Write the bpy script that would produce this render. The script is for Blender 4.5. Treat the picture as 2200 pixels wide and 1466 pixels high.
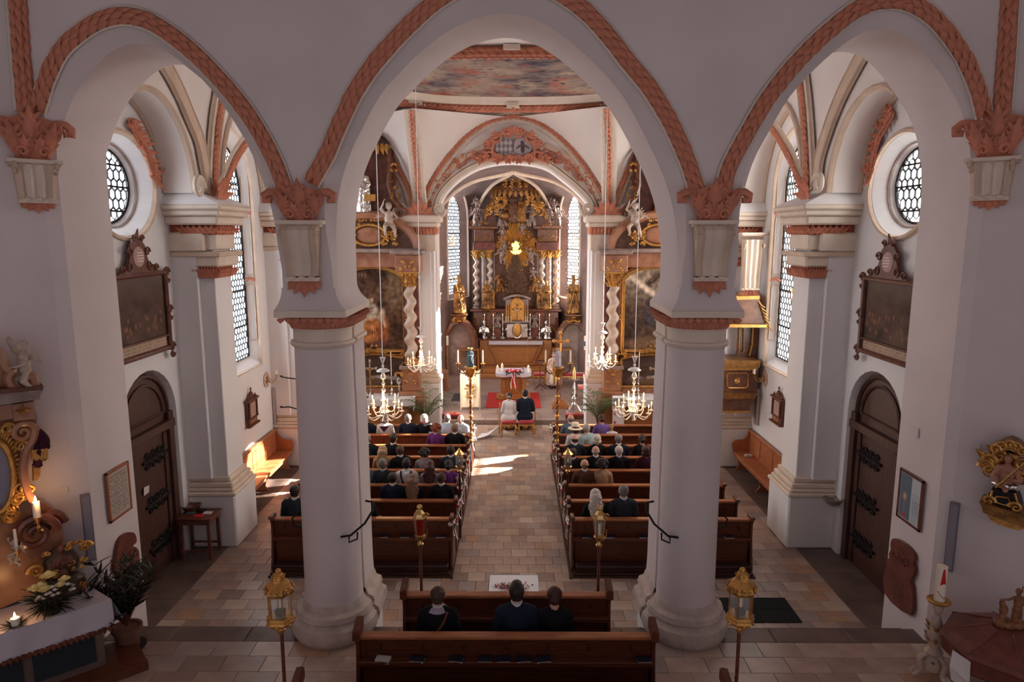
import bpy, bmesh, math, random
from mathutils import Vector, Matrix, noise
from math import sin, cos, pi, radians, tan, atan2, sqrt
for _o in list(bpy.data.objects): bpy.data.objects.remove(_o)
SC = bpy.context.scene; COL = SC.collection
V = Vector
# ------------------------------------------------------------------ camera, light, exposure
CAM = V((0.07, 0, 6.1)); PITCH = radians(9.03); YAW = radians(0.27); F = 1467.0
cd = bpy.data.cameras.new('camera'); cam = bpy.data.objects.new('camera', cd); COL.objects.link(cam)
cd.sensor_width = 36; cd.lens = 36 * F / 2200; cd.clip_start = .05; cd.clip_end = 300
cam.location = CAM; cam.rotation_euler = (pi/2 - PITCH, 0, YAW); SC.camera = cam
wd = bpy.data.worlds.new('sky'); SC.world = wd; wd.use_nodes = True
_bg = wd.node_tree.nodes['Background']; _bg.inputs[0].default_value = (.96, .88, .92, 1); _bg.inputs[1].default_value = .52
sl = bpy.data.lights.new('sun', 'SUN'); sl.energy = 95; sl.angle = radians(.6); sl.color = (1, .93, .82)
sun = bpy.data.objects.new('sun', sl); COL.objects.link(sun); sun.location = (30, 14, 20)
sun.rotation_euler = V((-1, -.30, -.52)).to_track_quat('-Z', 'Y').to_euler()
SC.view_settings.view_transform = 'Standard'; SC.view_settings.look = 'None'; SC.view_settings.gamma = 1
SC.view_settings.use_curve_mapping = False; SC.view_settings.exposure = 0.0
try: SC.cycles.use_denoising = True; SC.cycles.max_bounces = 8; SC.cycles.diffuse_bounces = 5; SC.cycles.transparent_max_bounces = 12; SC.cycles.caustics_reflective = False; SC.cycles.caustics_refractive = False
except Exception: pass
GLASS_E = 11.5      # daylight given by the leaded windows
# ------------------------------------------------------------------ helpers
_ry = Matrix.Rotation(YAW, 3, 'Z') @ Matrix.Rotation(pi/2 - PITCH, 3, 'X')
def ray(px, py): return (_ry @ V(((px-1100)/F, -(py-733)/F, -1))).normalized()
def U(px, py, Y=None, X=None, Z=None, pl=None):
    """the point of a real plane that stands behind a photograph position"""
    d = ray(px, py)
    if Y is not None: t = (Y-CAM.y)/d.y
    elif X is not None: t = (X-CAM.x)/d.x
    elif Z is not None: t = (Z-CAM.z)/d.z
    else: t = (pl[0]-CAM).dot(pl[1])/d.dot(pl[1])
    return CAM + d*t
def tag(o, label=None, cat=None, group=None, kind=None):
    if label: o['label'] = label
    if cat: o['category'] = cat
    if group: o['group'] = group
    if kind: o['kind'] = kind
    return o
def E(name, label=None, cat=None, group=None, loc=(0,0,0), rz=0):
    o = bpy.data.objects.new(name, None); COL.objects.link(o); o.location = loc; o.rotation_euler = (0,0,rz); o.empty_display_size = .1
    return tag(o, label, cat, group)
def link(name, me, mat=None, parent=None, loc=(0,0,0), rot=(0,0,0), sc=None):
    o = bpy.data.objects.new(name, me); COL.objects.link(o); o.location = loc; o.rotation_euler = rot
    if sc is not None: o.scale = (sc,)*3 if isinstance(sc,(int,float)) else sc
    if parent: o.parent = parent
    if mat:
        if not me.materials: me.materials.append(mat)
        if me.materials[0] != mat:
            o.material_slots[0].link = 'OBJECT'; o.material_slots[0].material = mat
    return o
def clone(o, parent=None, loc=None, rot=None, label=None, group=None, sc=None):
    c = o.copy(); COL.objects.link(c)
    if parent: c.parent = parent
    if loc is not None: c.location = loc
    if rot is not None: c.rotation_euler = rot
    if sc is not None: c.scale = (sc,)*3 if isinstance(sc,(int,float)) else sc
    if label: c['label'] = label
    if group: c['group'] = group
    for ch in KIDS(o): clone(ch, c)
    return c
def KIDS(o): return [x for x in COL.objects if x.parent == o]
class G:
    def __init__(s): s.v=[]; s.f=[]; s.m=[]; s.mi=0; s.T=None
    def av(s, p): 
        p = V(p); s.v.append(s.T @ p if s.T else p); return len(s.v)-1
    def face(s, idx): s.f.append(tuple(idx)); s.m.append(s.mi)
    def poly(s, pts): s.face([s.av(p) for p in pts])
    def box(s, a, b, bev=0):
        x0,y0,z0=a; x1,y1,z1=b
        if x1<x0:x0,x1=x1,x0
        if y1<y0:y0,y1=y1,y0
        if z1<z0:z0,z1=z1,z0
        if bev<=0:
            i=[s.av(p) for p in ((x0,y0,z0),(x1,y0,z0),(x1,y1,z0),(x0,y1,z0),(x0,y0,z1),(x1,y0,z1),(x1,y1,z1),(x0,y1,z1))]
            for q in ((3,2,1,0),(4,5,6,7),(0,1,5,4),(1,2,6,5),(2,3,7,6),(3,0,4,7)): s.face([i[k] for k in q])
        else:
            b_=min(bev,(x1-x0)/2.1,(y1-y0)/2.1,(z1-z0)/2.1)
            def ring(z,e): return [(x0+e,y0,z),(x1-e,y0,z),(x1,y0+e,z),(x1,y1-e,z),(x1-e,y1,z),(x0+e,y1,z),(x0,y1-e,z),(x0,y0+e,z)]
            def sm(z): return [(x0+b_,y0+b_,z),(x1-b_,y0+b_,z),(x1-b_,y0+b_,z),(x1-b_,y1-b_,z),(x1-b_,y1-b_,z),(x0+b_,y1-b_,z),(x0+b_,y1-b_,z),(x0+b_,y0+b_,z)]
            R=[]
            lo=[(x0+b_,y0+b_,z0),(x1-b_,y0+b_,z0),(x1-b_,y1-b_,z0),(x0+b_,y1-b_,z0)]; hi=[(a_,c_,z1) for a_,c_,_ in lo]
            L=[s.av(p) for p in lo]; H=[s.av(p) for p in hi]
            A=[s.av(p) for p in ring(z0+b_,b_)]; B=[s.av(p) for p in ring(z1-b_,b_)]
            s.face(L[::-1]); s.face(H)
            for k in range(8): s.face((A[k],A[(k+1)%8],B[(k+1)%8],B[k]))
            for k in range(4):
                s.face((L[k],L[(k+1)%4],A[(2*k+1)%8],A[2*k])); s.face((B[2*k],B[2*k+1],H[(k+1)%4],H[k]))
                s.face((L[(k+1)%4],A[(2*k+2)%8],A[2*k+1])); s.face((B[2*k+1],B[(2*k+2)%8],H[(k+1)%4]))
        return s
    def prism(s, pts, d, cap0=True):
        """pts: planar loop, d: extrusion vector"""
        d=V(d); n=len(pts); a=[s.av(p) for p in pts]; b=[s.av(V(p)+d) for p in pts]
        if cap0: s.face(a[::-1])
        s.face(b)
        for k in range(n): s.face((a[k],a[(k+1)%n],b[(k+1)%n],b[k]))
        return s
    def loft(s, rings, close=True, cap=True):
        R=[[s.av(p) for p in r] for r in rings]; n=len(rings[0])
        for a,b in zip(R,R[1:]):
            for k in range(n if close else n-1): s.face((a[k],a[(k+1)%n],b[(k+1)%n],b[k]))
        if cap and close: s.face(R[0][::-1]); s.face(R[-1])
        return s
    def tube(s, pts, r, n=8, cap=True, sq=1.0):
        pts=[V(p) for p in pts]; m=len(pts); rr=r if isinstance(r,(list,tuple)) else [r]*m
        rings=[]; up=None
        for i,p in enumerate(pts):
            t=(pts[min(i+1,m-1)]-pts[max(i-1,0)]); t = t.normalized() if t.length>1e-9 else V((0,0,1))
            if up is None: up = t.orthogonal().normalized()
            a=(up-t*up.dot(t)); a = a.normalized() if a.length>1e-6 else t.orthogonal().normalized()
            up=a; b=t.cross(a)
            rings.append([p+(a*cos(2*pi*k/n)+b*sin(2*pi*k/n)*sq)*rr[i] for k in range(n)])
        return s.loft(rings, True, cap)
    def lathe(s, prof, c=(0,0,0), n=20, axis='Z', a0=0, a1=2*pi, sx=1, sy=1):
        c=V(c); full=abs(a1-a0-2*pi)<1e-6; rings=[]
        for r,h in prof:
            ring=[]
            for k in range(n if full else n+1):
                a=a0+(a1-a0)*k/n; x,y=max(r,1e-4)*cos(a)*sx,max(r,1e-4)*sin(a)*sy
                ring.append(c+(V((x,y,h)) if axis=='Z' else V((x,h,y)) if axis=='Y' else V((h,x,y))))
            rings.append(ring)
        return s.loft(rings, full, full)
    def ball(s, c, r, n=10, m=7):
        rx,ry,rz = (r,r,r) if isinstance(r,(int,float)) else r
        return s.loft([[V(c)+V((rx*sin(a)*cos(2*pi*k/n), ry*sin(a)*sin(2*pi*k/n), -rz*cos(a))) for k in range(n)] for a in [max(.05,min(pi-.05,pi*j/m)) for j in range(m+1)]])
    def leaf(s, p, d, nrm, L, W, curl=.3, n=5, thick=.0):
        """a pointed leaf with a raised middle rib, 3 strips wide"""
        p=V(p); d=V(d).normalized(); nrm=V(nrm); nrm=(nrm-d*nrm.dot(d)).normalized(); sd=d.cross(nrm)
        prof=[.35,.85,1.0,.8,.42,0.02] if n==5 else [.4,1.0,.7,.02]
        m=len(prof)-1; rows=[]
        for i,w in enumerate(prof):
            t=i/m; c=p+d*(L*t)+nrm*(curl*L*(t*t)) 
            rows.append([c-sd*W*.5*w-nrm*W*.05, c-sd*W*.2*w+nrm*W*.10, c+nrm*W*.22*(1-t*.5), c+sd*W*.2*w+nrm*W*.10, c+sd*W*.5*w-nrm*W*.05])
        R=[[s.av(q) for q in r] for r in rows]
        for a,b in zip(R,R[1:]):
            for k in range(4): s.face((a[k],a[k+1],b[k+1],b[k]))
        return s
    def scroll(s, c, ax, ay, r, turns=1.75, th=.03, n=6, flip=1, segs=26):
        """a flat spiral volute"""
        c=V(c); ax=V(ax).normalized(); ay=V(ay).normalized(); pts=[];rr=[]
        for i in range(segs+1):
            t=i/segs; a=2*pi*turns*t*flip; q=r*(1-t*.9); pts.append(c+ax*cos(a)*q+ay*sin(a)*q); rr.append(th*(1-.55*t))
        return s.tube(pts, rr, n)
    def mesh(s, name):
        me=bpy.data.meshes.new(name); me.from_pydata([tuple(v) for v in s.v],[],s.f); 
        if any(s.m): me.polygons.foreach_set('material_index', s.m)
        bm=bmesh.new(); bm.from_mesh(me); bmesh.ops.recalc_face_normals(bm, faces=bm.faces); bm.to_mesh(me); bm.free()
        me.validate(); return me
    def obj(s, name, mat, parent=None, smooth=False, loc=(0,0,0), rz=0, label=None, cat=None, group=None, kind=None, ang=40):
        me=s.mesh(name); mats = mat if isinstance(mat,(list,tuple)) else [mat]
        for m in mats: me.materials.append(m)
        if smooth:
            me.polygons.foreach_set('use_smooth',[True]*len(me.polygons))
            try: me.set_sharp_from_angle(angle=radians(ang))
            except Exception: pass
        o=bpy.data.objects.new(name, me); COL.objects.link(o); o.location=loc; o.rotation_euler=(0,0,rz)
        if parent: o.parent=parent
        return tag(o,label,cat,group,kind)
def catmull(pts, k=6, closed=False):
    pts=[V(p) for p in pts]; n=len(pts); out=[]
    rng = range(n) if closed else range(n-1)
    for i in rng:
        if closed: p0,p1,p2,p3=pts[i-1],pts[i],pts[(i+1)%n],pts[(i+2)%n]
        else: p0,p1,p2,p3=pts[max(i-1,0)],pts[i],pts[i+1],pts[min(i+2,n-1)]
        for j in range(k):
            t=j/k; out.append(.5*((2*p1)+(p2-p0)*t+(2*p0-5*p1+4*p2-p3)*t*t+(3*p1-p0-3*p2+p3)*t*t*t))
    if not closed: out.append(pts[-1].copy())
    return out
def resample(pts, step):
    L=[0]
    for a,b in zip(pts,pts[1:]): L.append(L[-1]+(b-a).length)
    n=max(2,int(round(L[-1]/step))+1); out=[]; j=0
    for i in range(n):
        t=L[-1]*i/(n-1)
        while j<len(L)-2 and L[j+1]<t: j+=1
        u=(t-L[j])/max(1e-9,L[j+1]-L[j]); out.append(pts[j].lerp(pts[j+1],min(1,max(0,u))))
    return out
def holed(g, outer, holes, flip=False):
    """planar face with holes, filled by triangles"""
    from mathutils.geometry import tessellate_polygon
    loops=[[V(p) for p in l] for l in [outer]+holes]; idx=[g.av(p) for l in loops for p in l]
    for t in tessellate_polygon(loops): g.face([idx[k] for k in t])
# ------------------------------------------------------------------ materials
MT={}
def mat(name, col, rough=.6, metal=0, bump=0, bscale=20, var=0, vscale=3, emit=None, es=1, spec=.4, col2=None, stretch=None, trans=0, dist=.01, sheen=0, vdet=4):
    m=bpy.data.materials.new(name); m.use_nodes=True; nt=m.node_tree; N=nt.nodes; b=N['Principled BSDF']
    b.inputs['Base Color'].default_value=(*col,1); b.inputs['Roughness'].default_value=rough; b.inputs['Metallic'].default_value=metal
    b.inputs['Specular IOR Level'].default_value=spec
    if sheen: b.inputs['Sheen Weight'].default_value=sheen
    if trans: b.inputs['Transmission Weight'].default_value=trans
    if emit: b.inputs['Emission Color'].default_value=(*emit,1); b.inputs['Emission Strength'].default_value=es
    if var or bump or col2:
        tc=N.new('ShaderNodeTexCoord'); mp=N.new('ShaderNodeMapping'); nt.links.new(tc.outputs['Object'],mp.inputs[0])
        if stretch: mp.inputs['Scale'].default_value=stretch
    if var or col2:
        nz=N.new('ShaderNodeTexNoise'); nz.inputs['Scale'].default_value=vscale; nz.inputs['Detail'].default_value=vdet; nt.links.new(mp.outputs[0],nz.inputs[0])
        cr=N.new('ShaderNodeValToRGB'); c2=col2 or tuple(min(1,c*(1-var)) for c in col)
        cr.color_ramp.elements[0].position=.33; cr.color_ramp.elements[1].position=.67
        cr.color_ramp.elements[0].color=(*c2,1); cr.color_ramp.elements[1].color=(*col,1)
        nt.links.new(nz.outputs[0],cr.inputs[0]); nt.links.new(cr.outputs[0],b.inputs['Base Color'])
    if bump:
        n2=N.new('ShaderNodeTexNoise'); n2.inputs['Scale'].default_value=bscale; n2.inputs['Detail'].default_value=5; nt.links.new(mp.outputs[0],n2.inputs[0])
        bp=N.new('ShaderNodeBump'); bp.inputs['Strength'].default_value=bump; bp.inputs['Distance'].default_value=dist; nt.links.new(n2.outputs[0],bp.inputs['Height']); nt.links.new(bp.outputs[0],b.inputs['Normal'])
    MT[name]=m; return m
mat('plaster',(.70,.62,.62),.85,var=.10,vscale=.7,bump=.25,bscale=9,spec=.15)
mat('plaster_white',(.78,.765,.775),.85,var=.06,vscale=.8,bump=.15,bscale=9,spec=.15)
mat('vault_white',(.78,.72,.69),.9,var=.05,vscale=1,spec=.1)
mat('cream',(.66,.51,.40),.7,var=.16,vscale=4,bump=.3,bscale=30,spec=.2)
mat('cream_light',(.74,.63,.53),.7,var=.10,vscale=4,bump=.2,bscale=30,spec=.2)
mat('pink',(.64,.25,.16),.75,var=.25,vscale=6,bump=.5,bscale=40,spec=.2)
mat('pink_dark',(.42,.11,.065),.8,var=.3,vscale=9,spec=.2)
mat('stone_base',(.60,.50,.45),.7,var=.3,vscale=5,bump=.4,bscale=30)
for i,c in enumerate([(.42,.295,.24),(.49,.36,.29),(.35,.245,.205),(.56,.44,.36),(.38,.30,.27),(.46,.28,.18),(.29,.21,.18)]): mat('tile%d'%i,c,.30,var=.22,vscale=3,bump=.2,bscale=14,spec=.5,dist=.004)
for i,c in enumerate([(.30,.22,.20),(.25,.19,.18),(.34,.26,.23)]): mat('slab%d'%i,c,.28,var=.28,vscale=2,spec=.5)
mat('grout',(.17,.115,.10),.9)
mat('dark_stone',(.17,.115,.10),.45,var=.4,vscale=2.2,bump=.3,bscale=12)
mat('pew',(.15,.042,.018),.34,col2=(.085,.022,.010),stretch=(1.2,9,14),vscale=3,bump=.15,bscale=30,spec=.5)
mat('pew_light',(.42,.155,.062),.38,col2=(.28,.09,.036),stretch=(1.2,9,9),vscale=3,spec=.5)  # lighter top-rail wood, its colour brightened further to look lit
mat('pew_dark',(.055,.018,.012),.42,var=.4,vscale=3,stretch=(1.2,9,9),spec=.4)
mat('bench',(.42,.15,.06),.4,col2=(.30,.09,.035),stretch=(8,1.2,9),vscale=3,spec=.45)
mat('door_wood',(.085,.032,.022),.5,col2=(.05,.019,.014),stretch=(8,8,1),vscale=3,bump=.2,bscale=20)
mat('leather',(.035,.015,.016),.5)
mat('iron',(.02,.018,.02),.5,metal=.6)
mat('lead',(.04,.045,.055),.6)
mat('gold',(.66,.34,.095),.34,metal=.7,var=.35,vscale=12,bump=.5,bscale=50)
mat('gold_dark',(.36,.165,.05),.38,metal=.6,var=.5,vscale=9,bump=.5,bscale=40)
mat('brass',(.62,.40,.16),.3,metal=1)
mat('silver',(.75,.72,.70),.24,metal=1,bump=.3,bscale=40)
mat('crystal',(.98,.96,.94),.08,spec=1,trans=.25)
mat('marble_red',(.19,.05,.03),.24,col2=(.09,.026,.016),vscale=5,spec=.6)
mat('marble_pink',(.42,.205,.115),.3,col2=(.28,.11,.06),vscale=4,spec=.5)
mat('marble_brown',(.19,.075,.035),.27,col2=(.10,.035,.02),vscale=6,spec=.6)
mat('marble_grey',(.36,.27,.24),.35,col2=(.22,.15,.13),vscale=4)
mat('twist_stone',(.58,.47,.39),.35,col2=(.42,.32,.26),vscale=5)
mat('altar_wood',(.40,.165,.05),.33,col2=(.30,.115,.035),vscale=4,spec=.5,stretch=(2,2,9))
mat('apse',(.31,.215,.195),.85,var=.35,vscale=1.4)
mat('canvas_dark',(.10,.055,.035),.45,col2=(.035,.018,.014),vscale=2.2,vdet=6)
mat('cloth_white',(.80,.78,.80),.8,bump=.3,bscale=8,sheen=.3)
mat('cloth_lilac',(.50,.46,.52),.85,bump=.3,bscale=8)
mat('cloth_cream',(.78,.68,.54),.8,bump=.3,bscale=7)
mat('red_velvet',(.36,.012,.015),.8,sheen=.5)
mat('red_carpet',(.42,.02,.015),.9)
mat('wax',(.88,.80,.66),.45)
mat('flame',(1,.6,.2),.5,emit=(1,.55,.18),es=28)
mat('bulb',(1,.7,.4),.5,emit=(1,.55,.22),es=34)
mat('gilt_statue',(.52,.26,.075),.4,metal=.45,col2=(.06,.025,.015),vscale=4,bump=.5,bscale=30)
mat('lamp_red',(.25,.01,.012),.15)
mat('skin',(.60,.33,.235),.55,var=.08,vscale=10)
mat('leaf_green',(.10,.13,.035),.5,var=.4,vscale=6)
mat('leaf_dark',(.010,.014,.009),.45)
mat('palm',(.13,.17,.065),.5,var=.4,vscale=6)
mat('terracotta',(.17,.075,.05),.8)
mat('pot_white',(.55,.52,.54),.5)
mat('paper',(.62,.58,.55),.8)
mat('ink',(.16,.12,.11),.8)
mat('mat_black',(.015,.015,.018),.9,bump=.6,bscale=60)
mat('flower_yellow',(.80,.68,.30),.7); mat('flower_white',(.80,.72,.66),.7); mat('flower_red',(.55,.015,.015),.6)
mat('ribbon',(.85,.82,.82),.6)
mat('carved_wood',(.16,.06,.035),.5,col2=(.10,.03,.02),vscale=8)
mat('speaker',(.20,.17,.21),.7); mat('speaker_light',(.45,.42,.42),.7)
mat('straw',(.34,.20,.125),.8,var=.4,vscale=20)
mat('epitaph',(.19,.055,.04),.4,var=.35,vscale=8,bump=.3,bscale=30)
mat('plaque',(.40,.25,.22),.6)
# daylight glass: lets the sun through and glows with the sky behind it
def glass_mat(name, es, col=(.86,.93,1.0), tr=1.0, trc=(1,.97,.92)):
    m=bpy.data.materials.new(name); m.use_nodes=True; nt=m.node_tree; N=nt.nodes; N.clear()
    out=N.new('ShaderNodeOutputMaterial'); e=N.new('ShaderNodeEmission'); e.inputs[0].default_value=(*col,1); e.inputs[1].default_value=es
    t=N.new('ShaderNodeBsdfTransparent'); t.inputs[0].default_value=(trc[0]*tr,trc[1]*tr,trc[2]*tr,1); a=N.new('ShaderNodeAddShader')
    nt.links.new(e.outputs[0],a.inputs[0]); nt.links.new(t.outputs[0],a.inputs[1]); nt.links.new(a.outputs[0],out.inputs[0]); MT[name]=m; return m
glass_mat('window_glass',GLASS_E); glass_mat('window_glass_south',GLASS_E*1.15,(1,.97,.92))
glass_mat('amber_glass',6,(1,.72,.12),.3); glass_mat('stain_red',1.0,(.75,.16,.04),.3); glass_mat('stain_gold',1.6,(.9,.5,.1),.3)
m=bpy.data.materials.new('clear_glass'); m.use_nodes=True; _b=m.node_tree.nodes['Principled BSDF']; _b.inputs['Base Color'].default_value=(.8,.78,.76,1); _b.inputs['Alpha'].default_value=.22; _b.inputs['Roughness'].default_value=.05; MT['clear_glass']=m
# painted canvases: colour attribute carries the picture
def paint_mat(name, rough=.5):
    m=bpy.data.materials.new(name); m.use_nodes=True; nt=m.node_tree; b=nt.nodes['Principled BSDF']; a=nt.nodes.new('ShaderNodeVertexColor'); a.layer_name='Col'
    nt.links.new(a.outputs[0],b.inputs['Base Color']); b.inputs['Roughness'].default_value=rough; b.inputs['Specular IOR Level'].default_value=.08; MT[name]=m; return m
paint_mat('painted',.7); paint_mat('fresco',.85)
def canvas(name, o, ux, uy, w, h, fn, nx=70, ny=90, parent=None, mt='painted', inside=None):
    """grid of w x h from corner o along ux, uy; fn(s,t) -> colour with s,t in 0..1"""
    o=V(o); ux=V(ux).normalized(); uy=V(uy).normalized(); vs=[];cs=[];fs=[]
    for j in range(ny+1):
        for i in range(nx+1):
            s_,t_=i/nx,j/ny; vs.append(tuple(o+ux*w*s_+uy*h*t_)); cs.append((*fn(s_,t_),1))
    for j in range(ny):
        for i in range(nx):
            if inside and not inside((i+.5)/nx,(j+.5)/ny): continue
            a=j*(nx+1)+i; fs.append((a,a+1,a+nx+2,a+nx+1))
    me=bpy.data.meshes.new(name); me.from_pydata(vs,[],fs); ca=me.color_attributes.new('Col','FLOAT_COLOR','POINT')
    for i,c in enumerate(cs): ca.data[i].color=c
    me.materials.append(MT[mt]); ob=bpy.data.objects.new(name,me); COL.objects.link(ob)
    if parent: ob.parent=parent
    return ob
def mixc(a,b,t): t=max(0,min(1,t)); return tuple(x+(y-x)*t for x,y in zip(a,b))
def blob(c,s,t,cx,cy,rx,ry,col,soft=.35,ang=0):
    dx,dy=s-cx,t-cy; ca,sa=cos(ang),sin(ang); dx,dy=dx*ca+dy*sa,-dx*sa+dy*ca
    d=sqrt((dx/rx)**2+(dy/ry)**2); return mixc(c,col,(1-d)/soft+.0) if d<1 else c
# ================================================================== the shell
YF, YE, YB = 8.60, 8.75, 9.80
PF = 0.5                       # height of the west platform
WX = 6.25; AX = 5.68
# arch openings of the arcade, given on the plane Y = YE
def tr(pts, **k): return [U(x,y,**k) for x,y in pts]
left_px=[(121,313),(152,222),(188,163),(228,120),(270,97),(310,95),(353,108),(400,143),(454,192),(525,298),(570,404),(600,520)]
cent_px=[(722,560),(723,470),(733,393),(755,325),(778,277),(800,234),(827,191),(861,155),(895,120),(941,82),(986,55),(1032,37),(1077,29),(1120,33),(1165,50),(1215,82),(1262,122),(1300,160),(1340,210),(1370,262),(1400,322),(1424,376),(1444,440),(1456,520),(1458,570)]
right_px=[(1581,555),(1590,450),(1616,353),(1652,283),(1697,207),(1753,146),(1808,98),(1855,70),(1899,63),(1940,73),(1975,101),(2015,151),(2056,217),(2078,283),(2086,348)]
OP=[]
for px,x0,x1 in ((left_px,-5.66,-2.88),(cent_px,-2.20,2.14),(right_px,2.84,5.76)):
    c=catmull(tr(px,Y=YE),3)
    for p in c: p.x=min(max(p.x,x0),x1)
    c=[V((x0,YE,PF-.5 if False else 5.25 if abs(x0)<4 else 0)),V((x0,YE,c[0].z-.35))]+c+[V((x1,YE,c[-1].z-.35)),V((x1,YE,5.25 if abs(x1)<4 else 0))]
    OP.append(c)
def offs(c, dist):
    out=[]
    for i,p in enumerate(c):
        t=c[min(i+1,len(c)-1)]-c[max(i-1,0)]; n=V((-t.z,0,t.x)).normalized(); out.append(p+n*dist(p))
    return out
sm=lambda a,b,x: max(0,min(1,(x-a)/(b-a)))
D0=[lambda p: .13 if p.x<-5.2 else .13+.05*sm(7.5,8.2,p.z) if p.x<-4.2 else .18*sm(5.9,8.0,p.z)+.02,
    lambda p: .02+.18*sm(5.6,7.0,p.z),
    lambda p: .11 if p.x>5.2 else .13+.05*sm(7.5,8.2,p.z) if p.x>4.2 else .18*sm(5.9,8.0,p.z)+.02]
g=G(); gf=G(); E0S=[]
for c,d in zip(OP,D0):
    e0=[V((p.x,YF,p.z)) for p in offs(c,d)]; e0[0].z=c[0].z; e0[-1].z=c[-1].z
    E0S.append(e0)
    g.loft([e0,c],False,False); g.loft([c]+[[V((p.x,YE+(YB-YE)*t,p.z)) for p in c] for t in (.33,.66,1)],False,False)
TOP=10.6
out=[V((-5.79,YF,0)),V((-5.79,YF,TOP)),V((5.87,YF,TOP)),V((5.87,YF,0))]
lp=out+[p for e in reversed(E0S) for p in reversed(e)]
holed(g,lp,[])
lpb=[V((-6.6,YB,0)),V((-6.6,YB,TOP)),V((6.6,YB,TOP)),V((6.6,YB,0))]+[V((p.x,YB,p.z)) for e in reversed(OP) for p in reversed(e)]
holed(g,lpb,[])
g.obj('wall_arcade',MT['plaster'],smooth=True,kind='structure',ang=28)
# canted walls either side of the arcade, seen on the west platform
CL=V((-5.79,YF,0)); CR=V((5.87,YF,0)); DL=V((-.743,-.669,0)); DR=V((.743,-.669,0)); NL=V((.669,-.743,0)); NR=V((-.669,-.743,0))
for nm,c,d,n in (('wall_northwest',CL,DL,NL),('wall_southwest',CR,DR,NR)):
    g=G(); a=c-d*.02; b=c+d*4.2
    g.prism([a+V((0,0,.4)),b+V((0,0,.4)),b+V((0,0,TOP)),a+V((0,0,TOP))],-n*.4); g.obj(nm,MT['plaster'],kind='structure')
PLL=(CL,NL); PLR=(CR,NR)
g=G(); g.box((-9.1,-6,.0),(-8.9,5.9,TOP)); g.obj('wall_gallery_north',MT['plaster'],kind='structure')
g=G(); g.box((8.9,-6,.0),(9.1,5.9,TOP)); g.obj('wall_gallery_south',MT['plaster'],kind='structure')
g=G(); g.box((-9.2,-6,TOP),(9.2,YB,TOP+.2)); g.obj('ceiling_gallery',MT['vault_white'],kind='structure')
# ------------------------------------------------------------------ side walls with their openings
def loop_ellipse(cy,cz,ry,rz,n=36): return [(cy+ry*cos(2*pi*k/n),cz+rz*sin(2*pi*k/n)) for k in range(n)]
def loop_arch(y0,y1,z0,zs,fz=1.0,n=14):
    r=(y1-y0)/2; c=(y0+y1)/2
    return [(y0,z0),(y1,z0)]+[(c+r*cos(pi*k/n),zs+fz*r*sin(pi*k/n)) for k in range(n+1)]
for side,sg in (('north',-1),('south',1)):
    X=sg*WX; g=G()
    H=[('door',loop_arch(10.55,12.35,-.05,2.85),loop_arch(10.62,12.28,-.05,2.87),.24),
       ('oval',loop_ellipse(11.2,6.85,.92,.80),loop_ellipse(11.2,6.85,.70,.60),.32),
       ('tall',loop_arch(14.2,16.62,2.92,7.15),loop_arch(14.36,16.42,3.12,7.1),.22),
       ('tall',loop_arch(18.6,20.4,2.95,7.15),loop_arch(18.85,20.15,3.2,7.1),.34)]
    holed(g,[V((X,YB-.05,-.1)),V((X,21.9,-.1)),V((X,21.9,TOP)),V((X,YB-.05,TOP))],[[V((X,y,z)) for y,z in h[1]] for h in H])
    for nm,a,b,dp in H:
        g.loft([[V((X,y,z)) for y,z in a],[V((X+sg*dp,y,z)) for y,z in b]],True,False)
        if nm=='door': g.poly([V((X+sg*(dp+.25),y,z)) for y,z in loop_arch(10.3,12.6,-.1,2.9)])
    g.obj('wall_'+side,MT['plaster_white'],kind='structure')
    # spandrel wall over the blind arches, springing from the piers
    g=G(); XA=sg*AX
    def blind(c,r,zs=6.8,f=1.15,n=18): return [(c-r*cos(pi*k/n),zs+f*r*sin(pi*k/n)) for k in range(n+1)]
    A1,A2,A3=blind(11.15,1.33),blind(15.45,1.83),blind(19.9,1.45)
    pts=[(YB,A1[5][1])]+A1[5:-1]+[(12.48,6.8),(13.62,6.8)]+A2[1:-1]+[(17.28,6.8),(18.4,6.8)]+A3[1:-1]+[(21.35,6.8),(21.35,TOP),(YB,TOP)]
    holed(g,[V((XA,y,z)) for y,z in pts],[])
    for A in (A1[5:],A2,A3): g.loft([[V((XA,y,z)) for y,z in A],[V((X+.02*sg,y,z)) for y,z in A]],False,False)
    g.obj('wall_spandrel_'+side,MT['vault_white'],smooth=True,kind='structure')
    for A,nm in ((A1,1),(A2,2),(A3,3)):                      # mouldings that edge the arches
        for xx,r in ((XA-.03*sg,.05),(XA+.015*sg,.035),(X-.03*sg,.045)):
            gg=G(); gg.tube([V((xx,y,z)) for y,z in (A[6:] if nm==1 else A)],r,6); gg.obj('trim_%d'%nm,MT['cream'],smooth=True,kind='structure')
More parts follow.
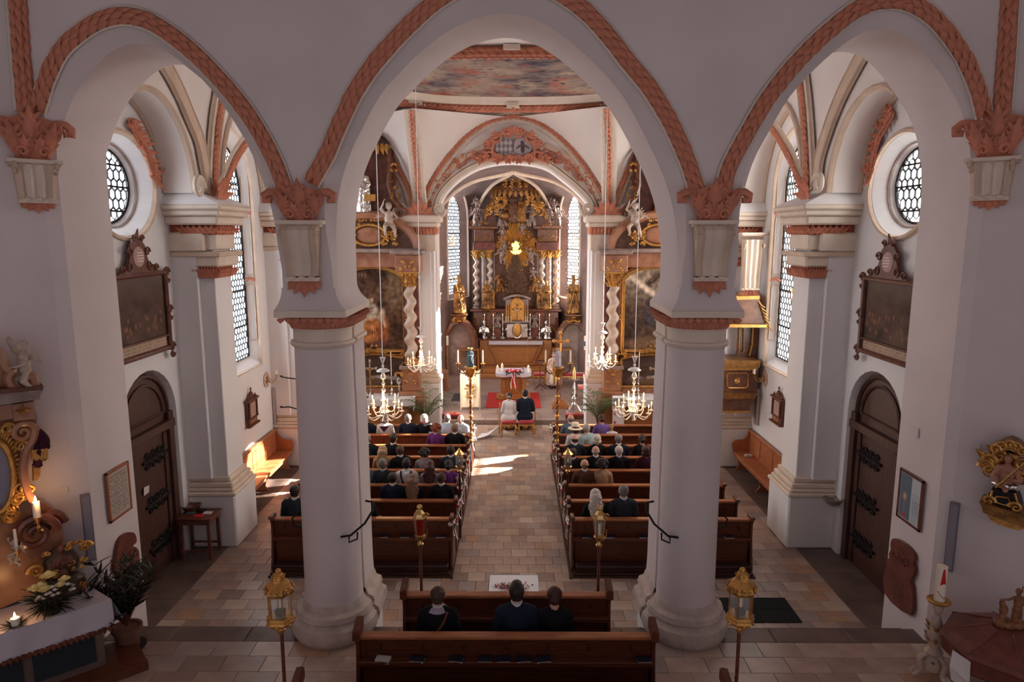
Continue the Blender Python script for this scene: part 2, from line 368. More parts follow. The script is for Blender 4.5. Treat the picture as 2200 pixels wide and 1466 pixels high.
# ------------------------------------------------------------------ leaded windows
def leaded(nm, sg, loop, X, glass, bars_z, mull, cell=.155, stain=None):
    ys=[p[0] for p in loop]; zs=[p[1] for p in loop]; cy=(min(ys)+max(ys))/2
    root=E(nm,loc=(0,0,0)); root['kind']='structure'
    g=G(); g.poly([V((X,y,z)) for y,z in loop]); g.obj('pane',MT[glass],root)
    def inside(y,z):
        c=False; n=len(loop)
        for i in range(n):
            (y1,z1),(y2,z2)=loop[i],loop[i-1]
            if (z1>z)!=(z2>z) and y<(y2-y1)*(z-z1)/(z2-z1)+y1: c=not c
        return c
    g=G(); h=cell; r=h*.5; row=0; z=min(zs)
    while z<max(zs)+h:
        y=min(ys)-(h*.5 if row%2 else 0)
        while y<max(ys)+h:
            if inside(y,z):
                pts=[V((X-sg*.02,y+r*1.0*cos(pi/6+pi/3*k),z+r*1.13*sin(pi/6+pi/3*k))) for k in range(7)]
                g.tube(pts,.0125,3,False)
            y+=h*.98
        z+=h*.93; row+=1
    g.obj('lead_came',MT['lead'],root,kind='stuff')
    for b in bars_z:
        yy=[y for y in [min(ys)+(max(ys)-min(ys))*k/60 for k in range(61)] if inside(y,b)]
        if yy: gg=G(); gg.box((X-.03,min(yy)-.01,b-.016),(X+.03,max(yy)+.01,b+.016)); gg.obj('glazing_bar',MT['iron'],root)
    if mull: gg=G(); gg.box((X-.03,cy-.014,min(zs)),(X+.03,cy+.014,max(zs))); gg.obj('glazing_bar',MT['iron'],root)
    gg=G(); gg.tube([V((X-sg*.02,y,z)) for y,z in loop]+[V((X-sg*.02,*loop[0]))],.03,4,False); gg.obj('window_frame',MT['iron'],root)
    return root
wn=1
for sg,gl in ((-1,'window_glass'),(1,'window_glass_south')):
    X=sg*(WX+.32); leaded('window_%d'%wn,sg,loop_ellipse(11.2,6.85,.70,.60),X,gl,(6.45,6.85,7.2),False,.17); wn+=1
    for y0,y1,dX,zz0 in ((14.36,16.42,.22,3.12),(18.85,20.15,.34,3.2)):
        w=leaded('window_%d'%wn,sg,loop_arch(y0,y1,zz0,7.1),sg*(WX+dX),gl,(3.9,4.75,5.6,6.45,7.2),True,.15); wn+=1
        if y0<15:
            r=random.Random(wn)
            for k in range(7):
                g=G(); yy=15.0+r.uniform(-.2,.2); zz=4.6+k*.16; g.poly([V((sg*(WX+.19),yy+.55+a,zz+b)) for a,b in ((-.12,-.07),(.1,-.05),(.13,.06),(-.08,.09))]); g.obj('stained_pane',MT['stain_gold' if k%2 else 'stain_red'],w)
    # moulded surrounds and the pale panels set in the reveals
    for nm,lp in (('oval',loop_ellipse(11.2,6.85,.97,.85)),('tall',loop_arch(14.13,16.62,2.88,7.16)),('tall',loop_arch(18.53,20.47,2.88,7.16))):
        g=G(); ps=[V((sg*(WX-.01),y,z)) for y,z in lp]; g.tube(ps+[ps[0]],.06,6,False,.7); g.obj('trim_%d'%(4+wn),MT['cream'],smooth=True,kind='structure')
    g=G(); ps=[V((sg*(WX+.21),y,z)) for y,z in loop_ellipse(11.2,6.85,.78,.68)]; g.tube(ps+[ps[0]],.028,6,False); g.obj('trim_9',MT['marble_grey'],smooth=True,kind='structure')
    for z0,z1 in ((3.5,4.75),(5.1,6.35),(6.65,7.6)):
        g=G()
        def rv(t,z):  # a point on the far reveal of the tall window, t 0 inside wall face .. 1 glass
            return V((sg*(WX+.22*t-.012),16.62-.20*t-.015,z))
        lo=[rv(.2,z0),rv(.8,z0),rv(.8,z1)]+[rv(.5+.3*cos(pi*k/6),z1+.13*sin(pi*k/6)) for k in range(1,6)]+[rv(.2,z1)]
        g.tube(lo+[lo[0]],.017,5,False); g.obj('trim_8',MT['cream'],smooth=True,kind='structure')
        g=G(); g.tube([rv(.12,z1+.2),rv(.5,z1+.27),rv(.9,z1+.2)],.04,5); g.obj('trim_7',MT['pink'],smooth=True,kind='structure')
# ------------------------------------------------------------------ doors
for sg,nm in ((-1,'door_1'),(1,'door_2')):
    X=sg*(WX+.16); root=E(nm); root['kind']='structure'
    def bx(name,a,b,m,bev=.008,z=None):
        g=G(); g.box((X+a[0]*-sg,a[1],a[2]),(X+b[0]*-sg,b[1],b[2]),bev); return g.obj(name,MT[m],root)
    bx('door_leaf',(0,10.66,0),(.05,12.20,2.62),'door_wood')
    bx('jamb_post',(0,12.12,0),(.13,12.28,2.85),'door_wood'); bx('jamb_post',(0,10.58,0),(.13,10.72,2.85),'door_wood'); bx('transom',(0,10.6,2.55),(.15,12.3,2.70),'door_wood')
    bx('planted_frame',(.05,11.98,.03),(.08,12.10,2.5),'door_wood'); bx('planted_frame',(.05,10.74,.03),(.08,10.86,2.5),'door_wood')
    g=G(); lp=loop_arch(10.62,12.28,2.68,2.87)
    g.prism([V((X,y,z)) for y,z in lp],(-sg*.04,0,0)); g.obj('tympanum',MT['door_wood'],root)
    g=G(); lp=[(11.45+.62*cos(pi*k/14),2.86+.62*sin(pi*k/14)) for k in range(15)]; g.tube([V((X-sg*.05,y,z)) for y,z in lp]+[V((X-sg*.05,*lp[0]))],.03,5,False); g.obj('tympanum_moulding',MT['door_wood'],root,smooth=True)
    g=G(); lp=[(11.45+.78*cos(pi*k/14),2.86+.78*sin(pi*k/14)) for k in range(15)]; g.tube([V((X-sg*.05,y,z)) for y,z in lp],.045,5,False); g.obj('arch_moulding',MT['door_wood'],root,smooth=True)
    for z in (.55,1.35,2.15):
        g=G(); xx=X-sg*.07
        for k,(yy) in enumerate((12.02,11.82,11.62,11.42)):
            for s2 in (1,-1): g.scroll((xx,yy,z+s2*.075),(0,-1,0),(0,0,s2),.085,1.5,.016,5,1,14)
            g.ball((xx,yy-.08,z),(.02,.05,.035),6,4)
        g.tube([(xx,12.1,z),(xx,11.25,z)],.03,5); g.obj('strap_hinge',MT['iron'],root)
    if sg<0:
        g=G(); q=[(309,1048),(320,1043),(320,1058),(309,1066)]; g.prism([U(x,y,X=X-sg*.085) for x,y in q],(.004,0,0)); g.obj('door_notice',MT['paper'],root)
# ------------------------------------------------------------------ side piers with entablature, and pedestals
def pier(nm, sg, y0, y1, label, near=True):
    """y0..y1: depth of the pedestal"""
    root=E(nm,label,'pier'); s=sg
    def bx(name,xi,ya,yb,z0,z1,m,bev=.012):
        g=G(); g.box((s*(WX+.02),ya,z0),(s*xi,yb,z1),bev); return g.obj(name,MT[m],root)
    bx('pedestal',5.36,y0,y1,0,1.05,'plaster_white',.03)
    for k,(o,z0,z1) in enumerate(((.03,1.05,1.13),(-.02,1.13,1.20),(-.06,1.20,1.30),(-.11,1.30,1.40))): bx('base_moulding',5.36-o,y0-o,y1+o,z0,z1,'cream_light',.02)
    bx('wall_shaft',5.80,y0+.04,y1-.04,1.38,6.1,'plaster_white')
    bx('pilaster_shaft',5.53,y0+.17,y1-.15,1.38,6.1,'plaster_white')
    bx('impost_block',5.40,y0+.06,y1-.04,5.47,5.74,'cream_light',.03); bx('impost_cap',5.34,y0+.0,y1+.02,5.66,5.75,'cream')
    bx('architrave',5.62,y0-.02,y1+.02,5.76,6.08,'cream_light',.02); bx('architrave_front',5.44,y0+.1,y1-.08,5.78,6.08,'cream_light',.02)
    bx('cornice',5.30,y0-.10,y1+.10,6.24,6.40,'cream_light',.03); bx('cornice',5.24,y0-.16,y1+.16,6.40,6.50,'cream_light',.02); bx('cornice_lip',5.19,y0-.21,y1+.21,6.50,6.60,'cream_light',.03)
    g=G(); a=[(s*(WX),y0-.2,6.6),(s*5.2,y0-.2,6.6),(s*5.2,y1+.2,6.6),(s*(WX),y1+.2,6.6)]; b=[(s*(WX),y0-.02,6.82),(s*5.66,y0-.02,6.82),(s*5.66,y1+.02,6.82),(s*(WX),y1+.02,6.82)]
    g.loft([[V(p) for p in a],[V(p) for p in b]]); g.obj('cornice_slope',MT['plaster_white'],root)
    for z0,z1,xi,ya,yb in ((6.06,6.25,5.40,y0+.05,y1-.05),(5.26,5.47,5.46,y0+.10,y1-.10)):
        g=G(); r=random.Random(3); L=[]
        for k in range(7): L.append(((s*(xi+.06*(0)+.0),ya+(yb-ya)*(k+.5)/7),(s,0)))
        XO=WX-.2 if z0>6 else 5.78
        for k in range(6): L.append(((s*(XO-(XO-xi)*(k+.5)/6),ya),(0,1)))
        for (x,y),nn in L:
            n=V((-s,0,0)) if nn[0] else V((0,-1,0)); t=V((0,1,0)) if nn[0] else V((1,0,0))
            for q in (-1,0,1): g.leaf(V((x,y,z0+.01))+n*.01, V((0,0,1))+t*q*.8, n, (z1-z0)*1.0, .07, .35)
            g.scroll(V((x,y,(z0+z1)/2))+n*.04,t,(0,0,1),.05,1.3,.014,4,1,8)
        g.obj('leaf_frieze',MT['pink'],root); bx('frieze_core',xi+.03,ya+.03,yb-.03,z0,z1,'pink_dark',0)
    return root
pier('wall_pier',-1,12.56,13.62,'white wall pier with cream entablature right of the plank door and brochure table')
pier('wall_pier',1,12.56,13.62,'white wall pier with cream entablature beside the right-hand iron-strapped door')
pier('wall_pier',-1,17.25,18.4,'far white wall pier at the end of the sunlit bench'); pier('wall_pier',1,17.25,18.4,'far white wall pier carrying the gilded pulpit')
# ------------------------------------------------------------------ vault mouldings on the spandrels
def band(name,pts,w,m,plane_n,parent=None,kind='structure',th=.04):
    """a raised moulding band of width w swept along pts lying on a plane"""
    n=V(plane_n).normalized(); A=[];B=[];C=[];D=[]
    for i,p in enumerate(pts):
        t=(pts[min(i+1,len(pts)-1)]-pts[max(i-1,0)]).normalized(); sd=t.cross(n)
        A.append(p-sd*w/2); B.append(p-sd*w*.42+n*th); C.append(p+sd*w*.42+n*th); D.append(p+sd*w/2)
    g=G(); g.loft([A,B,C,D],False,False); return g.obj(name,MT[m],parent,smooth=True,kind=kind)
def leaves_on(pts,n,parent,step=.145,L=.215,W=.095,m='pink',spread=.055,lift=.03,single=False,mesh=None,rows=3,nm='leaf'):
    n=V(n).normalized(); q=resample(pts,step); me=None
    if not single:
        g=G(); g.leaf((0,0,0),(1,0,0),(0,0,1),L,W,.02); me=g.mesh(nm); me.polygons.foreach_set('use_smooth',[True]*len(me.polygons)); me.materials.append(MT[m])
    gg=G(); rd=random.Random(int(abs(q[0].x*977)))
    for i in range(len(q)-1):
        t=(q[i+1]-q[i]).normalized(); sd=t.cross(n)
        for r in range(rows):
            k=(r-(rows-1)/2); 
            if rows==2: k=k
            p=q[i]+sd*k*spread*1.0+n*(lift*(1.0-.35*abs(k))+rd.uniform(-.004,.004))-t*(.0 if k else -.5*step); d=(t+sd*k*.05+n*.16).normalized(); nn=(n-sd*0+sd*k*.35).normalized()
            if single: gg.leaf(p,d,nn,L,W,.10,4)
            else:
                nn=(nn-d*nn.dot(d)).normalized(); y=nn.cross(d); M=Matrix((d,y,nn)).transposed().to_4x4(); M.translation=p
                o=link(nm,me,None,parent); o.matrix_local=M@Matrix.Rotation(rd.uniform(-.25,.25),4,'X')
    if single: return gg.obj('leaf_band',MT[m],parent,smooth=True,kind='stuff')
def garland(nm,px,label,n=(0,-1,0),**pl):
    root=E(nm,label,'garland',group='painted bay-leaf garlands along the arcade arches'); pts=catmull([U(x,y,**pl) for x,y in px],6); n=V(n)
    pts=resample(pts,.05)
    g=band('garland_bed',pts,.15,'pink_dark',n,root,None,.02)
    for s_,w in ((1,.02),(-1,.012)):
        q=[]
        for i,p in enumerate(pts):
            t=(pts[min(i+1,len(pts)-1)]-pts[max(i-1,0)]).normalized(); q.append(p+t.cross(n)*s_*.105+n*.01)
        gg=G(); gg.tube(q,w*.8,5); gg.obj('edge_moulding',MT['cream_light'],root,smooth=True)
    leaves_on(pts,n,root); return root
garland('leaf_garland',[(640,405),(650,405),(668,395),(682,368),(702,333),(722,285),(741,243),(762,200),(795,150),(832,105),(872,62),(931,8),(985,-25),(1040,-44),(1085,-50),(1130,-44),(1180,-26),(1228,2),(1275,42),(1318,92),(1345,128),(1392,185),(1427,240),(1446,275),(1466,319),(1482,360),(1496,404),(1504,425)][2:],'tall red leaf garland over the middle arch of the arcade',Y=YF-.02)
garland('leaf_garland',[(80,240),(88,214),(103,167),(131,111),(167,76),(212,47),(262,34),(313,43),(363,71),(419,116),(469,167),(520,227),(560,288),(591,348),(612,404),(620,425)],'red leaf garland over the left arch of the arcade',Y=YF-.02)
garland('leaf_garland',[(2114,252),(2099,192),(2071,126),(2030,66),(1990,27),(1945,4),(1899,1),(1854,13),(1803,48),(1743,101),(1687,162),(1642,222),(1601,293),(1569,353),(1555,399),(1548,425)],'red leaf garland over the right arch of the arcade',Y=YF-.02)
garland('leaf_garland',[(33,-60),(38,0),(46,120),(56,240)],'upright red leaf garland in the top left corner',n=NL,pl=(CL+NL*.02,NL))
garland('leaf_garland',[(2174,-60),(2168,0),(2161,116),(2152,240)],'upright red leaf garland in the top right corner',n=NR,pl=(CR+NR*.02,NR))
# ribs seen through the side arches
def ribset(sg,A,B,C):
    X=sg*(AX-.04); n=V((-sg,0,0)); root=E('vault_rib','cluster of cream and pink vault ribs above the %s wall pier'%('left' if sg<0 else 'right'),'rib')
    a=catmull(tr(A,X=X),5); b=catmull(tr(B,X=X),5); c=catmull(tr(C,X=X),5)
    for q,w in ((a,.34),(b,.46),(c,.30)): band('rib_band',q,w,'cream_light' if q is not a else 'cream',n,root,None,.05)
    for q,w in ((a,.13),(a,-.13),(b,.19),(b,-.19),(c,.1)):
        pts=[]
        for i,p in enumerate(q):
            t=(q[min(i+1,len(q)-1)]-q[max(i-1,0)]).normalized(); pts.append(p+t.cross(n)*w+n*.05)
        g=G(); g.tube(pts,.02,5); g.obj('bead_moulding',MT['cream'],root,smooth=True)
    for q in (b,c): leaves_on([p+n*.05 for p in q],n,root,.13,.19,.12,spread=.06,rows=2,single=False)
    return root
ribset(-1,[(446,408),(438,360),(426,300),(405,248),(385,200),(360,152),(330,105)],[(450,425),(454,384),(457,323),(462,262),(469,217),(478,150),(490,90)],[(462,425),(478,395),(497,348),(522,308),(560,262),(610,225)])
ribset(1,[(1757,400),(1762,342),(1783,272),(1808,208),(1837,150),(1870,90)],[(1742,410),(1741,374),(1738,304),(1733,233),(1727,179),(1718,110)],[(1735,410),(1722,384),(1706,345),(1688,312),(1664,275),(1625,225)])
for sg,px in ((-1,((428,403),(472,408))),(1,((1757,396),(1735,408)))):
    X=sg*(AX-.25); p=U(*px[0],X=X); q=U(*px[1],X=X)
    g=G(); g.scroll(p,(0,1,0),(0,0,1),.20,1.75,.055,7); g.obj('volute',MT['cream_light'],smooth=True,label='cream spiral volute on the %s wall pier entablature'%('left' if sg<0 else 'right'),cat='volute')
    root=E('shell_ornament','pink shell ornament on the %s wall pier entablature'%('left' if sg<0 else 'right'),'ornament')
    for k in range(7):
        a=pi*(k-.0)/6; g=G(); g.leaf(q-V((0,0,.12)),V((0,cos(a)*1,sin(a)+.15)),V((-sg,0,.2)),.36,.17,.4); g.obj('shell_lobe',MT['pink'],root,smooth=True)
g=G(); g.box((9.5,6,-1),(13,18.95,13)); g.obj('wall_neighbour_house',MT['plaster'],kind='structure')   # unseen block added outside the south wall to keep sun off the western windows
# ================================================================== floors
def tile_mesh(w,d,m,h=.05): 
    g=G(); e=.0025; g.box((-w/2+e,-d/2+e,-h),(w/2-e,d/2-e,0),.004); me=g.mesh('tile'); me.materials.append(MT[m]); return me
_tm={}
def tile_at(x,y,z,w,d,k,parent,pre='tile',nm='floor_tile'):
    key=(round(w,3),round(d,3),k,pre)
    if key not in _tm: _tm[key]=tile_mesh(w,d,pre+str(k))
    o=bpy.data.objects.new(nm,_tm[key]); COL.objects.link(o); o.location=(x,y,z); o.parent=parent; return o
rd=random.Random(11); WT=[0,0,0,1,1,1,2,2,3,4,4,0,1,6]
def pick(): 
    return 5 if rd.random()<.03 else WT[rd.randrange(len(WT))]
g=G(); g.box((-6.6,9.0,-.35),(6.6,21.4,-.045)); fl=g.obj('floor',MT['grout'],kind='structure')
g=G(); g.mi=0; n=0; P=.31
for r in range(38):
    y=9.72+P*(r+.5); off=(r%2)*.5; cells=[]
    if y>21.35: break
    for lo,hi,w0 in ((-5.56,-1.24,4.32/11),(-1.24,1.24,.31),(1.24,5.56,4.32/11)):
        x=lo-(w0*off)
        while x<hi-.02:
            a_,b_=max(x,lo),min(x+w0,hi)
            if b_-a_>.03: cells.append(((a_+b_)/2,round(b_-a_,3)))
            x+=w0
    for x,w in cells:
        k=pick(); n+=1
        if n<=300: tile_at(x,y,rd.uniform(-.0015,.0015),w,P,k,fl)
        else: g.mi=k; e=.0025; g.box((x-w/2+e,y-P/2+e,-.05),(x+w/2-e,y+P/2-e,rd.uniform(-.0015,.0015)))
g.obj('floor_tile',[MT['tile%d'%k] for k in range(7)],fl,kind='stuff')
for s in (-1,1):    # dark stone border before the doors
    for k in range(13):
        g=G(); g.box((s*5.56,9.72+.93*k+.004,-.05),(s*6.6,9.72+.93*(k+1)-.004,.001),.006); g.obj('border_slab',MT['dark_stone'],fl)
# steps down from the west platform, and the platform
for k,(y,z) in enumerate(((9.02,.333),(9.29,.167))):
    st=E('stair_step','worn dark stone step below the west platform, %s'%('upper one' if k==0 else 'lower one'),'step')
    for i in range(9):
        g=G(); w=11.5/9; x=-5.7+w*i; g.box((x+.003,y,z-.17),(x+w-.003,y+.30,z),.01); g.obj('step_slab',MT['dark_stone'],st)
pf=G(); pf.box((-9,2,-.2),(9,9.02,PF-.05)); pf=pf.obj('floor_platform',MT['grout'],kind='structure')
for i in range(11):
    g=G(); w=11.6/11; x=-5.8+w*i; g.box((x+.004,8.68,PF-.05),(x+w-.004,9.03,PF),.008); g.obj('edge_slab',MT['dark_stone'],pf)
for r in range(9):
    y=8.68-.33*(r+.5)
    for k in range(30):
        w=.53; x=-8.0+w*(k+(r%2)*.47)
        tile_at(x,y,PF+rd.uniform(-.0015,.0015),w,.33,pick(),pf)
# chancel floor
g=G(); g.box((-3.6,21.3,-.1),(3.6,31.5,.105)); cf=g.obj('floor_chancel',MT['grout'],kind='structure')
for k in range(8):
    g=G(); w=.9; x=-3.6+w*k; g.box((x+.003,21.26,0),(x+w-.003,21.56,.15),.01); g.obj('step_slab',MT['slab2'],cf)
for r in range(14):
    y=21.56+.62*(r+.5)
    for k in range(8):
        w=.95; x=-3.4+w*(k+(r%2)*.5); 
        if abs(x)<3.9: tile_at(x,y,.15,w,.62,rd.choice((0,0,1,1,2)),cf,'slab','floor_slab')
for px in (((976,846),(995,846),(989,862),(969,862)),((1227,848),(1245,848),(1247,862),(1228,862))):
    g=G(); g.prism([U(x,y,Z=.153) for x,y in px],(0,0,.012)); g.obj('floor_grating',MT['lead'],label='dark floor grating in the chancel '+('left of the white lectern' if px[0][0]<1100 else 'behind the silver candlestick'),cat='grating')
mt=E('door_mat','black rubber mat lying before the right-hand side door','mat')
q=[U(x,y,Z=.004) for x,y in ((1592,1308),(1752,1308),(1792,1355),(1560,1355))]
x0,x1=2.95,4.62; y0,y1=9.98,10.72
for i in range(3):
    for j in range(2):
        w=(x1-x0)/3; d=(y1-y0)/2; g=G(); g.box((x0+w*i+.004,y0+d*j+.004,.001),(x0+w*(i+1)-.004,y0+d*(j+1)-.004,.018),.004)
        for k in range(10): g.box((x0+w*i+.02+w*k/10.5,y0+d*j+.02,.017),(x0+w*i+.03+w*k/10.5,y0+d*(j+1)-.02,.024))
        g.obj('mat_panel',MT['mat_black'],mt)
# ================================================================== nave columns
def nave_column(cx, label, mir):
    root=E('nave_column',label,'column',loc=(0,0,0)); yc=9.05; R=.40
    def plan(r, yb=9.85, e=0):   # half round to the west, flat cheeks behind
        pts=[(cx+(r)*cos(a),yc-.02+(r)*sin(a)) for a in [pi+pi*k/20 for k in range(21)]]
        return pts
    def stack(name,prof,m,smooth=True):
        g=G(); g.loft([[V((x,y,z)) for x,y in plan2(r)] for r,z in prof]); return g.obj(name,MT[m],root,smooth=smooth,ang=35)
    def plan2(r):
        a=[(cx+r*cos(t),yc+r*sin(t)) for t in [pi*.98+pi*1.04*k/24 for k in range(25)]]
        q=r-.055; b=[(cx+q,yc+.06),(cx+q,yc+.13),(cx+r*1.0,yc+.13),(cx+r*1.0,yc+.74),(cx-r*1.0,yc+.74),(cx-r*1.0,yc+.13),(cx-q,yc+.13),(cx-q,yc+.06)]
        return a+b
    stack('shaft',[(R+.012,.95),(R,1.3),(R-.005,3.0),(R-.022,4.62)],'plaster')
    stack('necking',[(R-.02,4.60),(R+.015,4.63),(R+.03,4.66),(R+.015,4.69),(R-.012,4.70)],'cream_light')
    stack('necking_band',[(R-.015,4.70),(R-.015,4.84),(R,4.85),(R,4.87)],'cream_light')
    stack('bell',[(R-.02,4.86),(R+.02,4.95),(R+.07,5.03)],'pink_dark')
    g=G(); ns=22
    for j,(z,L,lift) in enumerate(((4.87,.15,.0),(4.93,.13,.03))):
        for k in range(ns):
            a=pi*.97+pi*1.06*(k+.5*j)/ns; n=V((cos(a),sin(a),0)); p=V((cx,yc,z))+n*(R+lift-.01); g.leaf(p,V((n.x*.35,n.y*.35,1)),n,L,.095,.4)
        for k in range(7):
            for s in (-1,1):
                g.leaf(V((cx+s*(R+lift-.01),yc+.16+.62*(k+.5)/7,z)),V((s*.35,0,1)),V((s,0,0)),L,.095,.4)
    for k in range(9): 
        x=cx-.40+.80*k/8; g.leaf((x,8.57,5.03),(0,.1,-1),(0,-1,0),.07,.1,.2)
    g.obj('leaf_capital',MT['pink'],root,smooth=True,kind='stuff')
    g=G(); x0,x1=(cx-.46,cx+.45); g.box((x0,8.50,5.04),(x1,9.92,5.13),.008); g.obj('abacus',MT['cream_light'],root)
    # flare between abacus and arch
    g=G(); ops=(-2.88,-2.20) if cx<0 else (2.14,2.84); rings=[]
    for k in range(7):
        t=k/6; f=(1-t)**2.2; rings.append([V((ops[0]+(x0-ops[0])*f,YF+.0+(8.52-YF)*f-.0,5.13+.28*t)),V((ops[1]+(x1-ops[1])*f,YF+(8.52-YF)*f,5.13+.28*t)),V((ops[1]+(x1-ops[1])*f,YB+.1*f,5.13+.28*t)),V((ops[0]+(x0-ops[0])*f,YB+.1*f,5.13+.28*t))])
    g.loft(rings); g.obj('flare',MT['plaster'],root,smooth=True,ang=30)
    stack('base',[(R+.16,PF),(R+.19,.55),(R+.21,.64),(R+.19,.73),(R+.13,.77),(R+.12,.80),(R+.14,.83),(R+.12,.90),(R+.05,.93),(R+.03,.99),(R+.01,1.03)],'stone_base')
    s=1 if cx<0 else -1; g=G(); g.box((cx-.50,9.0,-.02),(cx+.50,9.92,.62),.02); g.obj('plinth',MT['plaster_white'],root)
    g=G(); g.loft([[V((cx+e*.47,y,.62)) for e,y in ((-1,9.2),(1,9.2),(1,9.9),(-1,9.9))],[V((cx+e*.47,y,.75)) for e,y in ((-1,9.2),(1,9.2),(1,9.88),(-1,9.88))],[V((cx+e*.41,y,.98)) for e,y in ((-1,9.2),(1,9.2),(1,9.82),(-1,9.82))]]); g.obj('plinth_moulding',MT['stone_base'],root)
    # wrought-iron holder arms
    for sd in (-1,1):
        g=G(); z=2.05; x=cx+sd*(R+.0)
        if (sd>0)==(cx<0):
            g.tube([(cx+sd*.22,8.70,z-.02),(cx+sd*.36,8.66,z+.02),(cx+sd*.52,8.82,z+.12),(cx+sd*.60,9.0,z+.24),(cx+sd*.58,9.06,z+.33),(cx+sd*.48,9.1,z+.33)],.016,6); g.tube([(cx+sd*.34,8.66,z),(cx+sd*.34,8.64,z-.07),(cx+sd*.44,8.70,z-.05),(cx+sd*.44,8.72,z+.04)],.013,6)
        else: g.tube([(x-.01*sd,9.0,z-.03),(x+sd*.10,8.98,z+.02),(x+sd*.12,8.96,z+.13),(x+sd*.0,8.95,z+.24)],.013,6); g.tube([(x,8.95,z),(x+sd*.12,8.96,z+.04)],.013,6)
        g.obj('wrought_holder',MT['iron'],root,smooth=True)
    return root
nave_column(-2.505,'thick white round column left of the aisle with red leaf capital',1)
nave_column(2.49,'thick white round column right of the aisle with red leaf capital',-1)
# ------------------------------------------------------------------ acanthus corbels on the arcade wall
def acanthus(root,c,ux,n,w,h,zb):
    """leafy pink capital; c bottom centre, ux sideways, n outward"""
    ux=V(ux); n=V(n); up=V((0,0,1)); c=V(c)
    g=G(); g.prism([c+ux*a*w+up*b*h for a,b in ((-.34,0),(.34,0),(.36,.2),(.44,.6),(.5,.85),(.2,.95),(-.2,.95),(-.5,.85),(-.44,.6),(-.36,.2))],n*.10); g.obj('leaf_core',MT['pink'],root)
    def lf(a,b,dx,L,W,cu=.35,nm='acanthus_leaf'):
        g=G(); p=c+ux*a*w+up*b*h+n*.10; d=(ux*dx+up); g.leaf(p,d,n,L*h,W*w,cu)
        for s in (-1,1):
            for t in (.2,.42,.62): g.leaf(p+d.normalized()*L*h*t+n*cu*L*h*t*t, d+ux*s*1.1, n, L*h*.34, W*w*.36,.2,4)
        g.obj(nm,MT['pink'],root,smooth=True)
    lf(0,.25,0,.95,.34,.18); lf(-.28,.05,-.25,.8,.3); lf(.28,.05,.25,.8,.3); lf(-.12,0,-.1,.55,.26,.3); lf(.12,0,.1,.55,.26,.3); lf(-.40,.35,-.5,.5,.24); lf(.40,.35,.5,.5,.24)
    for s in (-1,1):
        g=G(); b0=c+ux*s*.42*w+up*.70*h+n*.1
        g.tube([b0,b0+ux*s*.14*w+up*.10*h,b0+ux*s*.30*w+up*.10*h,b0+ux*s*.42*w+up*.0*h,b0+ux*s*.40*w-up*.12*h,b0+ux*s*.31*w-up*.13*h,b0+ux*s*.30*w-up*.04*h],[.05*w*2,.05*w*2,.05*w*2,.055*w*2,.06*w*2,.05*w*2,.03*w*2],6); g.obj('corner_curl',MT['pink'],root,smooth=True)
        g=G(); g.scroll(c+ux*s*.22*w+up*.16*h+n*.14,ux*s,up,.13*w,1.3,.03*w*2,6,1,14); g.obj('leaf_eye',MT['pink'],root,smooth=True)
def console(root,c,ux,n,w,top,bot,small=False):
    """c: centre of wall at z=0; cream S-shaped bracket from z=top down to bot with pink leaf drop"""
    ux=V(ux); n=V(n); up=V((0,0,1)); c=V(c); H=top-bot
    g=G(); g.prism([c+ux*a+up*(top-.045)+n*b for a,b in ((-w*.62,0),(w*.62,0),(w*.62,.20),(-w*.62,.20))],up*.045); g.obj('top_plate',MT['cream_light'],root)
    g=G(); g.prism([c+ux*a+up*(top-.08)+n*b for a,b in ((-w*.56,0),(w*.56,0),(w*.56,.165),(-w*.56,.165))],up*.035); g.obj('under_plate',MT['cream'],root)
    prof=[(.17,.92),(.235,.86),(.24,.76),(.19,.64),(.14,.5),(.115,.38),(.13,.28),(.12,.22)]
    if small: prof=[(.15,.9),(.15,.72),(.13,.5),(.11,.35),(.13,.26),(.12,.2)]
    for a,b in ((-1,-.56),(-.56,0),(0,.56),(.56,1)):
        g=G(); L=[];
        for wx in (a,b):
            r=[c+up*(bot+H*.20)+ux*wx*w*.5]+[]
            pass
        rings=[]
        for d,t in prof:
            ww=w*.5*(1-.22*(1-t)); rings.append([c+ux*a*ww+up*(bot+H*t),c+ux*a*ww+up*(bot+H*t)+n*d,c+ux*(a+b)/2*ww+up*(bot+H*t)+n*(d+.04),c+ux*b*ww+up*(bot+H*t)+n*d,c+ux*b*ww+up*(bot+H*t)])
        g.loft(rings); g.obj('console_flute',MT['cream_light'] if a in(-.56,0) else MT['cream'],root,smooth=True)  # outer flutes get darker cream, painting shade into the grooves
    for s in (-1,1):
        g=G(); g.scroll(c+ux*s*w*.46+up*(bot+H*.80)+n*.17,n,up,.085,1.5,.024,6,1,16); g.obj('console_volute',MT['cream'],root,smooth=True)
    g=G(); g.prism([c+ux*a+up*(bot+H*.20)+n*b for a,b in ((-w*.44,0),(w*.44,0),(w*.44,.15),(-w*.44,.15))],-up*.045)
    for s in (-1,0,1): g.ball(c+ux*s*w*.26+up*(bot+H*.19)+n*.14,(.055,.03,.03),8,5)
    g.obj('console_foot',MT['cream_light'],root,smooth=True)
    for k,dx in enumerate((-.9,-.45,0,.45,.9)):
        g=G(); g.leaf(c+ux*dx*w*.22+up*(bot+H*.18)+n*.04,ux*dx*.9-up,n,H*(.27-.07*abs(dx)),.14,.2); g.obj('drop_leaf',MT['pink'],root,smooth=True)
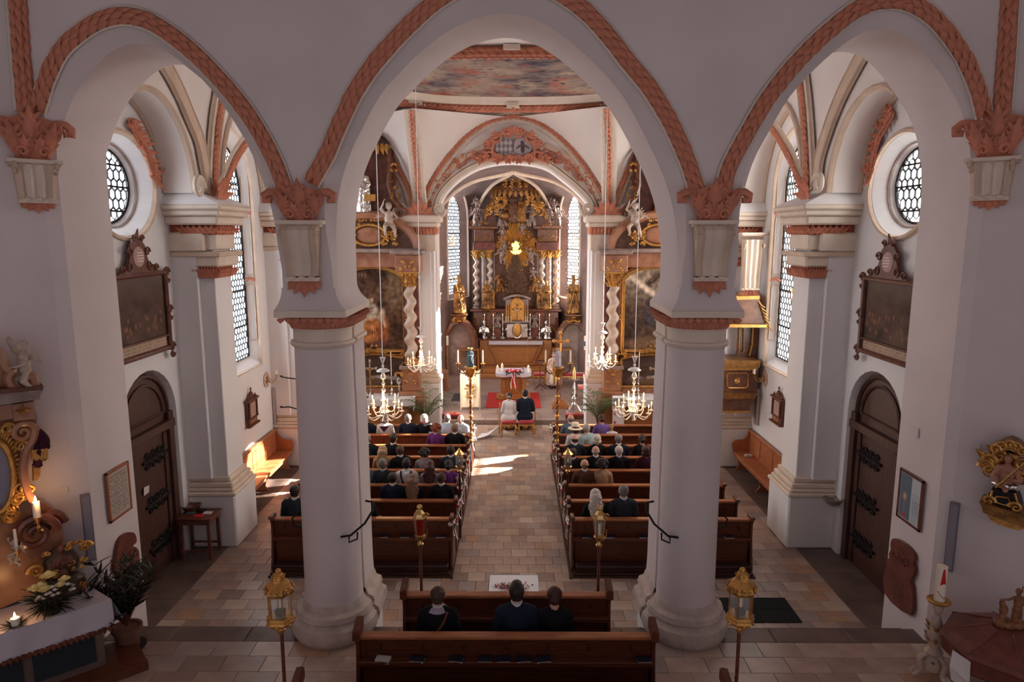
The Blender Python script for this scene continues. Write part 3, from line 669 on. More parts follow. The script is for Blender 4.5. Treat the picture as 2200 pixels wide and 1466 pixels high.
def corbel(label,px,pl,ux,n,s=1.0,small=False):
    """px: centre x, y of leaf top, plate y, drop tip y"""
    root=E('wall_corbel',label,'corbel'); x,yt,yp,yb=px
    a=U(x,yt,**pl); b=U(x,yp,**pl); d=U(x,yb,**pl); h=a.z-b.z
    cc=V((b.x,b.y,0)); console(root,cc,ux,n,.46*s,b.z,d.z,small); acanthus(root,V((b.x,b.y,b.z+.005)),ux,n,.50*s,h,b.z); return root
corbel('cream scroll corbel with red acanthus on the wall above the left column',(650,400,474,625),dict(Y=YF),(1,0,0),(0,-1,0))
corbel('cream scroll corbel with red acanthus on the wall above the right column',(1528,400,474,625),dict(Y=YF),(1,0,0),(0,-1,0))
corbel('short cream corbel with red acanthus high at the left edge',(70,247,345,450),dict(pl=PLL),-DL,NL,1.0,True)
corbel('short cream corbel with red acanthus high at the right edge',(2137,244,340,444),dict(pl=PLR),DR,NR,1.0,True)
# ================================================================== chancel wall, arch, vaults, apse
YC=21.3
arch_px=[(945,470),(947,434),(967,404),(1000,377),(1041,358),(1100,350),(1168,360),(1209,387),(1242,415),(1264,442),(1268,474)]
ca=catmull(tr(arch_px,Y=YC),4); x0,x1=-2.35,2.37
for p in ca: p.x=max(x0,min(x1,p.x))
ca=[V((x0,YC,0)),V((x0,YC,6.4))]+ca[2:-2]+[V((x1,YC,6.4)),V((x1,YC,0))]
g=G(); holed(g,[V((-6.4,YC,-.1)),V((-6.4,YC,TOP)),V((6.4,YC,TOP)),V((6.4,YC,-.1))]+[p for p in reversed(ca)],[])
g.loft([ca,[p+V((0,.35,0)) for p in ca],[p+V((0,.7,0)) for p in ca]],False,False)
g.obj('wall_chancel_arch',MT['vault_white'],smooth=True,kind='structure',ang=30)
mid=[p for p in ca if p.z>6.5]; mid=resample(mid,.08)
def off2(pts,d,y=0): 
    o=[]
    for i,p in enumerate(pts):
        t=(pts[min(i+1,len(pts)-1)]-pts[max(i-1,0)]).normalized(); o.append(p+V((-t.z,0,t.x))*d+V((0,y,0)))
    return o
N_=(0,-1,0)
for k,(d,w,m) in enumerate(((.10,.16,'cream_light'),(.22,.06,'cream'))): band('trim_%d'%(20+k),off2(mid,d,-.01),w,m,N_,None,'structure',.07)
def px3(l,**k): return catmull(tr(l,**k),5)
A_px=[(903,440),(915,418),(935,378),(965,335),(1005,292),(1050,263),(1100,252),(1150,261),(1198,292),(1240,335),(1270,378),(1292,415),(1303,440)]
rA=px3(A_px,Y=YC-.03); rO=px3([(925,440),(942,402),(968,365),(1003,335),(1040,314)],Y=YC-.001); rO2=px3([(1292,442),(1276,408),(1250,370),(1215,335),(1170,312)],Y=YC-.001)
root=E('vault_rib','pink leaf rib arching over the chancel opening','rib'); band('rib_band',rA,.34,'cream_light',N_,root,None,.04); leaves_on([p+V((0,-.05,0)) for p in rA],N_,root,.16,.2,.11,spread=.05,rows=2,single=True)
for q in (rO,rO2): band('trim_23',q,.16,'cream',N_,None,'structure',.05)
# diagonal ribs from the shells to the painted ceiling and outwards over the side altars
ZC=9.75
def arc3(p,q,b): return [p.lerp(q,t)+V(b)*sin(pi*t) for t in [k/12 for k in range(13)]]
def cellsheet(name,A,B,n=14):
    A=resample(A,.01 if False else (sum((a-b).length for a,b in zip(A,A[1:]))/n)); B=resample(B,(sum((a-b).length for a,b in zip(B,B[1:]))/n)); m=min(len(A),len(B)); A=A[:m];B=B[:m]
    rings=[[A[i].lerp(B[i],t/6) for t in range(7)] for i in range(m)]; g=G(); g.loft(rings,False,False); return g.obj(name,MT['vault_white'],smooth=True,kind='structure')
for s,spx,bx,cpx in ((-1,(903,435),[(903,435),(899,400),(895,350),(889,290),(884,232)],[(888,440),(876,400),(850,352),(820,318),(790,290)]),(1,(1303,435),[(1308,435),(1308,400),(1308,350),(1307,290),(1303,228)],[(1322,440),(1334,400),(1356,352),(1380,325),(1410,295)])):
    ys=[YC-.1,YC-.32,YC-.75,YC-1.3,YC-1.9]; B=catmull([U(x,y,Y=yy) for (x,y),yy in zip(bx,ys)],5)
    C=px3(cpx,Y=YC-.05); half=rA[:len(rA)//2+1] if s<0 else list(reversed(rA[len(rA)//2:]))
    cellsheet('vault_cell_1',half,B); C2=C+[V((s*5.3,YC-.3,9.3))]; cellsheet('vault_cell_2',C2,[b for b in B])
    nb=V((0,-.75,-.66)); root=E('vault_rib','pink leaf rib rising from the %s chancel pier to the painted ceiling'%('left' if s<0 else 'right'),'rib'); B2=[p-V((0,.05,.03)) for p in B]
    band('rib_band',B2,.46,'cream_light',nb,root,None,.05); leaves_on([p+nb.normalized()*.05 for p in B2],nb,root,.15,.2,.12,spread=.05,rows=2,single=True)
    root=E('vault_rib','short pink leaf rib curving over the %s side altar'%('left' if s<0 else 'right'),'rib'); band('rib_band',C,.40,'cream_light',N_,root,None,.05); leaves_on([p+V((0,-.06,0)) for p in C],N_,root,.15,.2,.12,spread=.05,rows=2,single=True)
    # shell and volutes on the pier entablature
    cx=U(spx[0],450,Y=YC-.3).x
    sh=E('shell_ornament','pink scallop shell above the %s chancel pier'%('left' if s<0 else 'right'),'ornament'); z0=U(900,468,Y=YC-.3).z
    for k in range(7):
        a=pi*(k+.0)/6; g=G(); g.leaf((cx,YC-.42,z0+.05),(cos(a)*1.15,-.1,sin(a)+.12),(0,-1,.1),.50,.26,.12); g.obj('shell_lobe',MT['pink'],sh,smooth=True)
    for k in (-1,1):
        g=G(); g.scroll((cx+k*.58,YC-.32,z0+.25),(k,0,0),(0,0,-1),.2,2.4,.05,7); g.tube([(cx+k*.78,YC-.32,z0+.25),(cx+k*.72,YC-.32,z0+.08),(cx+k*.5,YC-.32,z0+.0),(cx+k*.2,YC-.32,z0-.02)],.05,7)
        g.obj('volute',MT['cream_light'],smooth=True,label='cream spiral volute %s the shell on the %s chancel pier'%('left of' if k<0 else 'right of','left' if s<0 else 'right'),cat='volute')
    # chancel pier
    pr=E('chancel_pier','white %s pier of the chancel arch with cream entablature'%('left' if s<0 else 'right'),'pier')
    xi=2.36; xa=3.55
    def bx_(name,a,b,y,z0,z1,m,bev=.015): g=G(); g.box((s*a,y,z0),(s*b,YC+.3,z1),bev); g.obj(name,MT[m],pr)
    bx_('pedestal',2.28,3.0,20.85,0,1.45,'plaster_white',.03)
    for k,(o,a,b) in enumerate(((0,1.45,1.6),(-.06,1.6,1.72),(-.12,1.72,1.85))): bx_('base_moulding',2.26-o,3.05+o,20.83-o,a,b,'cream_light',.02)
    bx_('shaft',2.40,3.02,20.95,1.85,6.0,'plaster_white'); bx_('shaft_panel',2.50,2.92,20.92,2.0,5.5,'plaster_white',.02)
    bx_('architrave',2.34,3.45,20.90,5.55,6.05,'cream_light',.03); bx_('frieze_core',2.32,3.50,20.88,6.05,6.26,'pink',.01)
    bx_('cornice',2.26,3.60,20.80,6.26,6.40,'cream_light',.03); bx_('cornice_lip',2.18,3.74,20.70,6.40,6.62,'cream_light',.04)
    g=G(); 
    for k in range(11):
        x=s*(2.36+1.1*k/10); g.leaf((x,20.87,6.06),(0,0,1),(0,-1,0),.19,.11,.4,4); g.scroll((x+.05,20.85,6.16),(1,0,0),(0,0,1),.05,1.3,.015,4,1,8)
    g.obj('leaf_frieze',MT['pink'],pr,kind='stuff')
# stucco foliage beside the arms over the arch
for s in (-1,1):
    root=E('stucco_scrollwork','pink stucco scrollwork on the %s flank of the chancel arch'%('left' if s<0 else 'right'),'ornament')
    q=[p for p in off2(mid,.42,-.03) if s*p.x>.75]; q=resample(q if s>0 else list(reversed(q)),.27); rr=random.Random(5)
    for i,p in enumerate(q):
        t=(q[min(i+1,len(q)-1)]-q[max(i-1,0)]).normalized(); g=G(); f=1-.5*i/len(q)
        g.scroll(p,t,V((-t.z,0,t.x))*(1 if i%2 else -1),.16*f,1.4,.035,5,1,12)
        for k in range(4): a=rr.uniform(0,6.3); g.leaf(p+V((cos(a),0,sin(a)))*.05,(cos(a),-.2,sin(a)),(0,-1,0),.22*f,.09,.3,4)
        g.obj('scroll_leaf',MT['pink'],root,smooth=True)
# coat of arms cartouche
root=E('arms_cartouche','pink scrolled cartouche with two painted arms at the arch crown','cartouche'); c=U(1103,315,Y=YC-.12); X_,Z_=c.x,c.z
def shield(dx,fn,nm): 
    o=canvas(nm,(X_+dx-.29,YC-.10,Z_-.24),(1,0,0),(0,0,1),.58,.50,fn,28,24,root,inside=lambda s,t:((s-.5)/.5)**2+((t-.5)/.5)**2<1)
def f1(s,t):
    a,b=int((s*1.3+t*.8)*3.4),int((s*1.3-t*.8+2)*3.4); return (.50,.45,.46) if (a+b)%2 else (.20,.19,.23)
def f2(s,t):
    c=(.42,.37,.39); c=blob(c,s,t,.5,.35,.13,.30,(.10,.07,.08),.3); c=blob(c,s,t,.48,.72,.12,.12,(.10,.07,.08),.3)
    for a in (.9,-.9): c=blob(c,s,t,.5+a*.2,.5,.07,.28,(.13,.09,.10),.3,a)
    return c
shield(-.28,f1,'painted_arms'); shield(.28,f2,'painted_arms')
for s in (-1,1):
    g=G()
    for k,(dx,dz,r,fl) in enumerate(((.18,.36,.16,1),(.50,.28,.18,-1),(.70,.05,.15,1),(.74,-.25,.17,-1),(.45,-.36,.15,1),(.15,-.34,.13,-1),(.95,-.38,.13,1))):
        g.scroll((X_+s*dx,YC-.15,Z_+dz),(s,0,0),(0,0,fl),r,1.5,.05,6,1,16)
        for j in range(3): a=atan2(dz,s*dx)+(j-1)*.7; g.leaf((X_+s*dx,YC-.14,Z_+dz),(cos(a),-.3,sin(a)),(0,-1,0),.24,.1,.3,4)
    g.tube([(X_,YC-.13,Z_+.42),(X_+s*.3,YC-.13,Z_+.40),(X_+s*.62,YC-.13,Z_+.2),(X_+s*.64,YC-.13,Z_-.15),(X_+s*.4,YC-.13,Z_-.34),(X_,YC-.13,Z_-.30)],.055,6)
    g.obj('scroll_frame',MT['pink'],root,smooth=True)
g=G()
for k in range(7): a=pi*k/6; g.leaf((X_,YC-.14,Z_+.38),(cos(a),-.2,sin(a)),(0,-1,0),.26,.13,.2)
for k in range(5): a=-pi*(k+.5)/5; g.leaf((X_,YC-.14,Z_-.30),(cos(a),-.2,sin(a)),(0,-1,0),.2,.1,.2)
g.obj('shell_crest',MT['pink'],root,smooth=True)
# ------------------------------------------------------------------ nave ceiling with the painting
EY,EX,CY0=2.95,3.55,17.35
def ring(f,z,n=72):
    o=[]
    for k in range(n):
        a=2*pi*k/n; ca_,sa_=cos(a),sin(a); e=.72; o.append(V((EX*f*abs(ca_)**e*(1 if ca_>0 else -1),CY0+EY*f*abs(sa_)**e*(1 if sa_>0 else -1),z)))
    return o
g=G(); holed(g,[V((-6.3,9.7,ZC)),V((6.3,9.7,ZC)),V((6.3,YC+.1,ZC)),V((-6.3,YC+.1,ZC))],[ring(1.0,ZC)]); g.obj('ceiling',MT['vault_white'],kind='structure')
root=E('ceiling_painting','clouded ceiling fresco in a cream and red leaf ring','painting')
def ff(s,t):
    x,y=(s-.5)*9,(t-.5)*7.5; a=noise.fractal(V((x*.55,y*.7,3)),1,2.1,5); b=noise.fractal(V((x*1.0+5,y*1.3,7)),1,2,4); c=noise.fractal(V((x*4,y*6,1)),1,2,3)
    k=mixc((.50,.36,.28),(.13,.12,.155),.45+a*.9-(t-.55)*.2); k=mixc(k,(.60,.46,.33),max(0,b)*1.1); k=mixc(k,(.48,.15,.10),max(0,-b-.1)*1.5+max(0,c-.3)*.5); k=mixc(k,(.06,.05,.07),max(0,-c-.2)*1.6+max(0,a)*.5); return tuple(x*.78 for x in k)
n_=90; vs=[];cs=[]
fr=canvas('fresco',(-EX,CY0-EY,ZC+.12),(1,0,0),(0,1,0),2*EX,2*EY,ff,150,130,root,'fresco',inside=lambda s,t:(abs(s-.5)*2)**2.7+(abs(t-.5)*2)**2.7<1.0)
g=G(); R0=ring(1.0,ZC+.12); g.loft([ring(1.0,ZC),ring(.985,ZC-.06),ring(.955,ZC-.05),ring(.945,ZC+.02),ring(.92,ZC+.12)],True,False); g.obj('moulded_ring',MT['cream_light'],root,smooth=True)
q=ring(1.045,ZC-.02,90); q.append(q[0]); g=G(); g.tube([p-V((0,0,.05)) for p in q],.07,8); g.obj('garland_core',MT['pink'],root,smooth=True); leaves_on([p-V((0,0,.10)) for p in q],(0,-.75,-.65),root,.16,.22,.12,spread=.06,rows=3,single=True,lift=.07)
for x,y in ((0,CY0+EY*1.03),(2.72,CY0+EY*.87),(-2.72,CY0+EY*.87),(0,CY0-EY*1.02)):
    g=G(); g.prism([V((x-.16,y-.28,ZC-.01)),V((x+.16,y-.28,ZC-.01)),V((x+.2,y+.16,ZC-.01)),V((x-.2,y+.16,ZC-.01))],(0,0,-.10))
    for s in (-1,1): g.scroll((x+s*.14,y-.05,ZC-.13),(s,0,0),(0,1,0),.12,1.5,.03,5)
    g.obj('ring_clasp',MT['cream_light'],root)
# ------------------------------------------------------------------ chancel box and apse
PA=[(-3.3,21.9),(-3.3,27.0),(-1.85,30.6),(1.85,30.6),(3.3,27.0),(3.3,21.9)]
AN=['apse_north','apse_northeast','apse_east','apse_southeast','apse_south']
for i in range(5):
    a=V((*PA[i],0)); b=V((*PA[i+1],0)); L=(b-a).length; d=(b-a).normalized(); nn=V((d.y,-d.x,0))  # outward left? computed below
    if (V((0,26,0))-(a+b)/2).dot(nn)>0: nn=-nn
    g=G(); P_=lambda s,z: a+d*s+V((0,0,z))
    if i in (1,3):
        # lancet window; place by the photograph
        if i==1: s0=1.50; s1=3.45
        else: s0=L-3.45; s1=L-1.50
        def la(s0,s1,z0,zs,f=1.25,n=12): r=(s1-s0)/2; c=(s0+s1)/2; return [(s0,z0),(s1,z0)]+[(c+r*cos(pi*k/n),zs+f*r*sin(pi*k/n)) for k in range(n+1)]
        hole=la(s0,s1,3.3,6.7); gl=la(s0+.25,s1-.25,3.5,6.72)
        holed(g,[P_(0,0),P_(L,0),P_(L,9.6),P_(0,9.6)],[[P_(s,z) for s,z in hole]]); g.loft([[P_(s,z) for s,z in hole],[P_(s,z)+nn*.3 for s,z in gl]],True,False)
        w=E('window_%d'%(8 if i==1 else 9)); w['kind']='structure'
        q=G(); q.poly([P_(s,z)+nn*.29 for s,z in gl]); q.obj('pane',MT['window_glass' if i==1 else 'window_glass_south'],w)
        q=G(); h=.15; z=3.5; row=0
        while z<7.5:
            s=s0+.25+(h/2 if row%2 else 0)
            while s<s1-.22:
                c=(s0+s1)/2
                if z<6.72 or (s-c)**2/((s1-s0-.5)/2)**2+(z-6.72)**2/((s1-s0-.5)/2*1.25)**2<1: q.tube([P_(s+h*.5*cos(pi/6+pi/3*k),z+h*.56*sin(pi/6+pi/3*k))+nn*.27 for k in range(7)],.018,3,False)
                s+=h*.98
            z+=h*.93; row+=1
        q.obj('lead_came',MT['lead'],w,kind='stuff')
        for z in (4.1,4.75,5.4,6.05,6.7):
            q=G(); q.tube([P_(s0+.25,z)+nn*.27,P_(s1-.25,z)+nn*.27],.02,4); q.obj('glazing_bar',MT['iron'],w)
        for z in (5.75,):
            for k in range(9):
                aa=2*pi*k/9; q=G(); c=P_((s0+s1)/2+.16*cos(aa),z+.18*sin(aa))+nn*.25; q.poly([c+d*.07*cos(u)+V((0,0,.08*sin(u))) for u in [2*pi*j/6 for j in range(6)]]); q.obj('stained_pane',MT['stain_red' if k%2 else 'stain_gold'],w)
        q=G(); hp=[P_(s,z)-nn*.01 for s,z in hole]; q.tube(hp+[hp[0]],.05,5,False); q.obj('trim_30',MT['cream_light'],smooth=True,kind='structure')
    elif i in (0,4):
        hole=[(s_,z_) for s_,z_ in [(k[0],k[1]) for k in (loop_arch(1.2,2.9,3.3,6.6) if i==0 else loop_arch(1.0,1.8,3.7,6.4))]]
        if i==4: hole=[(L-s_,z_) for s_,z_ in hole]
        holed(g,[P_(0,0),P_(L,0),P_(L,9.6),P_(0,9.6)],[[P_(s,z) for s,z in hole]]); g.loft([[P_(s,z) for s,z in hole],[P_(s,z)+nn*.25 for s,z in hole]],True,False)
        w=E('window_%d'%(10+i)); w['kind']='structure'; q=G(); q.poly([P_(s,z)+nn*.25 for s,z in hole]); q.obj('pane',MT['window_glass' if i==0 else 'window_glass_south'],w)
    else: holed(g,[P_(0,0),P_(L,0),P_(L,9.6),P_(0,9.6)],[])
    g.obj('wall_'+AN[i],MT['apse'],kind='structure')
    if i in (1,2,3,4):   # engaged shafts at the angles of the apse
        r=E('apse_shaft','slim pinkish engaged shaft '+['','at the outer edge of the left apse window','left of the high altar retable','right of the high altar retable','at the outer edge of the right apse window'][i],'pilaster','apse wall shafts',loc=(a.x*.97,a.y-.03,0))
        for nm,(pr_,m) in {'shaft':([(.13,2.6),(.12,6.2)],'marble_grey'),'base':([(.2,0),(.2,2.3),(.17,2.35),(.19,2.5),(.14,2.6)],'marble_grey'),'capital':([(.12,6.2),(.15,6.3),(.22,6.5),(.24,6.62)],'pink')}.items():
            g=G(); g.lathe(pr_,n=10); g.obj(nm,MT[m],r,smooth=True)
        g=G(); tgt=V((0-a.x*.97,26.5-a.y,8.35)); 
        for k in range(1): g.tube([V((0,0,6.6)).lerp(tgt,t)+V((0,0,1.1*sin(pi*t*.75)*(1-t)))-V((0,0,0)) for t in [j/10 for j in range(11)]],.07,6)
        g.obj('vault_rib',MT['cream'],r,smooth=True)
g=G(); base=[V((x,y,7.6)) for x,y in PA]; mid_=[V((x*.6,26+(y-26)*.6,8.5)) for x,y in PA]; topp=[V((x*.1,26+(y-26)*.1,8.75)) for x,y in PA]
g.loft([base,mid_,topp],False,False); g.box((-3.4,21.9,8.9),(3.4,27,9.0)); g.obj('ceiling_apse',MT['apse'],smooth=True,kind='structure')
# ================================================================== organic bodies: capsules and ellipsoids fused by a voxel remesh
def capsule(g,a,b,ra,rb,n=14):
    a=V(a);b=V(b); d=(b-a); L=d.length; t=d/L if L>1e-6 else V((0,0,1)); u=t.orthogonal().normalized(); w=t.cross(u); rings=[]
    for k in range(4): 
        al=pi/2*(k+.3)/4; rings.append((a-t*ra*cos(al),ra*sin(al)))
    rings.append((a,ra)); rings.append((b,rb))
    for k in range(3,-1,-1):
        al=pi/2*(k+.3)/4; rings.append((b+t*rb*cos(al),rb*sin(al)))
    g.loft([[c+(u*cos(2*pi*j/n)+w*sin(2*pi*j/n))*r for j in range(n)] for c,r in rings])
def ell(g,c,r,rot=None,n=16,m=10):
    q=G(); q.ball((0,0,0),r,n,m); M=(rot or Matrix()).to_4x4() if rot else Matrix(); b=len(g.v)
    for p in q.v: g.v.append(V(c)+(M.to_3x3()@p if rot else p))
    for f in q.f: g.face([b+i for i in f])
def fuse(name,g,vox=.02,mats=(),smooth=4,disp=0,dscale=.1,mfn=None,keep=None):
    me=g.mesh(name+'_src'); o=bpy.data.objects.new(name,me); COL.objects.link(o)
    r=o.modifiers.new('r','REMESH'); r.mode='VOXEL'; r.voxel_size=vox; r.use_smooth_shade=True
    if smooth: s=o.modifiers.new('s','SMOOTH'); s.iterations=smooth; s.factor=.5
    dg=bpy.context.evaluated_depsgraph_get(); dg.update(); m2=bpy.data.meshes.new_from_object(o.evaluated_get(dg)); m2.name=name
    bpy.data.objects.remove(o); bpy.data.meshes.remove(me); m2.materials.clear()
    for m in mats: m2.materials.append(MT[m])
    if disp:
        for v in m2.vertices:
            n=v.normal; k=noise.fractal(V(v.co)/dscale,1,2,3)*disp; v.co=v.co+n*k
    if mfn:
        for p in m2.polygons: p.material_index=mfn(p.center)
    m2.polygons.foreach_set('use_smooth',[True]*len(m2.polygons))
    if keep:
        bm=bmesh.new(); bm.from_mesh(m2); bmesh.ops.delete(bm,geom=[f for f in bm.faces if not keep(f.calc_center_median())],context='FACES'); bm.to_mesh(m2); bm.free()
    return m2
# seated figure: origin on the floor under the hips, facing +Y, seat height .45
def hand(g,p,d,up,s=1,cl=.6):
    """palm with four bent fingers and a thumb; p wrist, d direction, up back of the hand"""
    d=V(d).normalized(); up=V(up); up=(up-d*up.dot(d)).normalized(); sd=d.cross(up)*s
    capsule(g,V(p),V(p)+d*.03,.024,.026); 
    for k in range(4): capsule(g,V(p)+d*.02+sd*(k-1.5)*.012,V(p)+d*.085+sd*(k-1.5)*.019,.015,.0135,8)
    for k,L in enumerate((.068,.078,.073,.056)):
        a=V(p)+d*.085+sd*(k-1.5)*.020; b=a+(d-up*.25*cl)*L*.5; c=b+(d*.7-up*cl)*L*.5
        capsule(g,a,b,.0098,.009,8); capsule(g,b,c,.009,.0078,8)
    a=V(p)+d*.03-sd*.026; b=a+(d*.7-sd*.9).normalized()*.04; capsule(g,a,b,.013,.011,8); capsule(g,b,b+(d-sd*.15)*.032,.0105,.009,8)
def head(g,c,s=1):
    """cranium, jaw, nose, ears, brow; looks to +Y; c = centre of the head"""
    c=V(c)
    ell(g,c+V((0,-.008,.022)),(.074*s,.092*s,.088*s)); ell(g,c+V((0,.028,-.045)),(.052*s,.058*s,.062*s)); ell(g,c+V((0,.060,-.082)),(.026*s,.022*s,.02*s))
    capsule(g,c+V((0,.088,.005)),c+V((0,.104,-.026)),.009,.013,8)
    for k in (-1,1):
        ell(g,c+V((k*.077*s,-.004,-.012)),(.008,.018,.032),Matrix.Rotation(k*.25,3,'Z')); ell(g,c+V((k*.040,.070,-.022)),(.022,.02,.022)); ell(g,c+V((k*.03,.078,.030)),(.024,.014,.008))
    capsule(g,c+V((-.02,.083,-.055)),c+V((.02,.083,-.055)),.008,.008,8)
def seated(g,sc=1.0,shoulder=.20,hip=.17,pad=0,arms=True,legs=True,hd=True,hands=True,lean=0,body=True):
    P=pad; sh=.985*1.0
    if body:
        capsule(g,(-.07,-.02,.53),(.07,-.02,.53),hip-.03+P,hip-.03+P); ell(g,(0,-.02,.68),(hip-.015+P,.115+P,.17)); ell(g,(0,-.01,.86),(shoulder-.035+P,.12+P,.18))
        capsule(g,(-shoulder+.05,-.01,.985),(shoulder-.05,-.01,.985),.072+P,.072+P); ell(g,(0,-.045,.93),(.12+P,.09+P,.14))
        for k in (-1,1): capsule(g,(k*.03,-.01,1.04),(k*(shoulder-.03),-.01,1.0),.05+P,.055+P)
    if hd: capsule(g,(0,-.005,1.02),(0,.012,1.12),.056,.052); head(g,(0,.03,1.205))
    for k in (-1,1):
        if arms:
            capsule(g,(k*(shoulder-.005),-.01,.985),(k*(shoulder+.055),.03,.72),.056+P,.045+P); capsule(g,(k*(shoulder+.055),.03,.72),(k*.10,.27,.62),.044+P,.030+P)
            if hands: hand(g,(k*.10,.27,.615),(-k*.35,.9,-.12),(0,.1,1),k)
        if legs:
            capsule(g,(k*.10,0,.52),(k*.11,.43,.50),.088+P,.066+P); capsule(g,(k*.11,.43,.50),(k*.11,.42,.10),.062+P,.042+P)
            if hands: capsule(g,(k*.11,.40,.045),(k*.13,.58,.035),.042,.034)
def widen(me,z0=1.085,f=1.12):
    for v in me.vertices:
        if v.co.z>z0: v.co.x*=1+(f-1)*min(1,(v.co.z-z0)/.04)
    return me
def body_mesh(nm,**k):
    g=G(); seated(g,**k); return widen(fuse(nm,g,.0115,('skin',),3))
BODY_M=body_mesh('body',shoulder=.185,hip=.165); BODY_W=body_mesh('body',shoulder=.160,hip=.165)
def top_mesh(nm,sleeve=True,sh=.185,pad=.014,neck=1.055,coat=True,hip=.165,bare=False):
    g=G(); seated(g,shoulder=sh,hip=hip,pad=pad,arms=not bare,legs=False,hd=False,hands=False)
    if bare: 
        for k in (-1,1): capsule(g,(k*(sh-.01),-.01,.985),(k*(sh+.01),0,.93),.06+pad,.055+pad)
    if coat: capsule(g,(-.08,0,.50),(.08,0,.50),hip-.01,hip-.01)
    return fuse(nm,g,.017,('ribbon',),3,.006,.09,keep=lambda c: not (sqrt(c.x**2+(c.y-.0)**2)<.062 and c.z>neck) and not (abs(c.x)<.13 and c.y>.25 and c.z<.66 and False))
JACKET=top_mesh('jacket'); BLOUSE=top_mesh('blouse',sh=.160,pad=.011,hip=.165); DRESS=top_mesh('dress_top',sh=.160,pad=.010,bare=True,hip=.165)
def leg_mesh(nm,skirt):
    g=G()
    if skirt: 
        capsule(g,(-.08,0,.52),(.08,0,.52),.17,.17); capsule(g,(-.07,.0,.51),(-.08,.45,.49),.13,.11); capsule(g,(.07,.0,.51),(.08,.45,.49),.13,.11); capsule(g,(0,.0,.5),(0,.45,.49),.12,.1)
        for k in (-1,1): capsule(g,(k*.07,.46,.49),(k*.09,.46,.25),.11,.12)
    else: seated(g,shoulder=.2,hip=.175,pad=.016,arms=False,legs=True,hd=False,hands=False,body=False); capsule(g,(-.08,0,.52),(.08,0,.52),.16,.16)
    return fuse(nm,g,.02,('pew_dark',),3,.004,.1,keep=lambda c:c.z>.085)
TROUS=leg_mesh('trousers',False); SKIRT=leg_mesh('skirt',True)
def shoes():
    g=G()
    for k in (-1,1): capsule(g,(k*.11,.40,.055),(k*.13,.60,.045),.052,.044)
    me=fuse('shoes',g,.02,('leather',),2); return me
SHOES=shoes()
def hair_mesh(kind):
    g=G(); c=V((0,.03,1.205)); keep=None; disp=.004; ds=.03; vox=.011
    cap=lambda rx=.083,ry=.100,rz=.097,dy=-.014,dz=.028: ell(g,c+V((0,dy,dz)),(rx,ry,rz))
    face=lambda p: not (p.y>c.y+.045 and p.z<c.z+.055)
    if kind=='short': cap(); ell(g,c+V((0,-.045,-.03)),(.068,.055,.065)); keep=lambda p: face(p) and p.z>c.z-.078 and not (abs(p.x)>.06 and p.z<c.z-.01 and p.y>c.y-.02)
    elif kind=='bald': cap(.081,.097,.070,-.014,-.012); keep=lambda p: face(p) and p.z>c.z-.07 and p.y<c.y+.02 and p.z<c.z+.045
    elif kind=='bob': cap(.092,.108,.104); ell(g,c+V((0,-.035,-.05)),(.098,.085,.085)); keep=lambda p: face(p) and p.z>c.z-.115
    elif kind=='long':
        cap(.09,.106,.102); ell(g,c+V((0,-.045,-.06)),(.105,.085,.11)); ell(g,c+V((0,-.125,-.19)),(.13,.07,.15)); ell(g,c+V((0,-.165,-.30)),(.115,.045,.13)); capsule(g,c+V((0,-.07,-.03)),c+V((0,-.155,-.33)),.105,.085); keep=face; disp=.007; ds=.05; 
    elif kind=='curly':
        r=random.Random(4); cap(.10,.115,.112)
        for k in range(60):
            a=r.uniform(0,2*pi); b=r.uniform(-.9,1.5); p=c+V((.105*cos(a)*cos(b),-.02+.11*sin(a)*cos(b),.02+.105*sin(b))); 
            if p.y<c.y+.05: ell(g,p,(.03,.03,.03),n=8,m=5)
        keep=face; disp=.012; ds=.02
    elif kind=='updo': cap(.085,.102,.10); ell(g,c+V((0,-.105,-.005)),(.05,.045,.052)); ell(g,c+V((0,-.06,-.04)),(.06,.05,.05)); keep=lambda p: face(p) and p.z>c.z-.08
    elif kind=='tuft': cap(.083,.1,.098); ell(g,c+V((0,-.045,-.03)),(.068,.055,.065)); ell(g,c+V((0,.01,.095)),(.06,.075,.045)); keep=lambda p: face(p) and p.z>c.z-.08
    return widen(fuse('hair',g,vox,('straw',),2,disp,ds,keep=keep),.9)
HAIR={k:hair_mesh(k) for k in ('short','bald','bob','long','curly','updo','tuft')}
for n_,c_ in dict(h_black=(.012,.010,.012),h_dark=(.03,.017,.014),h_brown=(.085,.038,.022),h_red=(.26,.055,.018),h_auburn=(.075,.02,.018),h_grey=(.24,.215,.22),h_silver=(.46,.43,.43),h_white=(.68,.62,.55),h_blond=(.46,.29,.15),h_fair=(.30,.17,.10)).items(): mat(n_,c_,.5,var=.5,vscale=28,bump=.8,bscale=70)
for n_,c_ in dict(c_navy=(.016,.024,.045),c_black=(.010,.010,.014),c_char=(.035,.042,.055),c_steel=(.10,.15,.19),c_blue=(.40,.52,.60),c_white=(.66,.66,.68),c_grey=(.27,.25,.28),c_lilac=(.36,.32,.40),c_purple=(.13,.03,.16),c_violet=(.17,.11,.33),c_plum=(.055,.012,.03),c_brown=(.12,.05,.032),c_beige=(.42,.27,.16),c_silverblue=(.30,.40,.44)).items(): mat(n_,tuple(x*.8 for x in c_) if sum(c_)<.3 else c_,.85,var=.12,vscale=6,spec=.15)
NP=[0]
def collar_obj(root,m,r=.066):
    g=G(); g.loft([[V((rr*cos(a),.006+rr*1.02*sin(a),z+.012*sin(a))) for a in [2*pi*k/18 for k in range(18)]] for rr,z in ((r+.016,1.045),(r+.004,1.075),(r+.001,1.108),(r-.010,1.112))]); return g.obj('shirt_collar',MT[m],root,smooth=True)
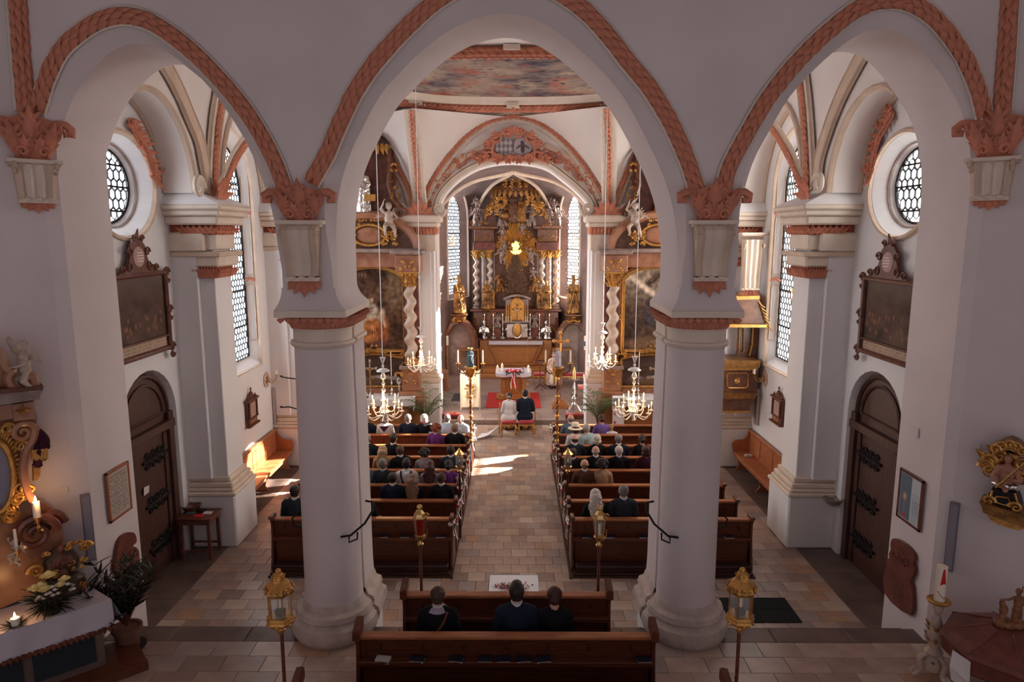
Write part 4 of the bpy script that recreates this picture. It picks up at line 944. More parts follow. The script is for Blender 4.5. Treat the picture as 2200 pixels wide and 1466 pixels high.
def person(label,x,y,z=0,rz=0,sc=1.0,hair='short',hc='h_grey',top='jacket',tc='c_navy',bottom='trousers',bc=None,collar='c_white',woman=None,hr=0,group='seated wedding guests'):
    woman = woman if woman is not None else top!='jacket' or hair in('long','bob','curly','updo')
    r=E('person',label,'person',group,(x,y,z),rz); r.scale=(sc,)*3
    if top=='shirt': woman=False
    link('body',BODY_W if woman else BODY_M,MT['skin'],r); lk=lambda nm,me,m: link(nm,me,MT[m],r)
    lk({'jacket':'jacket','shirt':'shirt','blouse':'blouse','dress':'dress'}[top],{'jacket':BLOUSE if woman else JACKET,'shirt':JACKET,'blouse':BLOUSE,'dress':DRESS}[top],tc)
    lk('skirt' if woman else 'trousers',SKIRT if woman else TROUS,bc or (tc if top!='shirt' else 'c_char')); lk('shoes',SHOES,'leather')
    h=lk('hair',HAIR[hair],hc)
    if collar and not (top in('blouse','dress')): collar_obj(r,collar)
    return r
# ================================================================== pews
def end_panel(root,x,s,z0,wall=.04,h=1.0,curl=True):
    """shaped end board in the YZ plane, origin at the back rail; seat side toward +Y"""
    prof=[(-.10,0),(.50,0),(.52,.06),(.44,.12),(.42,.34),(.47,.42),(.46,.50),(.36,.54),(.22,.56),(.16,.64),(.15,.78),(.11,.90),(.05,h-.01),(-.06,h),(-.10,h-.06),(-.06,h-.14),(-.07,.62),(-.10,.45),(-.13,.25),(-.17,.12),(-.17,.0)]
    g=G(); g.prism([V((x,y,z0+z)) for y,z in prof],(wall*s,0,0)); g.obj('end_panel',MT['pew'],root)
    g=G(); g.box((x-.015*s-.0,-.105,z0+h-.03),(x+(wall+.015)*s,.10,z0+h+.025),.012); g.tube([(x-.02*s,-.085,z0+h-.005),(x+(wall+.02)*s,-.085,z0+h-.005)],.035,8); g.obj('end_scroll',MT['pew'],root,smooth=True)
def pew(label,x0,x1,y,z0=0,h=.98,seat=True,group='nave pews',hooks=8,big=False,shelf_mat='pew',sz=.45):
    r=E('pew',label,'pew',group,(0,y,z0)); L=x1-x0
    def b(nm,a,c,m,bev=.006): g=G(); g.box(a,c,bev); return g.obj(nm,MT[m],r)
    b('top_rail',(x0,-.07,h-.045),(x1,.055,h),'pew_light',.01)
    n=2; 
    for k in range(n): b('back_panel',(x0+L/n*k+.03,-.0,.60),(x0+L/n*(k+1)-.03,.02,h-.06),'pew')
    b('back_board',(x0,.005,.30),(x1,.035,h-.04),'pew',0)
    for k in range(n+1): xx=x0+.03+(L-.06)*k/n; b('stile',(xx-.035,-.012,.30),(xx+.035,.02,h-.045),'pew')
    b('lower_rail',(x0,-.012,.30),(x1,.02,.37),'pew'); 
    b('book_shelf',(x0,-.16,.60),(x1,.0,.625),shelf_mat); b('shelf_lip',(x0,-.17,.60),(x1,-.155,.66),'pew'); b('lower_panel',(x0+.03,-.05,.12),(x1-.03,-.02,.60),'pew')
    b('foot_board',(x0,-.34,.02),(x1,.02,.07),'pew_dark'); sz>.5 and b('podium',(x0,.03,.03),(x1,.62,.155),'pew_dark'); b('kneeler',(x0+.03,-.30,.14),(x1-.03,-.10,.19),'leather',.02); b('kneeler_board',(x0+.03,-.29,.05),(x1-.03,-.265,.15),'pew_dark')
    if seat: b('seat',(x0,.02,sz-.03),(x1,.42,sz),'pew'); b('seat_front',(x0,.37,sz-.15),(x1,.40,sz-.03),'pew')
    b('plinth_board',(x0-.03,-.38,0),(x1+.03,.55,.03),'pew_dark')
    end_panel(r,x0,-1,0,h=h+.03); end_panel(r,x1,1,0,h=h+.03)
    for k in range(hooks):
        xx=x0+L*(k+.5)/hooks; g=G(); g.tube([(xx,-.01,h-.16),(xx,-.05,h-.19),(xx+.005,-.075,h-.17)],.008,5); g.tube([(xx,-.01,h-.13),(xx,-.03,h-.12)],.008,5); g.obj('coat_hook',MT['iron'],r)
    return r
RY=[17.85,16.97,16.07,15.20,14.32,13.43,12.60,11.75]
RN=['front','second','third','fourth','fifth','sixth','seventh','rearmost']
for i,y in enumerate(RY):
    pew('%s pew of the left block'%RN[i],-4.32+(.0),-1.10,y,seat=i>0 or False,group='pews left of the aisle',sz=.61); pew('%s pew of the right block'%RN[i],1.13,4.33,y,seat=i>0,group='pews right of the aisle',sz=.61)
for s,x in ((-1,-1.06),(1,1.06)):
    g=G(); g.box((x-.02*s,11.35,0),(x+.03*s,18.2,.035),.005); g.obj('pew_floor_rail',MT['pew_dark'],label='long dark floor rail under the %s pew ends'%('left' if s<0 else 'right'),cat='rail')
p1=pew('short pew desk standing between the two columns before the flower table',-1.36,1.28,8.34,PF,.92,False,'pews on the west platform',6); 
p2=pew('wide nearest pew with books on its shelf at the bottom of the photo',-1.76,1.68,7.42,PF,.92,True,'pews on the west platform',7)
g=G(); g.box((-1.35,8.0,PF+.0),(1.27,8.3,PF+.03)); 
p3=pew('third pew whose end posts just rise into the bottom edge of the photo',U(644,1450,Y=6.5).x,U(1556,1450,Y=6.5).x,6.48,PF,.90,True,'pews on the west platform',5)
for p in (p1,p2,p3):
    for e in [k for k in KIDS(p) if k.name.startswith('end_scroll')]: bpy.data.objects.remove(e)
    xs=[v.co.x for k in KIDS(p) if k.name.startswith('top_rail') for v in k.data.vertices]; hh=.90 if p is p3 else .92
    for x,s in ((min(xs),-1),(max(xs),1)):
        g=G(); g.loft([[V((x+s*a,b,z+(.06 if b>0 else 0))) for a,b in ((-.02,-.12),(.065,-.12),(.065,.12),(-.02,.12))] for z in (hh-.03,hh+.085)]); g.loft([[V((x+s*a,b,z+(.06 if b>0 else 0))) for a,b in ((-.01,-.11),(.03,-.11),(.03,.11),(-.01,.11))] for z in (hh+.085,hh+.10)]); g.obj('end_block',MT['pew'],p)
# hymn books
BK=G(); BK.box((-.07,-.02,0),(.07,.02,.085),.003); 
def book(x,y,z,m,tilt,label,group='hymn books left on the pew shelves'):
    r=E('hymn_book',label,'book',group,(x,y,z),rd.uniform(-.15,.15)); g=G(); g.box((-.085,-.055,0),(.085,.055,.006)); g.box((-.085,-.055,.034),(.085,.055,.04)); g.box((-.085,.05,.0),(.085,.056,.04)); g.obj('cover',MT[m],r); g=G(); g.box((-.08,-.052,.006),(.08,.05,.034)); g.obj('page_block',MT['paper'],r); r.rotation_euler.x=tilt; return r
mat('book_blue',(.05,.20,.33),.6); mat('book_dark',(.015,.015,.03),.6)
def bookpx(px,py,y,z,m,lab,tilt=0): p=U(px,py,Y=y-.10); book(p.x,y-.10,z+.01,m,tilt,lab)
for px,m,lab in ((822,'paper','open pale hymn book at the left end of the nearest pew shelf'),(896,'book_dark','dark hymn book second from the left on the nearest pew shelf'),(980,'book_dark','dark hymn book third from the left on the nearest pew shelf'),(1042,'book_dark','dark book with a pale edge near the middle of the nearest pew shelf'),(1082,'book_dark','dark hymn book left of the middle stile of the nearest pew'),(1125,'book_dark','dark hymn book right of the middle stile of the nearest pew'),(1168,'book_dark','lone dark hymn book right of centre on the nearest pew shelf'),(1385,'book_dark','dark hymn book at the right end of the nearest pew shelf')):
    x=U(px,1400,Y=7.3).x; book(x,7.31,PF+.635,m,0,lab)
for s,L in ((-1,(822,868,945)),(1,(1262,1312,1385,1570))):
    for j,px in enumerate(L): book(U(px,1135,Y=11.6).x,11.66,.635,'book_dark',0,'dark hymn book %s on the rearmost %s pew'%(['at the left end','left of middle','near the aisle end','at the outer end'][j] if s<0 else ['beside the aisle','behind the red lantern','left of the column','right of the column'][j],'left' if s<0 else 'right'))
for px,py,i,m,lab in ((935,978,3,'book_blue','blue hymn book on the left block before the dark-haired man'),(898,975,3,'paper','white booklet on the fourth left pew'),(1208,951,2,'book_blue','bright blue hymn book at the aisle end of the right block'),(1310,951,2,'book_blue','blue hymn book mid-way along the third right pew'),(1355,951,2,'book_blue','blue hymn book near the column on the third right pew'),(807,1062,6,'paper','open pale booklet on the seventh left pew'),(786,1063,6,'book_dark','dark hymn book next to the column on the left block')):
    book(U(px,py,Y=RY[i]-.1).x,RY[i]-.1,.635,m,0,lab)
# wall benches
def bench(s):
    X=s*(WX-.06); r=E('wall_bench','long brown wooden bench along the %s wall under the tall window'%('left, sunlit' if s<0 else 'right'),'bench'); t=-s
    def b(nm,a,c,m='bench',bev=.01): g=G(); g.box((X+t*a[0],a[1],a[2]),(X+t*c[0],c[1],c[2]),bev); g.obj(nm,MT[m],r)
    b('back_board',(0,13.75,.35),(.04,17.15,1.02)); b('top_rail',(-.02,13.75,1.02),(.08,17.15,1.07))
    for k in range(4): b('back_panel',(.04,13.83+.83*k,.52),(.055,13.83+.83*k+.72,.98))
    b('seat',(.03,13.75,.44),(.46,17.1,.48)); b('seat_rail',(.38,13.75,.34),(.42,17.1,.44))
    for y in (13.9,15.5,17.05):
        g=G(); g.prism([(X+t*a,y,z) for a,z in ((.03,0),(.03,.44),(.44,.44),(.42,.36),(.33,.28),(.30,.12),(.36,.04),(.40,0))],(0,.045,0)); g.obj('leg_board',MT['bench'],r)
    g=G(); g.prism([(X+t*a,17.1,z) for a,z in ((0,.44),(0,1.07),(.07,1.07),(.09,.92),(.20,.80),(.40,.78),(.48,.70),(.47,.58),(.44,.48),(.44,.44))],(0,.05,0)); g.obj('end_board',MT['bench'],r)
bench(-1); bench(1)
book(6.0,16.7,.49,'paper',0,'stack of white booklets on the far end of the right wall bench',None)
# bouquets with ribbons at the aisle ends
def bouquet(x,y,z,s,lab,seed):
    r=E('pew_bouquet',lab,'bouquet','red and white bouquets on the pew ends',(x,y,z)); r.scale=(1.35,)*3; q=random.Random(seed)
    g=G()
    for k in range(5): g.ball((s*q.uniform(-.02,.05),q.uniform(-.06,.06),q.uniform(-.05,.05)),q.uniform(.022,.034),8,5)
    g.obj('white_blossom',MT['flower_white'],r,smooth=True)
    g=G()
    for k in range(3): g.ball((s*q.uniform(.02,.06),q.uniform(-.05,.05),q.uniform(-.05,.03)),q.uniform(.02,.03),8,5)
    g.obj('red_blossom',MT['flower_red'],r,smooth=True)
    g=G()
    for k in range(9): a=q.uniform(0,6.3); g.leaf((0,0,0),(s*.5,cos(a),sin(a)),(s,0,0),.12,.04,.2,4)
    g.obj('greenery',MT['leaf_green'],r)
    for k in range(3):
        g=G(); dx=s*(.02+.02*k); dy=q.uniform(-.08,.08); A=[];B=[]
        for j in range(8): t=j/7; p=V((dx+.02*sin(5*t+k),dy*t*1.6,-.02-t*q.uniform(.20,.28))); A.append(p-V((0,.015,0))); B.append(p+V((.006,.015,0)))
        g.loft([A,B],False,False); g.obj('ribbon_tail',MT['ribbon'],r,smooth=True)
    for k in (-1,1):
        g=G(); g.tube([(s*.03,0,0),(s*.05,k*.06,.05),(s*.05,k*.11,.01),(s*.03,0,0)],.014,5,True,.3); g.obj('bow_loop',MT['ribbon'],r,smooth=True)
for i,y in enumerate(RY):
    for s in (-1,1): bouquet(s*1.08-(.0),y-.02,.93,-s,'%s red and white ribbon bouquet on the %s pew ends'%(['frontmost','second','third','fourth','fifth','sixth','seventh','nearest'][i],'left' if s<0 else 'right'),i*2+s)
# ================================================================== the wedding guests
def guest(px,row,label,hy=None,dy=.12,z=.16,**k):
    y=RY[row]+.20+dy-.12 if row is not None else None
    x=U(px,hy or 950,Y=y-.02).x
    k.setdefault('sc',.97); return person(label,x,y,z,**k)
def GX(cx,left): return (760 if left else 1180)+cx/6.107
L=True
for cx,row,lab,kw in (
 (160,1,'grey-haired man in navy suit seated at the column end of the first occupied pew',dict(hc='h_silver',tc='c_navy')),
 (410,1,'brown-haired woman in white top with mauve scarf below the left chandelier',dict(hair='bob',hc='h_brown',top='blouse',tc='c_white',bc='c_grey')),
 (712,1,'grey-haired man in navy suit before the left palm',dict(hc='h_grey',tc='c_navy')),
 (925,1,'white-haired woman with red scarf over black top',dict(hair='bob',hc='h_white',top='jacket',tc='c_black',collar='flower_red')),
 (1225,1,'grey-haired man in light blue shirt beside the left flag pole',dict(hc='h_grey',top='shirt',tc='c_blue',rz=-.35)),
 (1410,1,'balding bearded man in pale blue shirt turned back to the pews',dict(hair='bald',hc='h_fair',top='shirt',tc='c_blue',rz=2.6)),
 (1075,2,'woman with big curly red hair in purple top',dict(hair='curly',hc='h_red',top='blouse',tc='c_purple',rz=-.2)),
 (1325,2,'fair grey-haired man in black suit at the aisle end of the left block',dict(hc='h_fair',tc='c_black')),
 (175,3,'short grey-haired man in navy suit next to the left column',dict(hc='h_grey',tc='c_navy')),
 (515,3,'dark-haired young man in black suit looking right',dict(hair='tuft',hc='h_dark',tc='c_black',rz=-.4)),
 (380,4,'woman with long blond hair and pale pink top',dict(hair='long',hc='h_blond',top='blouse',tc='c_beige')),
 (610,4,'brown-haired man in black jacket behind the young man',dict(hc='h_brown',tc='c_black',rz=.5)),
 (925,4,'woman with curly dark hair in grey cardigan',dict(hair='curly',hc='h_dark',top='blouse',tc='c_grey',sc=.92)),
 (1270,4,'dark-haired man in dark suit behind the brass lantern',dict(hc='h_dark',tc='c_char')),
 (140,5,'man in steel blue shirt half hidden by the left column',dict(hc='h_grey',top='shirt',tc='c_steel')),
 (380,5,'balding grey-haired man in charcoal suit',dict(hair='short',hc='h_grey',tc='c_char')),
 (690,5,'black-haired man in white shirt with dark braces',dict(hair='tuft',hc='h_black',top='shirt',tc='c_white',bc='c_char')),
 (995,5,'woman with long auburn hair in lilac grey top',dict(hair='long',hc='h_auburn',top='blouse',tc='c_lilac',sc=.93)),
 (1240,5,'woman with dark updo in a purple dress over white sleeves',dict(hair='updo',hc='h_black',top='blouse',tc='c_purple',sc=.95)),
 (505,6,'dark-haired man in charcoal suit near the braces man',dict(hc='h_dark',tc='c_navy')),
 (770,6,'woman with long light brown hair in dark leather top',dict(hair='long',hc='h_fair',top='blouse',tc='c_black',sc=.95)),
 (1145,6,'brown-haired man in black suit with white collar near the aisle',dict(hc='h_brown',tc='c_black')),
 (110,7,'man in black coat mostly hidden behind the left column',dict(hc='h_dark',tc='c_black'))):
    g_=guest(GX(cx,True),row,lab,900+row*22,**kw)
    if 'braces' in lab and 'white shirt' in lab:
        for s in (-1,1): g=G(); g.tube([(s*.11,-.05,1.075),(s*.105,-.125,1.02),(s*.08,-.168,.92),(s*.03,-.172,.79),(0,-.168,.72)],.012,6,True,1.5); g.obj('brace',MT['c_black'],g_)
        g=G(); g.tube([(0,-.168,.73),(0,-.18,.5)],.012,6); g.obj('brace',MT['c_black'],g_)
    if 'mauve scarf' in lab: g=G(); g.prism([(-.13,-.13,1.03),(.13,-.13,1.03),(0,-.155,.88)],(0,-.02,0)); g.obj('scarf',MT['c_plum'],g_)
    if 'white sleeves' in lab:
        for s in (-1,1): g=G(); g.tube([(s*.19,-.01,.98),(s*.235,.02,.80),(s*.235,.04,.72)],[.078,.074,.062],10); g.obj('white_sleeve',MT['c_white'],g_,smooth=True)
person('man in dark coat at the outer end of the rearmost left pew',U(632,1045,Y=12.0).x,12.0,.16,hc='h_dark',tc='c_char',group='seated wedding guests')
for cx,row,lab,kw in (
 (280,1,'bald man in sunlit blue-grey suit at the aisle end of the right front pew',dict(hair='bald',hc='h_grey',tc='c_steel')),
 (690,1,'woman with dark updo in a violet blouse',dict(hair='updo',hc='h_auburn',top='blouse',tc='c_violet')),
 (345,2,'woman in a straw hat and white jacket',dict(hair='bob',hc='h_brown',top='blouse',tc='c_white')),
 (495,2,'grey-haired man in silvery blue suit leaning to the straw hat',dict(hc='h_silver',tc='c_silverblue',rz=.7)),
 (335,3,'balding dark-haired man in navy suit behind the straw hat',dict(hair='bald',hc='h_dark',tc='c_navy')),
 (625,3,'woman with smooth white hair in black',dict(hair='bob',hc='h_white',top='jacket',tc='c_black',collar=None)),
 (910,3,'dark grey-haired man in navy suit in the middle of the right block',dict(hc='h_grey',tc='c_navy')),
 (1220,3,'woman with dark updo in black and white dress',dict(hair='updo',hc='h_dark',top='blouse',tc='c_black')),
 (310,4,'brown-haired boy in black suit behind the right brass lantern',dict(hc='h_brown',tc='c_black',sc=.93)),
 (610,4,'old balding man with grey fringe in black suit',dict(hair='bald',hc='h_silver',tc='c_black')),
 (915,4,'white-haired man in black suit',dict(hc='h_white',tc='c_black')),
 (1270,4,'woman with dark plum hair in plum jacket near the right column',dict(hair='bob',hc='h_auburn',top='jacket',tc='c_plum',collar=None)),
 (465,5,'bald man in a brown jacket',dict(hair='bald',hc='h_fair',tc='c_brown')),
 (695,5,'woman with curly dark hair in beige top',dict(hair='curly',hc='h_dark',top='blouse',tc='c_beige')),
 (610,7,'woman with long white-blond hair behind the right red lantern',dict(hair='long',hc='h_white',top='jacket',tc='c_black',collar=None)),
 (980,7,'tall grey-haired man in charcoal suit on the rearmost occupied right pew',dict(hc='h_grey',tc='c_char',sc=1.03))):
    g_=guest(GX(cx,False),row,lab,900+row*22,**kw)
    if 'straw hat and' in lab: g=G(); g.lathe([(.001,1.36),(.08,1.36),(.098,1.30),(.10,1.25),(.105,1.235),(.19,1.22),(.20,1.215),(.19,1.21),(.10,1.22)],(0,.02,0),20); g.obj('straw_hat',MT['cloth_cream'],g_,smooth=True)
    if 'black and white dress' in lab: g=G(); g.box((-.17,-.155,.60),(.10,-.13,.76),.02); g.obj('white_sash',MT['c_white'],g_)
k1=person('small blond child next to the woman in violet',U(1312,912,Y=17.2).x,17.15,.16,sc=.78,hair='short',hc='h_blond',top='shirt',tc='c_white')
k2=person('child in white shirt and dark cap in the left front pew',U(925,905,Y=17.4).x,17.2,.16,sc=.8,hair='short',hc='h_black',top='shirt',tc='c_white')
Q=dict(z=PF,group='guests on the platform pew')
a=person('person with brown hair, white scarf and shoulder strap on the platform pew',U(943,1300,Y=7.85).x,7.74,hair='short',hc='h_brown',top='jacket',tc='c_black',collar='c_white',woman=False,**Q)
g=G(); g.tube([(.13,-.12,1.07),(.08,-.150,.95),(-.02,-.158,.80),(-.10,-.150,.66)],.011,6,True,1.8); g.obj('shoulder_strap',MT['pew'],a)
g=G(); g.lathe([(.075,1.02),(.11,1.03),(.13,1.045),(.085,1.085),(.068,1.09)],(0,-.0,0),16); g.obj('white_scarf',MT['c_lilac'],a,smooth=True)
person('dark-haired man in navy suit in the middle of the platform pew',U(1110,1300,Y=7.85).x,7.74,hair='tuft',hc='h_dark',tc='c_navy',sc=1.04,**Q)
a=person('red-haired woman in black on the platform pew',U(1190,1310,Y=7.85).x,7.74,hair='updo',hc='h_auburn',top='jacket',tc='c_black',collar=None,**Q)
# bride and groom on their chairs
def gilt_chair(label,x,y,z=0,rz=0,back=True,w=.46,d=.42,h=.46,cat='chair',group=None,n='gilt_chair'):
    r=E(n,label,cat,group,(x,y,z),rz)
    for i,(a,b) in enumerate(((-1,-1),(1,-1),(1,1),(-1,1))):
        g=G(); g.tube([(a*w*.44,b*d*.44,h-.08),(a*w*.50,b*d*.50,h-.16),(a*w*.45,b*d*.45,h*.4),(a*w*.40,b*d*.40,.06),(a*w*.47,b*d*.47,.0)],[.026,.028,.018,.012,.018],7); g.obj('leg',MT['gold'],r,smooth=True)
    g=G(); g.box((-w/2,-d/2,h-.10),(w/2,d/2,h-.05),.012)
    for k in range(5): g.leaf((0,-d/2-.005,h-.09),(k*.4-.8,0,-1),(0,-1,0),.06,.035,.1,4)
    g.obj('carved_apron',MT['gold'],r)
    g=G(); g.box((-w/2+.01,-d/2+.01,h-.05),(w/2-.01,d/2-.01,h+.045),.04); g.obj('seat_cushion',MT['red_velvet'],r,smooth=True,ang=60)
    if back:
        for s in (-1,1): g=G(); g.tube([(s*w*.46,-d*.46*back,h-.1),(s*w*.47,-d*.5*back,h+.3),(s*w*.44,-d*.56*back,h+.52)],.018,7); g.obj('back_post',MT['gold'],r,smooth=True)
        g=G(); g.tube([(-w*.44,-d*.56*back,h+.52),(0,-d*.56*back,h+.57),(w*.44,-d*.56*back,h+.52)],.02,7); g.obj('back_rail',MT['gold'],r,smooth=True)
    return r
YB_=20.15
xb,xg=U(1094,880,Y=YB_).x,U(1128,880,Y=YB_).x
gilt_chair('red-cushioned gilt stool under the bride',xb-.02,YB_-.12,back=None,w=.46,group='gilt stools of the couple',n='gilt_stool',cat='stool')
gilt_chair('red-cushioned gilt stool under the groom',xg+.04,YB_-.12,back=None,w=.46,group='gilt stools of the couple',n='gilt_stool',cat='stool')
b=person('bride in a long white gown with swept-up brown hair',xb,YB_,.03,hair='updo',hc='h_brown',top='blouse',tc='c_white',bc='c_white',group=None,sc=.98)
g=G(); g.box((-.045,-.165,1.20),(.045,-.14,1.225),.008); g.obj('hair_clip',MT['c_white'],b)
g=G(); rings=[]
for j in range(9):
    t=j/8; w=.14+.30*t; cx=-.10-.85*t; cy=.05-.42*t; rings.append([V((cx+.35*w*(k/8-.5),cy+w*1.3*(k/8-.5),.42*(1-t)**2+.02+.015*sin(k*2.3+j)+.0)) for k in range(9)])
g.loft(rings,False,False); g.loft([[p+V((0,0,-.012)) for p in r] for r in rings],False,False); g.obj('gown_train',MT['cloth_white'],b,smooth=True)
person('groom in a black suit with dark hair',xg,YB_,.03,hair='short',hc='h_black',tc='c_navy',group=None,sc=1.04)
r=E('prie_dieu','gilt kneeling frame standing before bride and groom','kneeler',loc=((xb+xg)/2,YB_+.55,0))
for s in (-1,1): g=G(); g.tube([(s*.54,-.55,0),(s*.55,-.5,.5),(s*.53,-.5,1.0)],.018,6); g.obj('upright',MT['gold'],r,smooth=True)
g=G(); g.box((-.5,.0,.12),(.5,.25,.22),.03); g.obj('knee_cushion',MT['red_velvet'],r,smooth=True)
g=G(); g.box((-.5,.0,.0),(.5,.25,.12),.01); g.obj('base_board',MT['gold'],r)
# ================================================================== carved figures
def statue_mesh(kind,seed=1):
    """robed figures about 1 m tall, front toward -Y"""
    g=G(); r=random.Random(seed); F=Matrix.Scale(-1,4,(0,1,0))
    if kind in('saint','bishop','robed'):
        capsule(g,(0,0,.10),(0,0,.45),.16,.12); capsule(g,(0,0,.42),(0,.0,.72),.115,.085); capsule(g,(-.065,0,.76),(.065,0,.76),.055,.055); capsule(g,(0,0,.80),(0,-.01,.86),.035,.035); ell(g,(0,-.012,.905),(.052,.058,.068)); ell(g,(0,-.06,.895),(.012,.018,.012))
        for k in (-1,1):
            capsule(g,(k*.095,0,.755),(k*.135,-.03,.60),.045,.042); capsule(g,(k*.135,-.03,.60),(k*.06,-.14,.60),.04,.025); hand(g,(k*.06,-.14,.60),(-k*.3,-.8,.2),(0,.2,1),k)
            for j in range(4): capsule(g,(k*(.03+.035*j),-.12+.02*j,.55),(k*(.04+.04*j),-.15+.02*j,.04),.018,.022,8)
        ell(g,(0,0,.04),(.20,.17,.045))
        if kind=='bishop': capsule(g,(0,0,.93),(0,0,1.04),.055,.025); ell(g,(0,0,1.0),(.045,.022,.075))
    elif kind=='putto':
        ell(g,(0,0,.42),(.12,.095,.15)); ell(g,(0,-.01,.54),(.11,.085,.09)); ell(g,(0,0,.31),(.115,.1,.09)); capsule(g,(0,0,.60),(0,-.01,.66),.035,.035); ell(g,(0,-.02,.735),(.082,.088,.088)); ell(g,(0,-.10,.72),(.013,.016,.012))
        for k in range(14): a=r.uniform(0,6.3); b=r.uniform(.1,1.4); ell(g,(.07*cos(a)*cos(b),.01+.075*sin(a)*cos(b) if sin(a)>-.3 else .0,.75+.075*sin(b)),(.026,.026,.026),n=8,m=5)
        capsule(g,(-.10,0,.57),(-.22,-.05,.66),.038,.032); capsule(g,(-.22,-.05,.66),(-.16,-.12,.78),.030,.022); hand(g,(-.16,-.12,.78),(.2,-.1,.9),(-1,0,0),1)
        capsule(g,(.10,0,.57),(.2,-.06,.46),.038,.032); capsule(g,(.2,-.06,.46),(.16,-.17,.42),.030,.022); hand(g,(.16,-.17,.42),(-.1,-.9,.0),(0,0,1),-1)
        capsule(g,(-.06,0,.29),(-.13,-.17,.22),.068,.052); capsule(g,(-.13,-.17,.22),(-.12,-.10,.03),.048,.03); capsule(g,(-.12,-.10,.03),(-.13,-.18,.0),.03,.022)
        capsule(g,(.06,0,.29),(.13,-.10,.14),.068,.052); capsule(g,(.13,-.10,.14),(.16,.03,-.02),.048,.03); capsule(g,(.16,.03,-.02),(.17,-.05,-.05),.03,.022)
        for k in (-1,1):
            for j in range(5): capsule(g,(k*.06,.08,.53),(k*(.16+.05*j),.13,.70-.07*j),.025,.016,8)
    elif kind=='angel':
        capsule(g,(0,0,.30),(0,0,.52),.13,.10); ell(g,(0,0,.60),(.11,.08,.12)); capsule(g,(0,0,.70),(0,0,.76),.032,.032); ell(g,(0,-.01,.82),(.055,.06,.068)); ell(g,(0,-.065,.81),(.011,.016,.011))
        capsule(g,(-.06,0,.32),(-.14,-.20,.26),.09,.07); capsule(g,(-.14,-.20,.26),(-.10,-.14,.02),.065,.04); capsule(g,(.06,0,.32),(.16,-.10,.18),.09,.07); capsule(g,(.16,-.10,.18),(.10,-.02,.0),.065,.04)
        capsule(g,(-.10,0,.67),(-.24,-.08,.60),.042,.035); capsule(g,(-.24,-.08,.60),(-.20,-.20,.72),.033,.022); hand(g,(-.20,-.20,.72),(.1,-.3,.9),(-1,0,0),1); capsule(g,(.10,0,.67),(.22,-.06,.52),.042,.035); capsule(g,(.22,-.06,.52),(.08,-.16,.50),.033,.022); hand(g,(.08,-.16,.50),(-.8,-.4,.1),(0,0,1),-1)
        for k in (-1,1):
            for j in range(6): capsule(g,(k*.05,.09,.62),(k*(.15+.05*j),.16,.90-.10*j),.03,.015,8)
        for j in range(6): a=r.uniform(-1,1); capsule(g,(a*.1,-.05,.45),(a*.3,-.15,.05),.03,.05,8)
    elif kind=='bust':
        ell(g,(0,0,.30),(.16,.10,.13)); capsule(g,(0,0,.38),(0,0,.46),.045,.045); ell(g,(0,-.01,.55),(.075,.085,.095)); ell(g,(0,-.09,.54),(.014,.02,.014)); ell(g,(0,0,.17),(.10,.08,.06)); capsule(g,(0,0,.0),(0,0,.16),.11,.05)
        for k in (-1,1): capsule(g,(k*.13,0,.33),(k*.16,-.06,.22),.06,.05)
        for k in range(8): a=r.uniform(0,6.3); ell(g,(.16*cos(a),.1*sin(a)*.8,.24),(.04,.035,.05),n=8,m=5)
    elif kind=='rider':
        ell(g,(0,0,.42),(.26,.13,.13)); ell(g,(.2,0,.50),(.10,.09,.14)); capsule(g,(.26,0,.56),(.34,0,.72),.07,.05); capsule(g,(.34,0,.73),(.44,0,.66),.05,.03)
        for x,y in ((.2,.07),(.2,-.07),(-.2,.07),(-.2,-.07)): capsule(g,(x,y,.38),(x+.04,y,.2),.05,.035); capsule(g,(x+.04,y,.2),(x-.01,y,.02),.035,.025)
        capsule(g,(0,0,.5),(0,0,.8),.1,.08); ell(g,(0,0,.92),(.06,.06,.07))
    return fuse(kind,g,.012 if kind!='rider' else .02,('gold',),2,.010 if kind in('saint','bishop','robed','angel') else .004,.055)
ST={k:statue_mesh(k) for k in ('saint','bishop','robed','putto','angel','bust')}
def figure(kind,label,loc,h,m,rz=0,cat='statue',group=None,parent=None,nm=None,sc=None):
    base={'saint':.975,'bishop':1.07,'robed':.975,'putto':.84,'angel':.98,'bust':.66}[kind]
    o=link(nm or {'saint':'saint_statue','bishop':'bishop_statue','robed':'robed_statue','putto':'putto','angel':'angel_statue','bust':'silver_bust'}[kind],ST[kind],MT[m],parent,loc,(0,0,rz),h/base if sc is None else sc)
    if not parent: tag(o,label,cat,group)
    return o
def twisted(g,c,z0,z1,r,turns=4.5,n=14,amp=.35,m=70,ph=0):
    rings=[]
    for j in range(m+1):
        t=j/m; a=2*pi*turns*t+ph; ox,oy=cos(a)*r*amp,sin(a)*r*amp; tt=r*(1-.12*t); rings.append([V((c[0]+ox+tt*cos(2*pi*k/n),c[1]+oy+tt*sin(2*pi*k/n),z0+(z1-z0)*t)) for k in range(n)])
    g.loft(rings)
def leafcap(parent,c,z,r,h,m='gold'):
    g=G(); g.lathe([(r*.85,0),(r*.95,h*.5),(r*1.35,h)],(c[0],c[1],z),10)
    for j in range(2):
        for k in range(9): a=2*pi*(k+.5*j)/9; n=V((cos(a),sin(a),0)); g.leaf(V((c[0],c[1],z+h*.45*j))+n*r*.9,V((n.x*.3,n.y*.3,1)),n,h*.62,r*.62,.45,4)
    for k in range(4): a=pi/4+pi/2*k; g.ball((c[0]+cos(a)*r*1.35,c[1]+sin(a)*r*1.35,z+h*.9),r*.28,7,5)
    g.box((c[0]-r*1.45,c[1]-r*1.45,z+h),(c[0]+r*1.45,c[1]+r*1.45,z+h*1.12)); return g.obj('leaf_capital',MT[m],parent,smooth=True)
